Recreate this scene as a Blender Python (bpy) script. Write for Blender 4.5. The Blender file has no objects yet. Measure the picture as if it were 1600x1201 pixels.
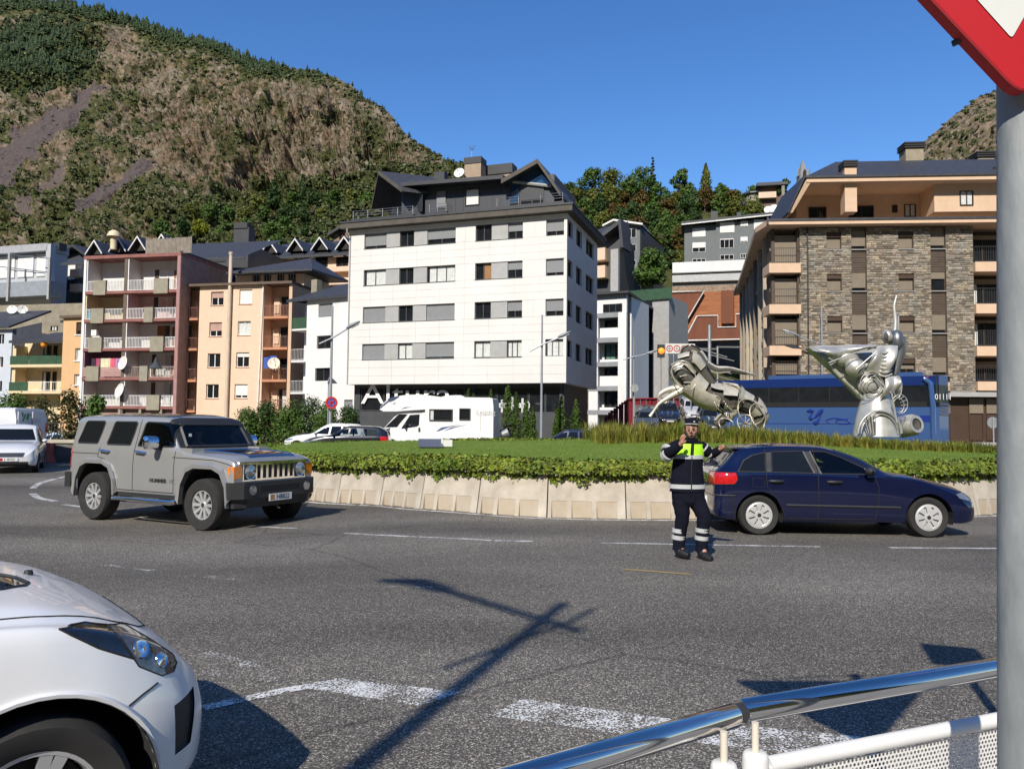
import bpy, bmesh, math, random
import numpy as np
from mathutils import Vector, Matrix, noise
from mathutils.bvhtree import BVHTree
random.seed(7); RNG = np.random.default_rng(7)
scene = bpy.context.scene
COL = scene.collection
R = math.radians
# ------------------------------------------------------------------ camera
CAMZ = 1.64; PITCH = R(2.93); ROLL = R(0.62); F = 1200.0
CAM = Vector((0, 0, CAMZ))
_f = Vector((0, math.cos(PITCH), math.sin(PITCH))); _u0 = Vector((0, -math.sin(PITCH), math.cos(PITCH))); _r0 = Vector((1, 0, 0))
_r = _r0 * math.cos(ROLL) + _u0 * math.sin(ROLL); _u = _u0 * math.cos(ROLL) - _r0 * math.sin(ROLL)
cam_data = bpy.data.cameras.new('camera'); cam = bpy.data.objects.new('camera', cam_data); COL.objects.link(cam)
cam_data.sensor_width = 36; cam_data.lens = 36 * F / 1600; cam_data.clip_start = 0.05; cam_data.clip_end = 6000
M3 = Matrix((_r, _u, -_f)).transposed()
cam.matrix_world = Matrix.Translation(CAM) @ M3.to_4x4()
scene.camera = cam
# ------------------------------------------------------------------ sky, sun, exposure
SUN_EL = R(38); SUN_AZ = math.atan2(-0.335, -0.942)      # towards the sun: behind the camera, to its left
world = bpy.data.worlds.new('World'); scene.world = world; world.use_nodes = True
wn = world.node_tree; bg = wn.nodes['Background']
sky = wn.nodes.new('ShaderNodeTexSky'); sky.sky_type = 'NISHITA'; sky.sun_disc = False
sky.sun_elevation = SUN_EL; sky.sun_rotation = SUN_AZ
sky.altitude = 1500; sky.air_density = 1.25; sky.dust_density = 0.0; sky.ozone_density = 3.4
hsv = wn.nodes.new('ShaderNodeHueSaturation'); hsv.inputs['Saturation'].default_value = 1.25; hsv.inputs['Hue'].default_value = 0.509; wn.links.new(sky.outputs[0], hsv.inputs['Color']); wn.links.new(hsv.outputs[0], bg.inputs[0]); bg.inputs[1].default_value = 0.14
sun_d = bpy.data.lights.new('sun', 'SUN'); sun_d.energy = 5.0; sun_d.angle = R(0.55); sun_d.color = (1.0, 0.93, 0.82)
sun = bpy.data.objects.new('sun', sun_d); COL.objects.link(sun)
_sd = Vector((math.sin(SUN_AZ) * math.cos(SUN_EL), math.cos(SUN_AZ) * math.cos(SUN_EL), math.sin(SUN_EL)))
sun.rotation_euler = _sd.to_track_quat('Z', 'Y').to_euler()
sun.location = _sd * 60
vs = scene.view_settings; vs.view_transform = 'Standard'; vs.look = 'None'; vs.gamma = 1; vs.use_curve_mapping = False; vs.exposure = 0.2
scene.cycles.max_bounces = 6; scene.cycles.transparent_max_bounces = 24
scene.cycles.use_denoising = True
# ------------------------------------------------------------------ pixel rays
def ray(px, py):
 return _f + _r * ((px - 800) / F) + _u * ((600.5 - py) / F)
def at(px, py, Y):
 d = ray(px, py); return CAM + d * (Y / d.y)
def sstep(a, b, x):
 t = min(1, max(0, (x - a) / (b - a))); return t * t * (3 - 2 * t)
def gz(x, y):
 return -0.20 * sstep(-0.6, -6.0, x) * sstep(1, 6, y)
def gnd(px, py, dz=0.0):
 d = ray(px, py); z = 0.0
 for _ in range(12):
  t = (z + dz - CAMZ) / d.z; p = CAM + d * t; z = gz(p.x, p.y)
 return Vector((p.x, p.y, z + dz))
# ------------------------------------------------------------------ materials
MATS = {}
def nd(t, k, **kw):
 n = t.nodes.new(k)
 for a, b in kw.items(): setattr(n, a, b)
 return n
def pm(name, col, rough=0.6, metal=0.0, var=0.12, scale=2.0, bump=0.0, bscale=40, island=0.0, spec=0.5, coat=0.0, col2=None, dirt=0.0, stretch=None, detail=5, hue=0.05):
 if name in MATS: return MATS[name]
 m = bpy.data.materials.new(name); m.use_nodes = True; MATS[name] = m
 t = m.node_tree; b = t.nodes['Principled BSDF']; L = t.links.new
 b.inputs['Roughness'].default_value = rough; b.inputs['Metallic'].default_value = metal
 b.inputs['Specular IOR Level'].default_value = spec; b.inputs['Coat Weight'].default_value = coat; b.inputs['Coat Roughness'].default_value = 0.03
 c = tuple(col) + (1,)
 tc = nd(t, 'ShaderNodeTexCoord'); vec = tc.outputs['Object']
 if stretch:
  mp = nd(t, 'ShaderNodeMapping'); mp.inputs['Scale'].default_value = stretch; L(vec, mp.inputs[0]); vec = mp.outputs[0]
 n = nd(t, 'ShaderNodeTexNoise'); n.inputs['Scale'].default_value = scale; n.inputs['Detail'].default_value = detail; n.inputs['Roughness'].default_value = 0.6
 L(vec, n.inputs['Vector'])
 mr = nd(t, 'ShaderNodeMapRange'); mr.inputs[1].default_value = 0.3; mr.inputs[2].default_value = 0.7
 L(n.outputs['Fac'], mr.inputs[0])
 if col2:
  mx = nd(t, 'ShaderNodeMix', data_type='RGBA'); mx.inputs[6].default_value = c; mx.inputs[7].default_value = tuple(col2) + (1,)
  L(mr.outputs[0], mx.inputs[0]); cur = mx.outputs[2]
 else:
  mr.inputs[3].default_value = 1 - var; mr.inputs[4].default_value = 1 + var
  mx = nd(t, 'ShaderNodeMix', data_type='RGBA', blend_type='MULTIPLY'); mx.inputs[0].default_value = 1; mx.inputs[6].default_value = c
  L(mr.outputs[0], mx.inputs[7]); cur = mx.outputs[2]
 if island:
  g = nd(t, 'ShaderNodeNewGeometry'); hs = nd(t, 'ShaderNodeHueSaturation')
  r1 = nd(t, 'ShaderNodeMapRange'); r1.inputs[3].default_value = 1 - island; r1.inputs[4].default_value = 1 + island
  L(g.outputs['Random Per Island'], r1.inputs[0]); L(r1.outputs[0], hs.inputs['Value'])
  wn_ = nd(t, 'ShaderNodeTexWhiteNoise', noise_dimensions='1D'); L(g.outputs['Random Per Island'], wn_.inputs['W'])
  r2 = nd(t, 'ShaderNodeMapRange'); r2.inputs[3].default_value = 0.5 - island * hue; r2.inputs[4].default_value = 0.5 + island * hue
  L(wn_.outputs['Value'], r2.inputs[0]); L(r2.outputs[0], hs.inputs['Hue'])
  L(cur, hs.inputs['Color']); cur = hs.outputs[0]
 if dirt:
  n2 = nd(t, 'ShaderNodeTexNoise'); n2.inputs['Scale'].default_value = scale * 0.35; n2.inputs['Detail'].default_value = 8
  mp2 = nd(t, 'ShaderNodeMapping'); mp2.inputs['Scale'].default_value = (1, 1, 0.18); L(tc.outputs['Object'], mp2.inputs[0]); L(mp2.outputs[0], n2.inputs['Vector'])
  rr = nd(t, 'ShaderNodeMapRange'); rr.inputs[1].default_value = 0.5; rr.inputs[2].default_value = 0.75; rr.inputs[4].default_value = dirt
  L(n2.outputs['Fac'], rr.inputs[0])
  m3 = nd(t, 'ShaderNodeMix', data_type='RGBA'); m3.inputs[7].default_value = (0.12, 0.10, 0.08, 1); L(rr.outputs[0], m3.inputs[0]); L(cur, m3.inputs[6]); cur = m3.outputs[2]
 L(cur, b.inputs['Base Color'])
 if bump:
  nb = nd(t, 'ShaderNodeTexNoise'); nb.inputs['Scale'].default_value = bscale; nb.inputs['Detail'].default_value = 4; L(vec, nb.inputs['Vector'])
  bp = nd(t, 'ShaderNodeBump'); bp.inputs['Strength'].default_value = bump; bp.inputs['Distance'].default_value = 0.02
  L(nb.outputs['Fac'], bp.inputs['Height']); L(bp.outputs[0], b.inputs['Normal'])
 return m
def glassy(name, tint, opac=0.5, rough=0.02):
 """see-through tinted window glass"""
 if name in MATS: return MATS[name]
 m = bpy.data.materials.new(name); m.use_nodes = True; MATS[name] = m
 t = m.node_tree; t.nodes.clear(); L = t.links.new
 o = nd(t, 'ShaderNodeOutputMaterial'); tr = nd(t, 'ShaderNodeBsdfTransparent'); gl = nd(t, 'ShaderNodeBsdfGlossy'); df = nd(t, 'ShaderNodeBsdfDiffuse')
 tr.inputs[0].default_value = tuple(tint) + (1,); gl.inputs['Roughness'].default_value = rough
 df.inputs[0].default_value = (0.01, 0.012, 0.014, 1)
 m1 = nd(t, 'ShaderNodeMixShader'); m1.inputs[0].default_value = opac; L(tr.outputs[0], m1.inputs[1]); L(df.outputs[0], m1.inputs[2])
 fr = nd(t, 'ShaderNodeFresnel'); fr.inputs[0].default_value = 1.5
 m2 = nd(t, 'ShaderNodeMixShader'); L(fr.outputs[0], m2.inputs[0]); L(m1.outputs[0], m2.inputs[1]); L(gl.outputs[0], m2.inputs[2]); L(m2.outputs[0], o.inputs[0])
 return m
def leafmat(name, col, island=0.35, trans=0.25, col2=None, scale=0.6):
 if name in MATS: return MATS[name]
 m = pm(name, col, rough=0.55, var=0.25, scale=scale, island=island, spec=0.25, col2=col2)
 t = m.node_tree; b = t.nodes['Principled BSDF']; o = t.nodes['Material Output']
 tl = nd(t, 'ShaderNodeBsdfTranslucent'); mx = nd(t, 'ShaderNodeMixShader'); mx.inputs[0].default_value = trans
 src = b.inputs['Base Color'].links[0].from_socket
 t.links.new(src, tl.inputs[0]); t.links.new(b.outputs[0], mx.inputs[1]); t.links.new(tl.outputs[0], mx.inputs[2]); t.links.new(mx.outputs[0], o.inputs[0])
 return m
# ------------------------------------------------------------------ mesh builder
class MB:
 def __init__(s): s.v = []; s.f = []; s.mi = []; s.m = 0
 def add(s, vs, fs):
  o = len(s.v); s.v += [tuple(p) for p in vs]
  for f in fs: s.f.append(tuple(i + o for i in f)); s.mi.append(s.m)
 def quad(s, a, b, c, d): s.add([a, b, c, d], [(0, 1, 2, 3)])
 def poly(s, pts): s.add(pts, [tuple(range(len(pts)))])
 def box(s, x0, x1, y0, y1, z0, z1, M=None):
  P = [Vector((x, y, z)) for x in (x0, x1) for y in (y0, y1) for z in (z0, z1)]
  if M is not None: P = [M @ p for p in P]
  s.add(P, [(0, 1, 3, 2), (4, 6, 7, 5), (0, 4, 5, 1), (2, 3, 7, 6), (0, 2, 6, 4), (1, 5, 7, 3)])
 def fbox(s, f, u0, u1, d0, d1, z0, z1):
  s.add([f.P(u, d, z) for u in (u0, u1) for d in (d0, d1) for z in (z0, z1)],
              [(0, 1, 3, 2), (4, 6, 7, 5), (0, 4, 5, 1), (2, 3, 7, 6), (0, 2, 6, 4), (1, 5, 7, 3)])
 def prism(s, pts, ext, M=None):
  """polygon pts (3-D) extruded by vector ext"""
  a = [Vector(p) for p in pts]; e = Vector(ext); n = len(a); P = a + [p + e for p in a]
  if M is not None: P = [M @ p for p in P]
  s.add(P, [tuple(range(n))[::-1], tuple(range(n, 2 * n))] + [(i, (i + 1) % n, n + (i + 1) % n, n + i) for i in range(n)])
 def tube(s, path, r, n=8, caps=True, flat=None):
  P = [Vector(p) for p in path]; k = len(P); rs = r if isinstance(r, (list, tuple)) else [r] * k
  vs = []; up = None
  for i, p in enumerate(P):
   t = (P[min(i + 1, k - 1)] - P[max(i - 1, 0)]).normalized()
   if up is None:
    up = Vector((0, 0, 1)) if abs(t.z) < 0.9 else Vector((1, 0, 0))
   a = t.cross(up).normalized(); b = a.cross(t).normalized(); up = b
   for j in range(n):
    an = 2 * math.pi * j / n
    vs.append(p + a * (math.cos(an) * rs[i]) + b * (math.sin(an) * rs[i] * (flat or 1)))
  fs = [(i * n + j, i * n + (j + 1) % n, (i + 1) * n + (j + 1) % n, (i + 1) * n + j) for i in range(k - 1) for j in range(n)]
  if caps: fs += [tuple(range(n))[::-1], tuple((k - 1) * n + j for j in range(n))]
  s.add(vs, fs)
 def lathe(s, prof, n=24, M=None, caps=False):
  """prof: (radius, height) about local Z"""
  vs = []
  for r, h in prof:
   for j in range(n):
    a = 2 * math.pi * j / n; p = Vector((r * math.cos(a), r * math.sin(a), h)); vs.append(M @ p if M is not None else p)
  k = len(prof)
  fs = [(i * n + j, i * n + (j + 1) % n, (i + 1) * n + (j + 1) % n, (i + 1) * n + j) for i in range(k - 1) for j in range(n)]
  if caps: fs += [tuple(range(n))[::-1], tuple((k - 1) * n + j for j in range(n))]
  s.add(vs, fs)
 def grid(s, fn, nu, nv, closed_u=False):
  vs = [fn(i / nu, j / nv) for i in range(nu + (0 if closed_u else 1)) for j in range(nv + 1)]
  n = nu if closed_u else nu + 1
  fs = [(i * (nv + 1) + j, ((i + 1) % n) * (nv + 1) + j, ((i + 1) % n) * (nv + 1) + j + 1, i * (nv + 1) + j + 1) for i in range(nu) for j in range(nv)]
  s.add(vs, fs)
 def build(s, name, mats, parent=None, off=None, smooth=None, fixn=False):
  me = bpy.data.meshes.new(name)
  if off is None and parent is not None: off = parent.get('_off', None)
  v = s.v
  if off is not None:
   o = Vector(off); v = [tuple(Vector(p) - o) for p in v]
  me.from_pydata(v, [], s.f)
  if not isinstance(mats, (list, tuple)): mats = [mats]
  for m in mats: me.materials.append(m)
  if len(mats) > 1: me.polygons.foreach_set('material_index', s.mi)
  me.update()
  if fixn:
   bm = bmesh.new(); bm.from_mesh(me); bmesh.ops.recalc_face_normals(bm, faces=bm.faces); bm.to_mesh(me); bm.free()
  if smooth is not None:
   me.polygons.foreach_set('use_smooth', [True] * len(me.polygons)); me.set_sharp_from_angle(angle=R(smooth))
  ob = bpy.data.objects.new(name, me); COL.objects.link(ob)
  if parent is not None: ob.parent = parent
  return ob
def tag(o, label=None, cat=None, group=None, kind=None):
 if label: o['label'] = label
 if cat: o['category'] = cat
 if group: o['group'] = group
 if kind: o['kind'] = kind
 return o
def thing(name, label, cat, loc=(0, 0, 0), rz=0.0, group=None, world=False):
 """an Empty at the thing's base; world=True: its parts are given in world coordinates"""
 o = bpy.data.objects.new(name, None); COL.objects.link(o); o.location = loc; o.rotation_euler = (0, 0, rz); o.empty_display_size = 0.3
 if world: o['_off'] = list(loc)
 return tag(o, label, cat, group)
def structure(mb, name, mat, smooth=None):
 return tag(mb.build(name, mat, smooth=smooth), kind='structure')
def dup(o, parent=None):
 c = o.copy(); COL.objects.link(c)
 if parent is not None: c.parent = parent
 for ch in list(o.children): dup(ch, c)
 return c
def np_mesh(name, V, FACES, mat, parent=None, off=None, smooth=False):
 V = np.asarray(V, dtype=np.float32)
 if off is None and parent is not None: off = parent.get('_off', None)
 if off is not None: V = V - np.array(list(off), dtype=np.float32)
 FACES = np.asarray(FACES, dtype=np.int32); k = FACES.shape[1]; nf = len(FACES)
 me = bpy.data.meshes.new(name); me.vertices.add(len(V)); me.vertices.foreach_set('co', V.ravel())
 me.loops.add(nf * k); me.loops.foreach_set('vertex_index', FACES.ravel())
 me.polygons.add(nf); me.polygons.foreach_set('loop_start', np.arange(0, nf * k, k, dtype=np.int32))
 me.polygons.foreach_set('loop_total', np.full(nf, k, dtype=np.int32))
 if smooth: me.polygons.foreach_set('use_smooth', np.ones(nf, dtype=bool))
 me.materials.append(mat); me.update(calc_edges=True); me.validate()
 o = bpy.data.objects.new(name, me); COL.objects.link(o)
 if parent is not None: o.parent = parent
 return o
def leaf_cloud(C, N, S, jitter=0.7, aspect=0.6, rng=RNG):
 """one leaf (a bent diamond of four triangles' worth, two quads) per centre"""
 n = len(C); N = N + rng.normal(0, jitter, (n, 3)); N /= np.linalg.norm(N, axis=1, keepdims=True) + 1e-9
 A = rng.normal(0, 1, (n, 3)); A -= N * (A * N).sum(1, keepdims=True); A /= np.linalg.norm(A, axis=1, keepdims=True) + 1e-9
 B = np.cross(N, A); s = S[:, None]
 p0 = C - A * s; p1 = C + B * s * aspect - N * s * 0.12; p2 = C + A * s; p3 = C - B * s * aspect - N * s * 0.12
 V = np.stack([p0, p1, p2, p3], 1).reshape(-1, 3)
 return V, np.arange(n * 4).reshape(n, 4)
def text_mesh(name, body, size, mat, parent, M, ext=0.004, align='CENTER', bold=0.0, xs=1.0):
 cu = bpy.data.curves.new(name, 'FONT'); cu.body = body; cu.size = size; cu.extrude = ext; cu.align_x = align; cu.align_y = 'CENTER'; cu.offset = bold
 cu.resolution_u = 3
 t = bpy.data.objects.new(name, cu); COL.objects.link(t)
 dg = bpy.context.evaluated_depsgraph_get(); me = bpy.data.meshes.new_from_object(t.evaluated_get(dg)); bpy.data.objects.remove(t)
 me.name = name
 me.transform(M @ Matrix.Diagonal((xs, 1, 1, 1))); me.materials.clear(); me.materials.append(mat)
 o = bpy.data.objects.new(name, me); COL.objects.link(o); o.parent = parent
 return o
def frame(o, xa, ya, za=None):
 """matrix with origin o, local x along xa, local y along ya"""
 xa = Vector(xa).normalized(); ya = Vector(ya); za = xa.cross(ya).normalized(); ya = za.cross(xa)
 m = Matrix((xa, ya, za)).transposed().to_4x4(); m.translation = Vector(o); return m
def catmull(P, n):
 P = [Vector(p) for p in P]; out = []
 for i in range(len(P) - 1):
  a = P[max(i - 1, 0)]; b = P[i]; c = P[i + 1]; d = P[min(i + 2, len(P) - 1)]
  for k in range(n):
   t = k / n
   out.append(0.5 * ((2 * b) + (c - a) * t + (2 * a - 5 * b + 4 * c - d) * t * t + (3 * b - a - 3 * c + d) * t ** 3))
 out.append(P[-1]); return out
class Fac:
 """vertical facade plane through ground points A (left) and B (right) as seen; d grows into the building"""
 def __init__(s, A, B):
  s.A = Vector((A[0], A[1], 0)); s.B = Vector((B[0], B[1], 0)); s.L = (s.B - s.A).length
  s.U = (s.B - s.A) / s.L; s.N = Vector((-s.U.y, s.U.x, 0))
 def P(s, u, d, z): return s.A + s.U * u + s.N * d + Vector((0, 0, z))
 def uz(s, px, py, d=0.0):
  r = ray(px, py); o = s.A + s.N * d; t = (o - CAM).dot(s.N) / r.dot(s.N); p = CAM + r * t
  return (p - s.A).dot(s.U), p.z
 def rect(s, x0, y0, x1, y1, d=0.0):
  a = s.uz(x0, y0, d); b = s.uz(x1, y1, d); return a[0], b[0], b[1], a[1]
def fac_px(x0, Y0, x1, Y1, y=650):
 a = at(x0, y, Y0); b = at(x1, y, Y1); return Fac((a.x, a.y), (b.x, b.y))
def wall(mb, f, u0, u1, z0, z1, holes=(), rev=0.2, d=0.0):
 """a wall sheet with real openings and reveals"""
 us = sorted({u0, u1, *[min(max(h[i], u0), u1) for h in holes for i in (0, 1)]}); zs = sorted({z0, z1, *[min(max(h[i], z0), z1) for h in holes for i in (2, 3)]})
 for i in range(len(us) - 1):
  for j in range(len(zs) - 1):
   uc = (us[i] + us[i + 1]) / 2; zc = (zs[j] + zs[j + 1]) / 2
   if any(h[0] < uc < h[1] and h[2] < zc < h[3] for h in holes): continue
   mb.quad(f.P(us[i], d, zs[j]), f.P(us[i + 1], d, zs[j]), f.P(us[i + 1], d, zs[j + 1]), f.P(us[i], d, zs[j + 1]))
 for a, b, c, e in holes:
  q = d + rev
  mb.quad(f.P(a, d, c), f.P(a, d, e), f.P(a, q, e), f.P(a, q, c)); mb.quad(f.P(b, d, c), f.P(b, q, c), f.P(b, q, e), f.P(b, d, e))
  mb.quad(f.P(a, d, e), f.P(b, d, e), f.P(b, q, e), f.P(a, q, e)); mb.quad(f.P(a, d, c), f.P(a, q, c), f.P(b, q, c), f.P(b, d, c))
def window(root, f, u0, u1, z0, z1, d=0.2, frm=None, glass=None, blind=0.0, bmat=None, panes=2, fw=0.05, curtain=None, name='window'):
 """a window part: frame, with its pane, and blind or curtain, as sub-parts"""
 mb = MB()
 for a, b, c, e in ((u0, u0 + fw, z0, z1), (u1 - fw, u1, z0, z1), (u0 + fw, u1 - fw, z0, z0 + fw), (u0 + fw, u1 - fw, z1 - fw, z1)): mb.fbox(f, a, b, d - 0.05, d + 0.02, c, e)
 for k in range(1, panes):
  x = u0 + (u1 - u0) * k / panes; mb.fbox(f, x - fw * 0.6, x + fw * 0.6, d - 0.048, d + 0.02, z0 + fw, z1 - fw)
 o = mb.build(name, frm, root)
 off = root.get('_off', None)
 g = MB(); g.fbox(f, u0 + 0.01, u1 - 0.01, d + 0.022, d + 0.03, z0 + 0.01, z1 - 0.01); g.build('pane', glass, o, off=off)
 if blind > 0:
  q = MB(); n = max(3, int((z1 - z0) * blind / 0.16)); zt = z1 - 0.005; zb = z1 - (z1 - z0 - 0.01) * blind
  for k in range(n):
   a = zt - (zt - zb) * (k + 1) / n; b = zt - (zt - zb) * k / n
   q.quad(f.P(u0 + .015, d - 0.062, a + 0.012), f.P(u1 - .015, d - 0.062, a + 0.012), f.P(u1 - .015, d - 0.07, b), f.P(u0 + .015, d - 0.07, b))
   q.quad(f.P(u0 + .015, d - 0.07, a), f.P(u1 - .015, d - 0.07, a), f.P(u1 - .015, d - 0.062, a + .012), f.P(u0 + .015, d - 0.062, a + .012))
  q.build('blind', bmat, o, off=off)
 if curtain:
  q = MB(); c0, c1, cm = curtain; n = 14
  for k in range(n):
   a = u0 + (u1 - u0) * (c0 + (c1 - c0) * k / n); b = u0 + (u1 - u0) * (c0 + (c1 - c0) * (k + 1) / n); w1 = 0.012 * (k % 2); w2 = 0.012 * ((k + 1) % 2)
   q.quad(f.P(a, d + 0.004 + w1, z0 + .03), f.P(b, d + 0.004 + w2, z0 + .03), f.P(b, d + 0.004 + w2, z1 - .03), f.P(a, d + 0.004 + w1, z1 - .03))
  q.build('curtain', cm, o, off=off)
 return o
def railing(root, f, u0, u1, z0, z1, mat, d=0.0, step=0.12, bar=0.012, top=0.025, solid=None, name='railing', ends=None):
 mb = MB(); n = max(2, int((u1 - u0) / step))
 for k in range(n + 1):
  u = u0 + (u1 - u0) * k / n; mb.fbox(f, u - bar, u + bar, d - bar, d + bar, z0, z1 - top)
 mb.fbox(f, u0 - bar, u1 + bar, d - top, d + top, z1 - top, z1 + top); mb.fbox(f, u0 - bar, u1 + bar, d - 0.02, d + 0.02, z0 + 0.05, z0 + 0.09)
 if ends:
  for u in (u0, u1):
   m = max(2, int(ends / step))
   for k in range(1, m): mb.fbox(f, u - bar, u + bar, d + ends * k / m - bar, d + ends * k / m + bar, z0, z1 - top)
   mb.fbox(f, u - top, u + top, d + top, d + ends, z1 - top, z1 + top)
 return mb.build(name, mat, root)
# ================================================================== GROUND, ROAD, MARKINGS
def asphalt():
 m = pm('asphalt', (0.128, 0.117, 0.102), rough=0.82, var=0.18, scale=0.35, spec=0.35)
 t = m.node_tree; b = t.nodes['Principled BSDF']; L = t.links.new
 tc = nd(t, 'ShaderNodeTexCoord'); src = b.inputs['Base Color'].links[0].from_socket
 v = nd(t, 'ShaderNodeTexVoronoi'); v.inputs['Scale'].default_value = 135; L(tc.outputs['Object'], v.inputs['Vector'])
 rm = nd(t, 'ShaderNodeValToRGB'); e = rm.color_ramp.elements
 e[0].position = 0.0; e[0].color = (0.35, 0.35, 0.35, 1); e[1].position = 1.0; e[1].color = (4.0, 3.9, 3.7, 1)
 for p, c in ((0.45, 0.55), (0.72, 1.1), (0.9, 1.9)):
  q = e.new(p); q.color = (c, c, c * 0.97, 1)
 sp = nd(t, 'ShaderNodeSeparateColor'); L(v.outputs['Color'], sp.inputs[0]); L(sp.outputs[0], rm.inputs[0])
 mx = nd(t, 'ShaderNodeMix', data_type='RGBA', blend_type='MULTIPLY'); mx.inputs[0].default_value = 1
 L(src, mx.inputs[6]); L(rm.outputs[0], mx.inputs[7])
 # long worn wheel tracks and patches
 n3 = nd(t, 'ShaderNodeTexNoise'); n3.inputs['Scale'].default_value = 0.22; n3.inputs['Detail'].default_value = 7
 mp = nd(t, 'ShaderNodeMapping'); mp.inputs['Scale'].default_value = (0.45, 1.6, 1); L(tc.outputs['Object'], mp.inputs[0]); L(mp.outputs[0], n3.inputs[0])
 r3 = nd(t, 'ShaderNodeMapRange'); r3.inputs[1].default_value = 0.35; r3.inputs[2].default_value = 0.65; r3.inputs[3].default_value = 0.66; r3.inputs[4].default_value = 1.42
 L(n3.outputs['Fac'], r3.inputs[0])
 m2 = nd(t, 'ShaderNodeMix', data_type='RGBA', blend_type='MULTIPLY'); m2.inputs[0].default_value = 1; L(mx.outputs[2], m2.inputs[6]); L(r3.outputs[0], m2.inputs[7])
 # thin dark sealed cracks
 wv = nd(t, 'ShaderNodeTexVoronoi', feature='DISTANCE_TO_EDGE'); wv.inputs['Scale'].default_value = 0.16
 ns = nd(t, 'ShaderNodeTexNoise'); ns.inputs['Scale'].default_value = 1.3; ns.inputs['Detail'].default_value = 6
 L(tc.outputs['Object'], ns.inputs[0]); av = nd(t, 'ShaderNodeMix', data_type='RGBA'); av.inputs[0].default_value = 0.18
 L(tc.outputs['Object'], av.inputs[6]); L(ns.outputs['Color'], av.inputs[7]); L(av.outputs[2], wv.inputs['Vector'])
 cr = nd(t, 'ShaderNodeMapRange'); cr.inputs[1].default_value = 0.0; cr.inputs[2].default_value = 0.0035; cr.inputs[3].default_value = 0.55; cr.inputs[4].default_value = 1.0
 L(wv.outputs['Distance'], cr.inputs[0])
 m4 = nd(t, 'ShaderNodeMix', data_type='RGBA', blend_type='MULTIPLY'); m4.inputs[0].default_value = 1; L(m2.outputs[2], m4.inputs[6]); L(cr.outputs[0], m4.inputs[7])
 L(m4.outputs[2], b.inputs['Base Color'])
 bp = nd(t, 'ShaderNodeBump'); bp.inputs['Strength'].default_value = 0.55; bp.inputs['Distance'].default_value = 0.006
 L(v.outputs['Distance'], bp.inputs['Height']); L(bp.outputs[0], b.inputs['Normal'])
 return m
M_ASPH = asphalt()
def roadpaint(name, worn):
 m = pm(name, (0.62, 0.62, 0.60), rough=0.7, var=0.12, scale=8)
 t = m.node_tree; b = t.nodes['Principled BSDF']; L = t.links.new
 tc = nd(t, 'ShaderNodeTexCoord'); v = nd(t, 'ShaderNodeTexNoise'); v.inputs['Scale'].default_value = 70; v.inputs['Detail'].default_value = 3; L(tc.outputs['Object'], v.inputs[0])
 v2 = nd(t, 'ShaderNodeTexNoise'); v2.inputs['Scale'].default_value = 4; v2.inputs['Detail'].default_value = 4; L(tc.outputs['Object'], v2.inputs[0])
 ad = nd(t, 'ShaderNodeMath', operation='ADD'); L(v.outputs['Fac'], ad.inputs[0])
 ml = nd(t, 'ShaderNodeMath', operation='MULTIPLY'); ml.inputs[1].default_value = 0.55; L(v2.outputs['Fac'], ml.inputs[0]); L(ml.outputs[0], ad.inputs[1])
 r = nd(t, 'ShaderNodeMapRange'); r.inputs[1].default_value = worn; r.inputs[2].default_value = worn + 0.05; L(ad.outputs[0], r.inputs[0])
 L(r.outputs[0], b.inputs['Alpha'])
 return m
M_PAINT = roadpaint('road_paint', 0.72); M_PAINT2 = roadpaint('worn_road_paint', 0.765); M_FAINT = roadpaint('faint_road_paint', 0.86); M_YEL = pm('ochre_paint', (0.30, 0.22, 0.09), rough=0.8)
def axis(a, b, n): return [a + (b - a) * i / n for i in range(n + 1)]
xs = [-2600, -900, -300, -120] + axis(-60, 60, 120) + [120, 300, 900, 2600]
ys = [-2600, -600, -100, -30] + axis(-12, 80, 92) + [110, 200, 600, 2600]
mb = MB(); nx, ny = len(xs), len(ys)
mb.add([(x, y, gz(x, y) - 0.02) for x in xs for y in ys], [(i * ny + j, (i + 1) * ny + j, (i + 1) * ny + j + 1, i * ny + j + 1) for i in range(nx - 1) for j in range(ny - 1)])
structure(mb, 'ground', pm('earth', (0.085, 0.075, 0.05), rough=0.95, var=0.4, scale=0.2, col2=(0.05, 0.07, 0.025)))
mb = MB(); xs = axis(-60, 60, 120); ys = axis(-12, 66, 78); nx, ny = len(xs), len(ys)
mb.add([(x, y, gz(x, y)) for x in xs for y in ys], [(i * ny + j, (i + 1) * ny + j, (i + 1) * ny + j + 1, i * ny + j + 1) for i in range(nx - 1) for j in range(ny - 1)])
structure(mb, 'road', M_ASPH)
mb = MB(); mb.prism([(0.3, -12, 0.004), (60, -12, 0.004), (60, 2.1, 0.004), (1.4, 2.1, 0.004), (0.3, 1.2, 0.004)], (0, 0, 0.14))
structure(mb, 'pavement', pm('paving_concrete', (0.28, 0.27, 0.25), rough=0.9, var=0.2, scale=3, bump=0.3))
def marking(pts, w, mat, name='road_marking'):
 P = [gnd(*p) for p in pts]
 if len(P) > 2: P = catmull(P, 5)
 else: P = [P[0].lerp(P[1], i / 10) for i in range(11)]
 mb = MB(); vs = []
 for i, p in enumerate(P):
  t = (P[min(i + 1, len(P) - 1)] - P[max(i - 1, 0)]); t.z = 0; t.normalize(); n = Vector((-t.y, t.x, 0)) * (w / 2)
  for s in (-1, 1):
   q = p + n * s; vs.append((q.x, q.y, gz(q.x, q.y) + 0.004))
 mb.add(vs, [(2 * i, 2 * i + 1, 2 * i + 3, 2 * i + 2) for i in range(len(P) - 1)])
 return structure(mb, name, mat)
def marking_quad(pts, mat):
 mb = MB(); P = [gnd(*p) for p in pts]; mb.poly([(p.x, p.y, gz(p.x, p.y) + 0.004) for p in P]); return structure(mb, 'road_marking', mat)
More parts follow.
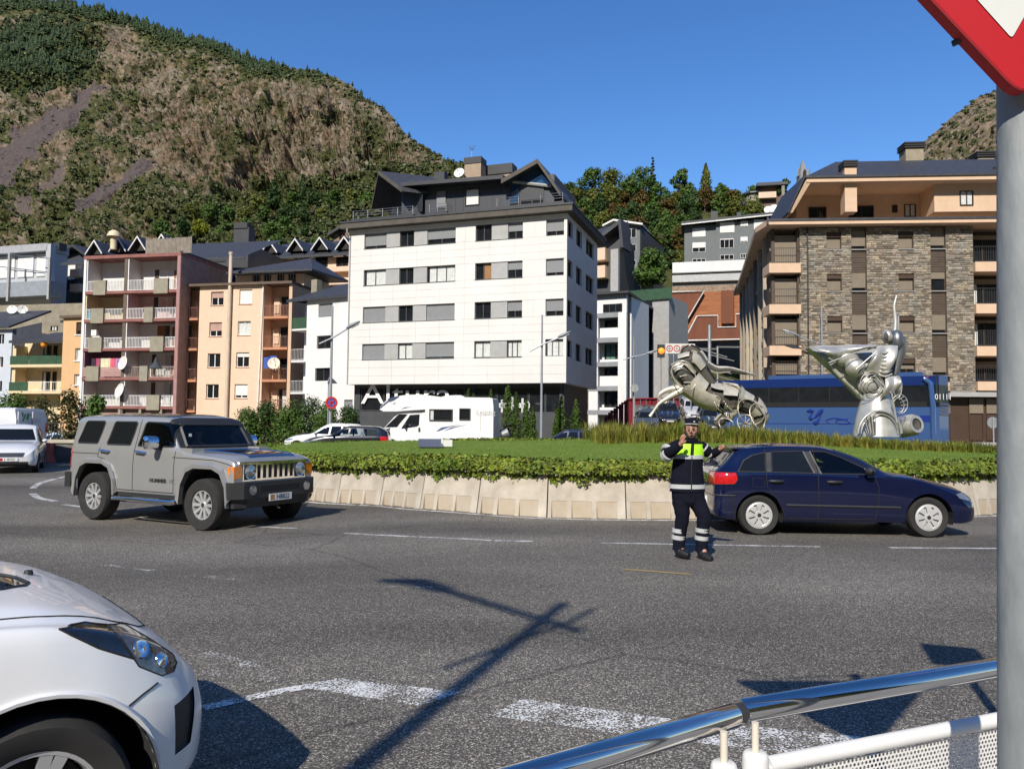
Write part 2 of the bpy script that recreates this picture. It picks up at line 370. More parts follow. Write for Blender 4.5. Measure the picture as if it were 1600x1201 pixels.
marking_quad([(525, 1060), (722, 1081), (655, 1103), (483, 1076)], M_PAINT2)
marking_quad([(815, 1092), (1055, 1124), (985, 1149), (757, 1117)], M_PAINT2)
marking_quad([(1130, 1131), (1345, 1151), (1290, 1182), (1080, 1160)], M_PAINT2)
marking([(318, 1106), (400, 1088), (470, 1074), (540, 1063)], 0.10, M_PAINT)
marking([(538, 833), (640, 838), (768, 844)], 0.09, M_PAINT); marking([(773, 844.5), (832, 845.5)], 0.09, M_PAINT)
marking([(940, 848), (1110, 851), (1282, 854)], 0.09, M_PAINT); marking([(1390, 855.5), (1600, 857)], 0.09, M_PAINT)
marking([(395, 822), (430, 824), (463, 825)], 0.09, M_PAINT); marking([(210, 807), (300, 815)], 0.09, M_PAINT)
marking([(86, 748), (62, 755), (51, 763)], 0.16, M_PAINT); marking([(51, 771), (62, 778), (87, 783)], 0.16, M_PAINT); marking([(91, 747), (108, 743)], 0.14, M_PAINT)
marking([(100, 788), (130, 792)], 0.12, M_PAINT)
marking([(160, 882), (240, 891)], 0.09, M_FAINT); marking([(297, 898), (400, 908)], 0.10, M_FAINT); marking([(545, 916), (690, 918)], 0.08, M_FAINT)
marking([(320, 1020), (420, 1050)], 0.12, M_FAINT); marking([(320, 1050), (430, 1062)], 0.10, M_FAINT); marking([(975, 889), (1080, 897)], 0.07, M_YEL)
# ================================================================== ROUNDABOUT ISLAND
ISL = [gnd(474, 781), gnd(514, 785), gnd(594, 789), gnd(645, 794), gnd(695, 797.5), gnd(804, 806), gnd(924, 810), gnd(1040, 811), gnd(1200, 811), gnd(1360, 809), gnd(1560, 803)]
ISL = [(p.x, p.y) for p in ISL] + [(11.8, 17.0), (14.4, 20.5), (15.6, 25), (14.6, 30), (11, 33.6), (5, 35.0), (-1, 34.2), (-5.4, 31.2), (-8.0, 27), (-8.3, 23.2), (-7.2, 20.4)]
_c = [Vector((x, y, 0)) for x, y in ISL]; _n = len(_c)
OUT = []
for i in range(_n):
 a, b, c, d = _c[i - 1], _c[i], _c[(i + 1) % _n], _c[(i + 2) % _n]
 for k in range(8):
  t = k / 8; OUT.append(0.5 * ((2 * b) + (c - a) * t + (2 * a - 5 * b + 4 * c - d) * t * t + (3 * b - a - 3 * c + d) * t ** 3))
ARC = [0.0]
for i in range(len(OUT)): ARC.append(ARC[-1] + (OUT[(i + 1) % len(OUT)] - OUT[i]).length)
def along(s):
 s %= ARC[-1]; lo, hi = 0, len(OUT)
 while hi - lo > 1:
  m = (lo + hi) // 2
  if ARC[m] <= s: lo = m
  else: hi = m
 t = (s - ARC[lo]) / max(1e-6, ARC[lo + 1] - ARC[lo]); a = OUT[lo]; b = OUT[(lo + 1) % len(OUT)]
 p = a.lerp(b, t); a0 = OUT[lo - 1]; b1 = OUT[(lo + 2) % len(OUT)]
 tg = ((b - a0).lerp(b1 - a, t)).normalized(); return p, tg, Vector((-tg.y, tg.x, 0))       # inward normal (outline runs anticlockwise)
IC = Vector((3.9, 24.5, 0))
def lawn_z(x, y):
 q = Vector((x, y, 0)); d = math.hypot((x - 5.5) / 9.5, (y - 26) / 8.5); return 0.92 + 0.22 * (1 - sstep(0.1, 1.05, d)) + 0.02 * noise.noise(Vector((x * .5, y * .5, 0)))
# white edge line under the barrier
mb = MB(); vs = []; ks = 200
for i in range(ks + 1):
 p, tg, n = along(ARC[-1] * i / ks)
 for o in (-0.10, -0.21):
  q = p + n * o; vs.append((q.x, q.y, gz(q.x, q.y) + 0.004))
mb.add(vs, [(2 * i, 2 * i + 1, 2 * i + 3, 2 * i + 2) for i in range(ks)]); structure(mb, 'road_marking', M_PAINT)
# lawn
mb = MB(); NA, NR = 120, 26; vs = []
for i in range(NA):
 p, tg, n = along(ARC[-1] * i / NA); e = p + n * 0.42
 for j in range(NR + 1):
  q = e.lerp(IC, j / NR); z = 0.70 + (lawn_z(q.x, q.y) - 0.70) * sstep(0, 0.07, j / NR); vs.append((q.x, q.y, z))
fs = [(i * (NR + 1) + j, ((i + 1) % NA) * (NR + 1) + j, ((i + 1) % NA) * (NR + 1) + j + 1, i * (NR + 1) + j + 1) for i in range(NA) for j in range(NR)]
mb.add(vs, fs)
M_LAWN = pm('mown_grass', (0.10, 0.165, 0.02), rough=0.9, scale=0.7, col2=(0.15, 0.20, 0.035), bump=0.5, bscale=60, spec=0.15)
structure(mb, 'lawn', M_LAWN, smooth=60)
# grass blades in the lawn
M_BLADE = leafmat('grass_blade', (0.12, 0.215, 0.022), island=0.3, col2=(0.18, 0.25, 0.04), scale=0.8)
def inside(x, y):
 c = False; n = len(OUT); j = n - 1
 for i in range(n):
  a, b = OUT[i], OUT[j]
  if (a.y > y) != (b.y > y) and x < (b.x - a.x) * (y - a.y) / (b.y - a.y) + a.x: c = not c
  j = i
 return c
pts = []
while len(pts) < 38000:
 x = random.uniform(-8, 15); y = random.uniform(13.5, 34)
 if random.random() > min(1, (20 / y) ** 2): continue
 if inside(x, y) and noise.noise(Vector((x * 0.8, y * 0.8, 3))) > -0.38: pts.append((x, y))
pts = np.array(pts); bz = np.array([lawn_z(x, y) for x, y in pts]); n = len(pts); an = RNG.uniform(0, 6.283, n); h = RNG.uniform(0.02, 0.042, n)
base = np.column_stack([pts, bz - 0.01]); dx = np.column_stack([np.cos(an), np.sin(an), np.zeros(n)]) * 0.012
tip = base + np.column_stack([RNG.normal(0, .02, n), RNG.normal(0, .02, n), h])
V = np.stack([base - dx, base + dx, tip], 1).reshape(-1, 3)
tag(np_mesh('grass', V, np.arange(n * 3).reshape(n, 3), M_BLADE), 'short mown green grass covering the roundabout island', 'grass', kind='stuff')
# concrete kerb-barrier blocks, each a thing
M_CONC = pm('barrier_concrete', (0.36, 0.315, 0.25), rough=0.88, scale=2.6, col2=(0.53, 0.48, 0.40), bump=0.3, bscale=60, dirt=0.6)
M_CONCO = pm('pocket_concrete', (0.43, 0.34, 0.235), rough=0.9, scale=3.0, col2=(0.46, 0.41, 0.335), bump=0.25, bscale=60, dirt=0.3)
SEG = 1.385; HB = 0.84
def fd(z): return 0.03 + 0.17 * (z / HB)
def block(s0, idx):
 p0, tg, n0 = along(s0); pm_, _, _ = along(s0 + SEG / 2)
 r = thing('barrier_block', 'x', 'barrier', (pm_.x, pm_.y, gz(pm_.x, pm_.y)), group='concrete barrier blocks round the island', world=True)
 mb = MB(); q = MB()
 G = 0.012
 def W(s, d, z):
  p, tg, n = along(s0 + s); return Vector((p.x, p.y, gz(p.x, p.y))) + n * d + Vector((0, 0, z))
 pk = [(0.08, 0.36), (0.44, 0.80), (0.88, 1.24)]; ph = 0.29
 ss = sorted([G, SEG - G] + [v for a in pk for v in a])
 for i in range(len(ss) - 1):
  a, b = ss[i], ss[i + 1]; isp = any(abs(a - k[0]) < 1e-6 for k in pk)
  z0 = ph if isp else 0.0
  mb.quad(W(a, fd(z0), z0), W(b, fd(z0), z0), W(b, fd(HB - .03), HB - .03), W(a, fd(HB - .03), HB - .03))
  mb.quad(W(a, fd(HB - .03), HB - .03), W(b, fd(HB - .03), HB - .03), W(b, fd(HB) + .03, HB), W(a, fd(HB) + .03, HB))
  mb.quad(W(a, fd(HB) + .03, HB), W(b, fd(HB) + .03, HB), W(b, 0.44, HB), W(a, 0.44, HB))
  mb.quad(W(a, 0.44, HB), W(b, 0.44, HB), W(b, 0.60, 0), W(a, 0.60, 0))
  if isp:
   D = fd(ph) + 0.006
   q.quad(W(a, D, 0), W(b, D, 0), W(b, D, ph), W(a, D, ph)); mb.quad(W(a, fd(ph), ph), W(b, fd(ph), ph), W(b, D, ph), W(a, D, ph))
   for e in (a, b): mb.add([W(e, fd(0), 0), W(e, D, 0), W(e, D, ph), W(e, fd(ph), ph)], [(0, 1, 2, 3)])
 for e in (G, SEG - G): mb.poly([W(e, fd(0), 0), W(e, fd(HB - .03), HB - .03), W(e, fd(HB) + .03, HB), W(e, 0.44, HB), W(e, 0.60, 0)])
 mb.build('block', M_CONC, r, fixn=False); q.build('pocket', M_CONCO, r)
 return r, pm_
nb = int(ARC[-1] / SEG); SEG = ARC[-1] / nb
lab = {}
for k in range(nb):
 mid, _, nn = along(SEG * (k + .5))
 if mid.y > 24 or mid.x < -8.2: continue
 o, p = block(SEG * k, k); lab[k] = (o, p)
vis = [v for v in sorted(lab.items(), key=lambda v: v[1][1].x)]
ords = 'first second third fourth fifth sixth seventh eighth ninth tenth eleventh twelfth thirteenth fourteenth fifteenth sixteenth seventeenth eighteenth nineteenth twentieth'.split()
front = [v for v in vis if v[1][1].y < 18.6 and -5.3 < v[1][1].x < 9.6]
for i, (k, (o, p)) in enumerate(front): o['label'] = f'concrete barrier block under the ivy, {ords[i]} along from the beige off-roader'
for k, (o, p) in vis:
 if o['label'] == 'x': o['label'] = f"barrier block on the {'left' if p.x < 0 else 'right'} flank of the island, {ords[min(19, max(0, int((p.y - 14) / 1.0)))]} back from the road"
# ivy
M_IVY = leafmat('ivy_leaf', (0.075, 0.125, 0.015), island=0.6, trans=0.2, col2=(0.20, 0.235, 0.028), scale=1.4)
prof = [(0.10, 0.66, 1.0, -0.2), (0.03, 0.78, 1.0, 0.1), (0.04, 0.88, 1.0, 0.4), (0.12, 0.95, 0.7, 0.7), (0.30, 0.98, 0.2, 1), (0.60, 0.98, 0, 1), (0.90, 0.95, -0.3, 1), (1.10, 0.91, -0.5, 0.8)]
cs = []; nsx = []; sz = []
def ivy_leaf(s, big):
 p, tg, n = along(s); t = random.random() ** 0.9 * (len(prof) - 1); i = min(int(t), len(prof) - 2); f = t - i
 d = prof[i][0] * (1 - f) + prof[i + 1][0] * f; z = prof[i][1] * (1 - f) + prof[i + 1][1] * f; o = prof[i][2] * (1 - f) + prof[i + 1][2] * f; uz = prof[i][3] * (1 - f) + prof[i + 1][3] * f
 lump = 0.07 * noise.noise(Vector((s * 1.1, d * 3, z * 3))) + 0.05 * noise.noise(Vector((s * 4, d * 5, z * 5)))
 if i == 0:
  z -= 0.16 * max(0, noise.noise(Vector((s * 2.3, 7, 0)))) * random.random() * 2
  d = fd(max(z, .1)) - 0.03
 q = p + n * (d - o * lump); zz = gz(q.x, q.y) * 0.9 + z + uz * lump + random.gauss(0, .02)
 cs.append((q.x, q.y, zz)); v = -n * o; nsx.append((v.x, v.y, uz + 0.25)); sz.append(random.uniform(0.028, 0.055) * big)
for i in range(64000):
 s = random.uniform(0, ARC[-1]); p, _, _ = along(s)
 if p.y < 21 and -6 < p.x < 11.5: ivy_leaf(s, 1.0)
 elif random.random() < 0.45: ivy_leaf(s, 1.5)
C = np.array(cs); V, FF = leaf_cloud(C, np.array(nsx), np.array(sz), jitter=0.55, aspect=0.75)
tag(np_mesh('ivy', V, FF, M_IVY), 'glossy green and yellow ivy hanging over the concrete barrier', 'ivy', kind='stuff')
mb = MB(); ks = 260; vs = []; pr = [(0.22, 0.76), (0.14, 0.85), (0.22, 0.91), (0.5, 0.93), (0.8, 0.90), (1.0, 0.80)]
for i in range(ks):
 p, tg, n = along(ARC[-1] * i / ks)
 for d, z in pr:
  q = p + n * d; vs.append((q.x, q.y, z + gz(q.x, q.y) * 0.9))
k = len(pr); mb.add(vs, [(i * k + j, ((i + 1) % ks) * k + j, ((i + 1) % ks) * k + j + 1, i * k + j + 1) for i in range(ks) for j in range(k - 1)])
tag(mb.build('ivy_stems', pm('ivy_stem', (0.035, 0.032, 0.014), rough=0.95, var=0.4, scale=6), smooth=60), 'dark tangled stems and soil under the ivy', 'ivy', kind='stuff')
# ornamental grass bed
M_TALL = leafmat('ornamental_grass_blade', (0.13, 0.19, 0.025), island=0.5, trans=0.3, col2=(0.29, 0.235, 0.05), scale=1.0)
vs = []; fs = []
cl = []
for i in range(430):
 x = random.uniform(2.6, 15.0); f = (x - 2.6) / 12.4
 y = 22.9 + 1.2 * math.sin(f * 3) * 0.6 + random.random() ** 1.2 * (4.6 if f < .85 else 2.2)
 if inside(x + .4, y): cl.append((x, y, (0.66 - 0.32 * sstep(.15, .9, f)) * random.uniform(.75, 1.15)))
for x, y, hh in cl:
 z0 = lawn_z(x, y) - 0.02
 for k in range(46):
  a = random.uniform(0, 6.283); r0 = random.random() * 0.14; L = hh * random.uniform(.55, 1.15); lean = random.uniform(.1, .75)
  bx, by = x + r0 * math.cos(a), y + r0 * math.sin(a); w = random.uniform(.008, .016); px_, py_ = -math.sin(a) * w, math.cos(a) * w
  o = len(vs)
  for j, t in enumerate((0, .4, .75, 1)):
   rr = lean * L * t * t * .8; zz = z0 + L * (t - .35 * lean * t * t); ww = (1, .9, .6, .1)[j]
   cx, cy = bx + rr * math.cos(a), by + rr * math.sin(a); vs += [(cx - px_ * ww, cy - py_ * ww, zz), (cx + px_ * ww, cy + py_ * ww, zz)]
  fs += [(o + 2 * j, o + 2 * j + 1, o + 2 * j + 3, o + 2 * j + 2) for j in range(3)]
tag(np_mesh('ornamental_grass', vs, fs, M_TALL), 'tall yellow-green ornamental grasses round the foot of the sculptures', 'ornamental grass', kind='stuff')
# ================================================================== MOUNTAIN AND HILLSIDES
def lerp_tab(tab, x):
 if x <= tab[0][0]: return tab[0][1:]
 for a, b in zip(tab, tab[1:]):
  if x <= b[0]:
   t = (x - a[0]) / (b[0] - a[0]); return tuple(a[i] * (1 - t) + b[i] * t for i in range(1, len(a)))
 return tab[-1][1:]
def seg_d(p, a, b):
 ax, ay = a; bx, by = b; t = max(0, min(1, ((p[0] - ax) * (bx - ax) + (p[1] - ay) * (by - ay)) / ((bx - ax) ** 2 + (by - ay) ** 2))); return math.hypot(p[0] - ax - t * (bx - ax), p[1] - ay - t * (by - ay)), t
def fbm(v, o=4): return noise.fractal(v, 0.9, 2.1, o)
def zones(px, py):
 """photo-plan of the slope: scree, vegetation density, bare rock"""
 w = 14 * noise.noise(Vector((px * .03, py * .03, 1))) + 9 * noise.noise(Vector((px * .1, py * .1, 2)))
 d, t = seg_d((px, py), (160, 132), (-60, 292)); sc = 1 if d + w < 7 + 40 * t ** 1.3 else 0
 d, t = seg_d((px, py), (238, 268), (130, 322)); sc = max(sc, 1 if d + w * .5 < 7 + 4 * t else 0)
 d, t = seg_d((px, py), (100, 250), (40, 330)); sc = max(sc, 0.8 if d + w < 10 else 0)
 v = 0.42
 if py > 300 - 0.05 * px: v = 0.62 if px < 330 else .78
 if px > 470 and py > 268: v = 0.95
 e = math.hypot((px - 55) / 110, (py - 95) / 62); v = max(v, 1.0 - sstep(.6, 1.15, e))
 v = max(v, 0.75 * (1 - sstep(15, 45, py - lerp_tab(RIDGE, px)[0])) * (1 - sstep(430, 640, px) * 0.5))
 v += 0.45 * noise.noise(Vector((px * .018, py * .028, 5))) + 0.3 * noise.noise(Vector((px * .06, py * .07, 9)))
 rock = 1 - math.hypot((px - 430) / 260, (py - 215) / 105)
 r2 = 1 - math.hypot((px - 420) / 150, (py - 285) / 32); rock = max(rock, r2 * 1.3)
 rock = max(0, rock) + 0.25 * noise.noise(Vector((px * .04, py * .04, 12)))
 v -= rock * 0.12
 return sc, max(0, min(1, v * (0.12 if sc else 1))), max(0, min(1, rock))
RIDGE = [(-500, 60, 600), (-250, 20, 620), (0, 4, 620), (26, 4, 620), (74, 11, 615), (114, 13, 610), (166, 22, 600), (245, 48, 580), (350, 79, 540), (407, 103, 510), (472, 109, 480), (525, 122, 455), (556, 140, 430), (604, 176, 400), (634, 214, 370), (696, 254, 330), (730, 266, 310), (800, 292, 290), (900, 330, 270)]
RIDGE_R = [(1180, 330, 420), (1330, 285, 440), (1420, 252, 460), (1440, 226, 470), (1480, 188, 480), (1520, 160, 490), (1560, 138, 500), (1620, 90, 520), (1720, 20, 540), (1900, -60, 560), (2300, -90, 560)]
RIDGE_M = [(560, 400, 190), (640, 345, 200), (760, 318, 210), (860, 308, 215), (960, 305, 215), (1060, 312, 215), (1150, 322, 210), (1240, 318, 215), (1340, 300, 225), (1440, 285, 235), (1700, 270, 240)]
def slope(px0, px1, nu, nv, ridge, d0, yb, amp, zone=None, back=6):
 V = []; Z = []; PX = []
 for i in range(nu + 1):
  px = px0 + (px1 - px0) * i / nu; yr, d1 = lerp_tab(ridge, px)
  yr += 3.0 * noise.noise(Vector((px * .05, 0, 4))) + 1.6 * noise.noise(Vector((px * .21, 0, 8)))
  for j in range(nv + 1):
   t = j / nv; D = d0 + (d1 - d0) * t ** 1.15; py = yb + (yr - yb) * t ** 0.92
   z = zone(px, py) if zone else (0, .8, .2)
   p = at(px, py, D)
   q = Vector((p.x * .011, p.y * .011, p.z * .011))
   k = (0.35 + .65 * z[2]) * (0.15 if z[0] else 1)
   rg = (1 - abs(noise.noise(q * 3.1))) ** 2 + 0.55 * (1 - abs(noise.noise(q * 7.3 + Vector((3, 1, 2))))) ** 2 + 0.3 * (1 - abs(noise.noise(q * 16))) ** 2
   s = amp * sstep(0, .12, t) * (1 - .75 * sstep(.9, 1, t))
   off = (fbm(q * 1.2, 4) * 1.3 + (rg - .9) * k) * s
   n2 = (noise.noise(q * 34) * 0.6 + noise.noise(q * 70) * 0.4) * k * s
   if z[2] > .05 and amp > 5:
    cr = (.62 - noise.voronoi(q * 15)[0][0]) * 1.0 + (.62 - noise.voronoi(q * 38)[0][0]) * .5; n2 += cr * min(1, z[2] * 2.2) * 5.5 * s / amp * (0 if z[0] else 1)
   V.append((p.x + 0.25 * off, p.y - off - n2, p.z + 0.30 * off + n2 * .6)); Z.append(z); PX.append((px, py))
  for j in range(1, back + 1):
   p = at(px, yr, d1); V.append((p.x, p.y + 30 * j, p.z - 14 * j * j ** .4)); Z.append((0, .9, 0)); PX.append((px, yr))
 m = nv + 1 + back
 return V, [(i * m + j, (i + 1) * m + j, (i + 1) * m + j + 1, i * m + j + 1) for i in range(nu) for j in range(m - 1)], Z, PX, m
def hillmat():
 m = pm('mountain_ground', (0.1, 0.1, 0.1), rough=0.95, spec=0.1); t = m.node_tree; b = t.nodes['Principled BSDF']; L = t.links.new
 at_ = nd(t, 'ShaderNodeVertexColor', layer_name='zone'); sp = nd(t, 'ShaderNodeSeparateColor'); L(at_.outputs[0], sp.inputs[0]); tc = nd(t, 'ShaderNodeTexCoord')
 def nz(s, d=8): 
  n = nd(t, 'ShaderNodeTexNoise'); n.inputs['Scale'].default_value = s; n.inputs['Detail'].default_value = d; n.inputs['Roughness'].default_value = .65; L(tc.outputs['Object'], n.inputs[0]); return n.outputs['Fac']
 def ramp(src, *st):
  r = nd(t, 'ShaderNodeValToRGB'); e = r.color_ramp.elements; e[0].position, e[0].color = st[0][0], tuple(st[0][1]) + (1,); e[1].position, e[1].color = st[-1][0], tuple(st[-1][1]) + (1,)
  for p, c in st[1:-1]: q = e.new(p); q.color = tuple(c) + (1,)
  L(src, r.inputs[0]); return r.outputs[0]
 def mix(f, a, c):
  x = nd(t, 'ShaderNodeMix', data_type='RGBA'); L(f, x.inputs[0]); L(a, x.inputs[6]); L(c, x.inputs[7]); return x.outputs[2]
 rock = ramp(nz(.30), (.28, (.06, .048, .036)), (.44, (.165, .132, .096)), (.58, (.25, .205, .152)), (.76, (.38, .32, .24)))
 red = ramp(nz(.05, 5), (.4, (1, 1, 1)), (.7, (1.03, .84, .70)))
 mr = nd(t, 'ShaderNodeMix', data_type='RGBA', blend_type='MULTIPLY'); mr.inputs[0].default_value = 1; L(rock, mr.inputs[6]); L(red, mr.inputs[7])
 veg = ramp(nz(.5), (.3, (.034, .042, .014)), (.55, (.075, .080, .028)), (.75, (.13, .12, .045)))
 grass = ramp(nz(.4), (.35, (.082, .070, .036)), (.65, (.052, .055, .022)))
 scree = ramp(nz(.9), (.3, (.085, .066, .060)), (.7, (.125, .10, .092)))
 f1 = nd(t, 'ShaderNodeMath', operation='ADD'); L(sp.outputs[1], f1.inputs[0]); s1 = nd(t, 'ShaderNodeMath', operation='MULTIPLY_ADD'); s1.inputs[1].default_value = 1.6; s1.inputs[2].default_value = -.8; L(nz(.35, 6), s1.inputs[0]); L(s1.outputs[0], f1.inputs[1])
 f2 = nd(t, 'ShaderNodeMapRange'); f2.inputs[1].default_value = .35; f2.inputs[2].default_value = .6; L(f1.outputs[0], f2.inputs[0])
 g1 = nd(t, 'ShaderNodeMapRange'); g1.inputs[1].default_value = .50; g1.inputs[2].default_value = .62; L(nz(.16, 6), g1.inputs[0])
 base = mix(g1.outputs[0], mr.outputs[2], grass)
 c = mix(f2.outputs[0], base, veg); c = mix(sp.outputs[0], c, scree); L(c, b.inputs['Base Color'])
 bp = nd(t, 'ShaderNodeBump'); bp.inputs['Strength'].default_value = .9; bp.inputs['Distance'].default_value = 1.6
 vo = nd(t, 'ShaderNodeTexVoronoi'); vo.inputs['Scale'].default_value = .35; L(tc.outputs['Object'], vo.inputs['Vector'])
 ad = nd(t, 'ShaderNodeMath', operation='ADD'); L(nz(.6), ad.inputs[0]); L(vo.outputs['Distance'], ad.inputs[1]); L(ad.outputs[0], bp.inputs['Height']); L(bp.outputs[0], b.inputs['Normal'])
 return m
M_HILL = hillmat()
def terrain(name, res, mat):
 V, FS, Z, PX, m = res; o = np_mesh(name, V, FS, mat); me = o.data
 at_ = me.color_attributes.new('zone', 'FLOAT_COLOR', 'POINT'); at_.data.foreach_set('color', np.array([(a, b, c, 1) for a, b, c in Z], dtype=np.float32).ravel())
 return tag(o, kind='structure')
RES_L = slope(-420, 860, 420, 240, RIDGE, 112, 690, 13, zones)
terrain('mountain', RES_L, M_HILL)
RES_R = slope(1200, 2200, 160, 110, RIDGE_R, 150, 690, 12, lambda px, py: (0, max(0, .22 + .5 * noise.noise(Vector((px * .03, py * .03, 5)))), .7))
terrain('mountain', RES_R, M_HILL)
RES_M = slope(600, 1680, 110, 50, RIDGE_M, 106, 690, 3, lambda px, py: (0, .9, .1))
terrain('hillside', RES_M, M_HILL)
# unseen valley flank, added behind and right of the viewer to block low sky
V = []; na, nr = 90, 14
for i in range(na + 1):
 a = R(-18 - 195 * i / na); h = (.40 + .24 * (1 - sstep(.15, .5, i / na)) + .10 * noise.noise(Vector((i * .13, 0, 2)))) * sstep(0, .12, i / na) * sstep(0, .12, 1 - i / na)
 for j in range(nr + 1):
  t = j / nr; rad = 170 + 520 * t; V.append((rad * math.cos(a), rad * math.sin(a), -2 + h * rad * (1 - (1 - t) ** 1.6) + 14 * t * noise.noise(Vector((rad * math.cos(a) * .012, rad * math.sin(a) * .012, 5)))))
terrain('mountain', (V, [(i * (nr + 1) + j, i * (nr + 1) + j + 1, (i + 1) * (nr + 1) + j + 1, (i + 1) * (nr + 1) + j) for i in range(na) for j in range(nr)], [(0, .62, .2)] * len(V), None, 0), M_HILL)
# shrubs and conifers on the slopes
def tufts(P, S, k, sq=.75):
 n = len(P); d = RNG.normal(0, 1, (n, k, 3)); d /= np.linalg.norm(d, axis=2, keepdims=True); d[:, :, 2] = np.abs(d[:, :, 2]) * .9 - .15
 C = P[:, None] + d * S[:, None, None] * RNG.uniform(.35, 1.0, (n, k, 1)) * np.array([1, 1, sq]); sz = np.repeat(S, k) * RNG.uniform(.22, .42, n * k)
 return leaf_cloud(C.reshape(-1, 3), d.reshape(-1, 3) + np.array([0, 0, .3]), sz, jitter=.45, aspect=.8)
def scatter(res, n, dens, smin, smax, cut):
 V, FS, Z, PX, m = res; V = np.array(V); out = []; sc = []
 tot = len(V)
 while len(out) < n:
  i = random.randrange(tot - m - 1)
  if i % m >= m - 7: continue
  px, py = PX[i]
  if not cut(px, py): continue
  dz = dens(px, py, Z[i])
  if random.random() > dz: continue
  a, b, c = random.random(), random.random(), 0
  p = V[i] + (V[i + m] - V[i]) * a + (V[i + 1] - V[i]) * b; out.append(p); sc.append(random.uniform(smin, smax) * (0.7 + .6 * dz))
 return np.array(out), np.array(sc)
M_SHRUB = leafmat('slope_shrub', (0.050, 0.070, 0.020), island=0.5, trans=.1, col2=(0.098, 0.105, 0.032), scale=.12)
P, S = scatter(RES_L, 15000, lambda px, py, z: z[1] ** 1.3, 0.7, 2.1, lambda px, py: -60 < px < 760 and py < 430)
S *= (P[:, 1] / 380) ** .5
V, FS = tufts(P, S, 26); tag(np_mesh('shrubland', V, FS, M_SHRUB), 'dark green scrub scattered over the rocky mountainside', 'scrub', kind='stuff')
P, S = scatter(RES_R, 1100, lambda px, py, z: .15 + z[1], .9, 2.6, lambda px, py: 1380 < px < 1700 and py < 300)
V, FS = tufts(P, S, 22); tag(np_mesh('shrubland', V, FS, M_SHRUB), 'scrub on the bare rock slope behind the stone building', 'scrub', kind='stuff')
def tufts(P, S, k, sq=.75):
 n = len(P); d = RNG.normal(0, 1, (n, k, 3)); d /= np.linalg.norm(d, axis=2, keepdims=True); d[:, :, 2] = np.abs(d[:, :, 2]) * .9 - .15
 C = P[:, None] + d * S[:, None, None] * RNG.uniform(.35, 1.0, (n, k, 1)) * np.array([1, 1, sq]); sz = np.repeat(S, k) * RNG.uniform(.22, .42, n * k)
 return leaf_cloud(C.reshape(-1, 3), d.reshape(-1, 3) + np.array([0, 0, .3]), sz, jitter=.45, aspect=.8)
def conifer_mass(P, H, tiers=4, n=7):
 vs = []; fs = []
 for p, h in zip(P, H):
  w = h * random.uniform(.22, .38); h *= random.uniform(.7, 1.15)
  for k in range(tiers):
   z0 = p[2] + h * (.08 + .72 * k / tiers); z1 = z0 + h * (.92 / tiers + .16); r = w * (1 - .78 * k / tiers); o = len(vs); a0 = random.random() * 6
   for j in range(n):
    rr = r * random.uniform(.6, 1.25); a = a0 + 6.283 * j / n; vs.append((p[0] + rr * math.cos(a), p[1] + rr * math.sin(a), z0 + random.uniform(-.05, .05) * h))
   vs.append((p[0], p[1], min(z1, p[2] + h))); fs += [(o + j, o + (j + 1) % n, o + n) for j in range(n)]
 return vs, fs
M_CONIF = leafmat('slope_conifer', (0.028, 0.046, 0.016), island=.45, trans=.05, col2=(.048, .066, .022), scale=.1)
def cden(px, py, z):
 e = 1 - math.hypot((px - 55) / 115, (py - 95) / 66); rd = py - lerp_tab(RIDGE, px)[0]
 return max(0, min(1, e * 2.2)) + (.8 if rd < 16 and px < 440 else 0) + (.12 if rd < 10 else 0) + (.05 if z[1] > .6 else 0)
P, S = scatter(RES_L, 3800, cden, 2.6, 5.6, lambda px, py: -60 < px < 720 and py < 330)
S *= (P[:, 1] / 520)
V, FS = conifer_mass(P, S); tag(np_mesh('conifer_wood', V, FS, M_CONIF), 'dark conifer wood on the upper left of the mountain', 'wood', kind='stuff')
# ================================================================== BUILDINGS
M_FRAME = pm('dark_window_frame', (0.06, 0.065, 0.07), rough=0.4); M_FRW = pm('white_window_frame', (0.75, 0.74, 0.72), rough=0.45); M_FRB = pm('brown_window_frame', (0.06, 0.035, 0.022), rough=0.5)
M_GLS = pm('window_glass', (0.012, 0.014, 0.017), rough=0.04, var=0.3, spec=0.5); M_GLB = pm('sky_reflection_glass', (0.02, 0.06, 0.14), rough=0.03, spec=1.0)  # blue of the reflected sky is put into the gable glass colour
M_BGREY = pm('grey_blind', (0.21, 0.22, 0.225), rough=0.6, var=.06); M_BTAUPE = pm('taupe_blind', (0.20, 0.165, 0.12), rough=0.65, var=.08); M_BWHITE = pm('white_blind', (0.72, 0.70, 0.66), rough=0.6, var=.05); M_BPINK = pm('dusty_pink_blind', (0.42, 0.27, 0.22), rough=.6)
M_CURT = pm('pale_curtain', (0.55, 0.57, 0.55), rough=0.9, var=.15, scale=6); M_CURTO = pm('orange_curtain', (0.30, 0.16, 0.07), rough=.9)
M_SLATE = pm('slate_roof', (0.040, 0.042, 0.050), rough=0.55, var=0.3, scale=3.5, bump=0.5, bscale=9); M_DKMET = pm('dark_roof_metal', (0.035, 0.037, 0.043), rough=0.5, var=.15); M_EAVE = pm('weathered_eave', (0.085, 0.075, 0.062), rough=.8, var=.2)
M_WPAN = pm('white_panel', (0.67, 0.655, 0.625), rough=0.55, var=0.05, scale=.5, dirt=0.06); M_LGP = pm('light_grey_panel', (0.36, 0.36, 0.35), rough=0.45, var=.08); M_DGP = pm('dark_grey_panel', (0.055, 0.058, 0.062), rough=0.5, var=.1)
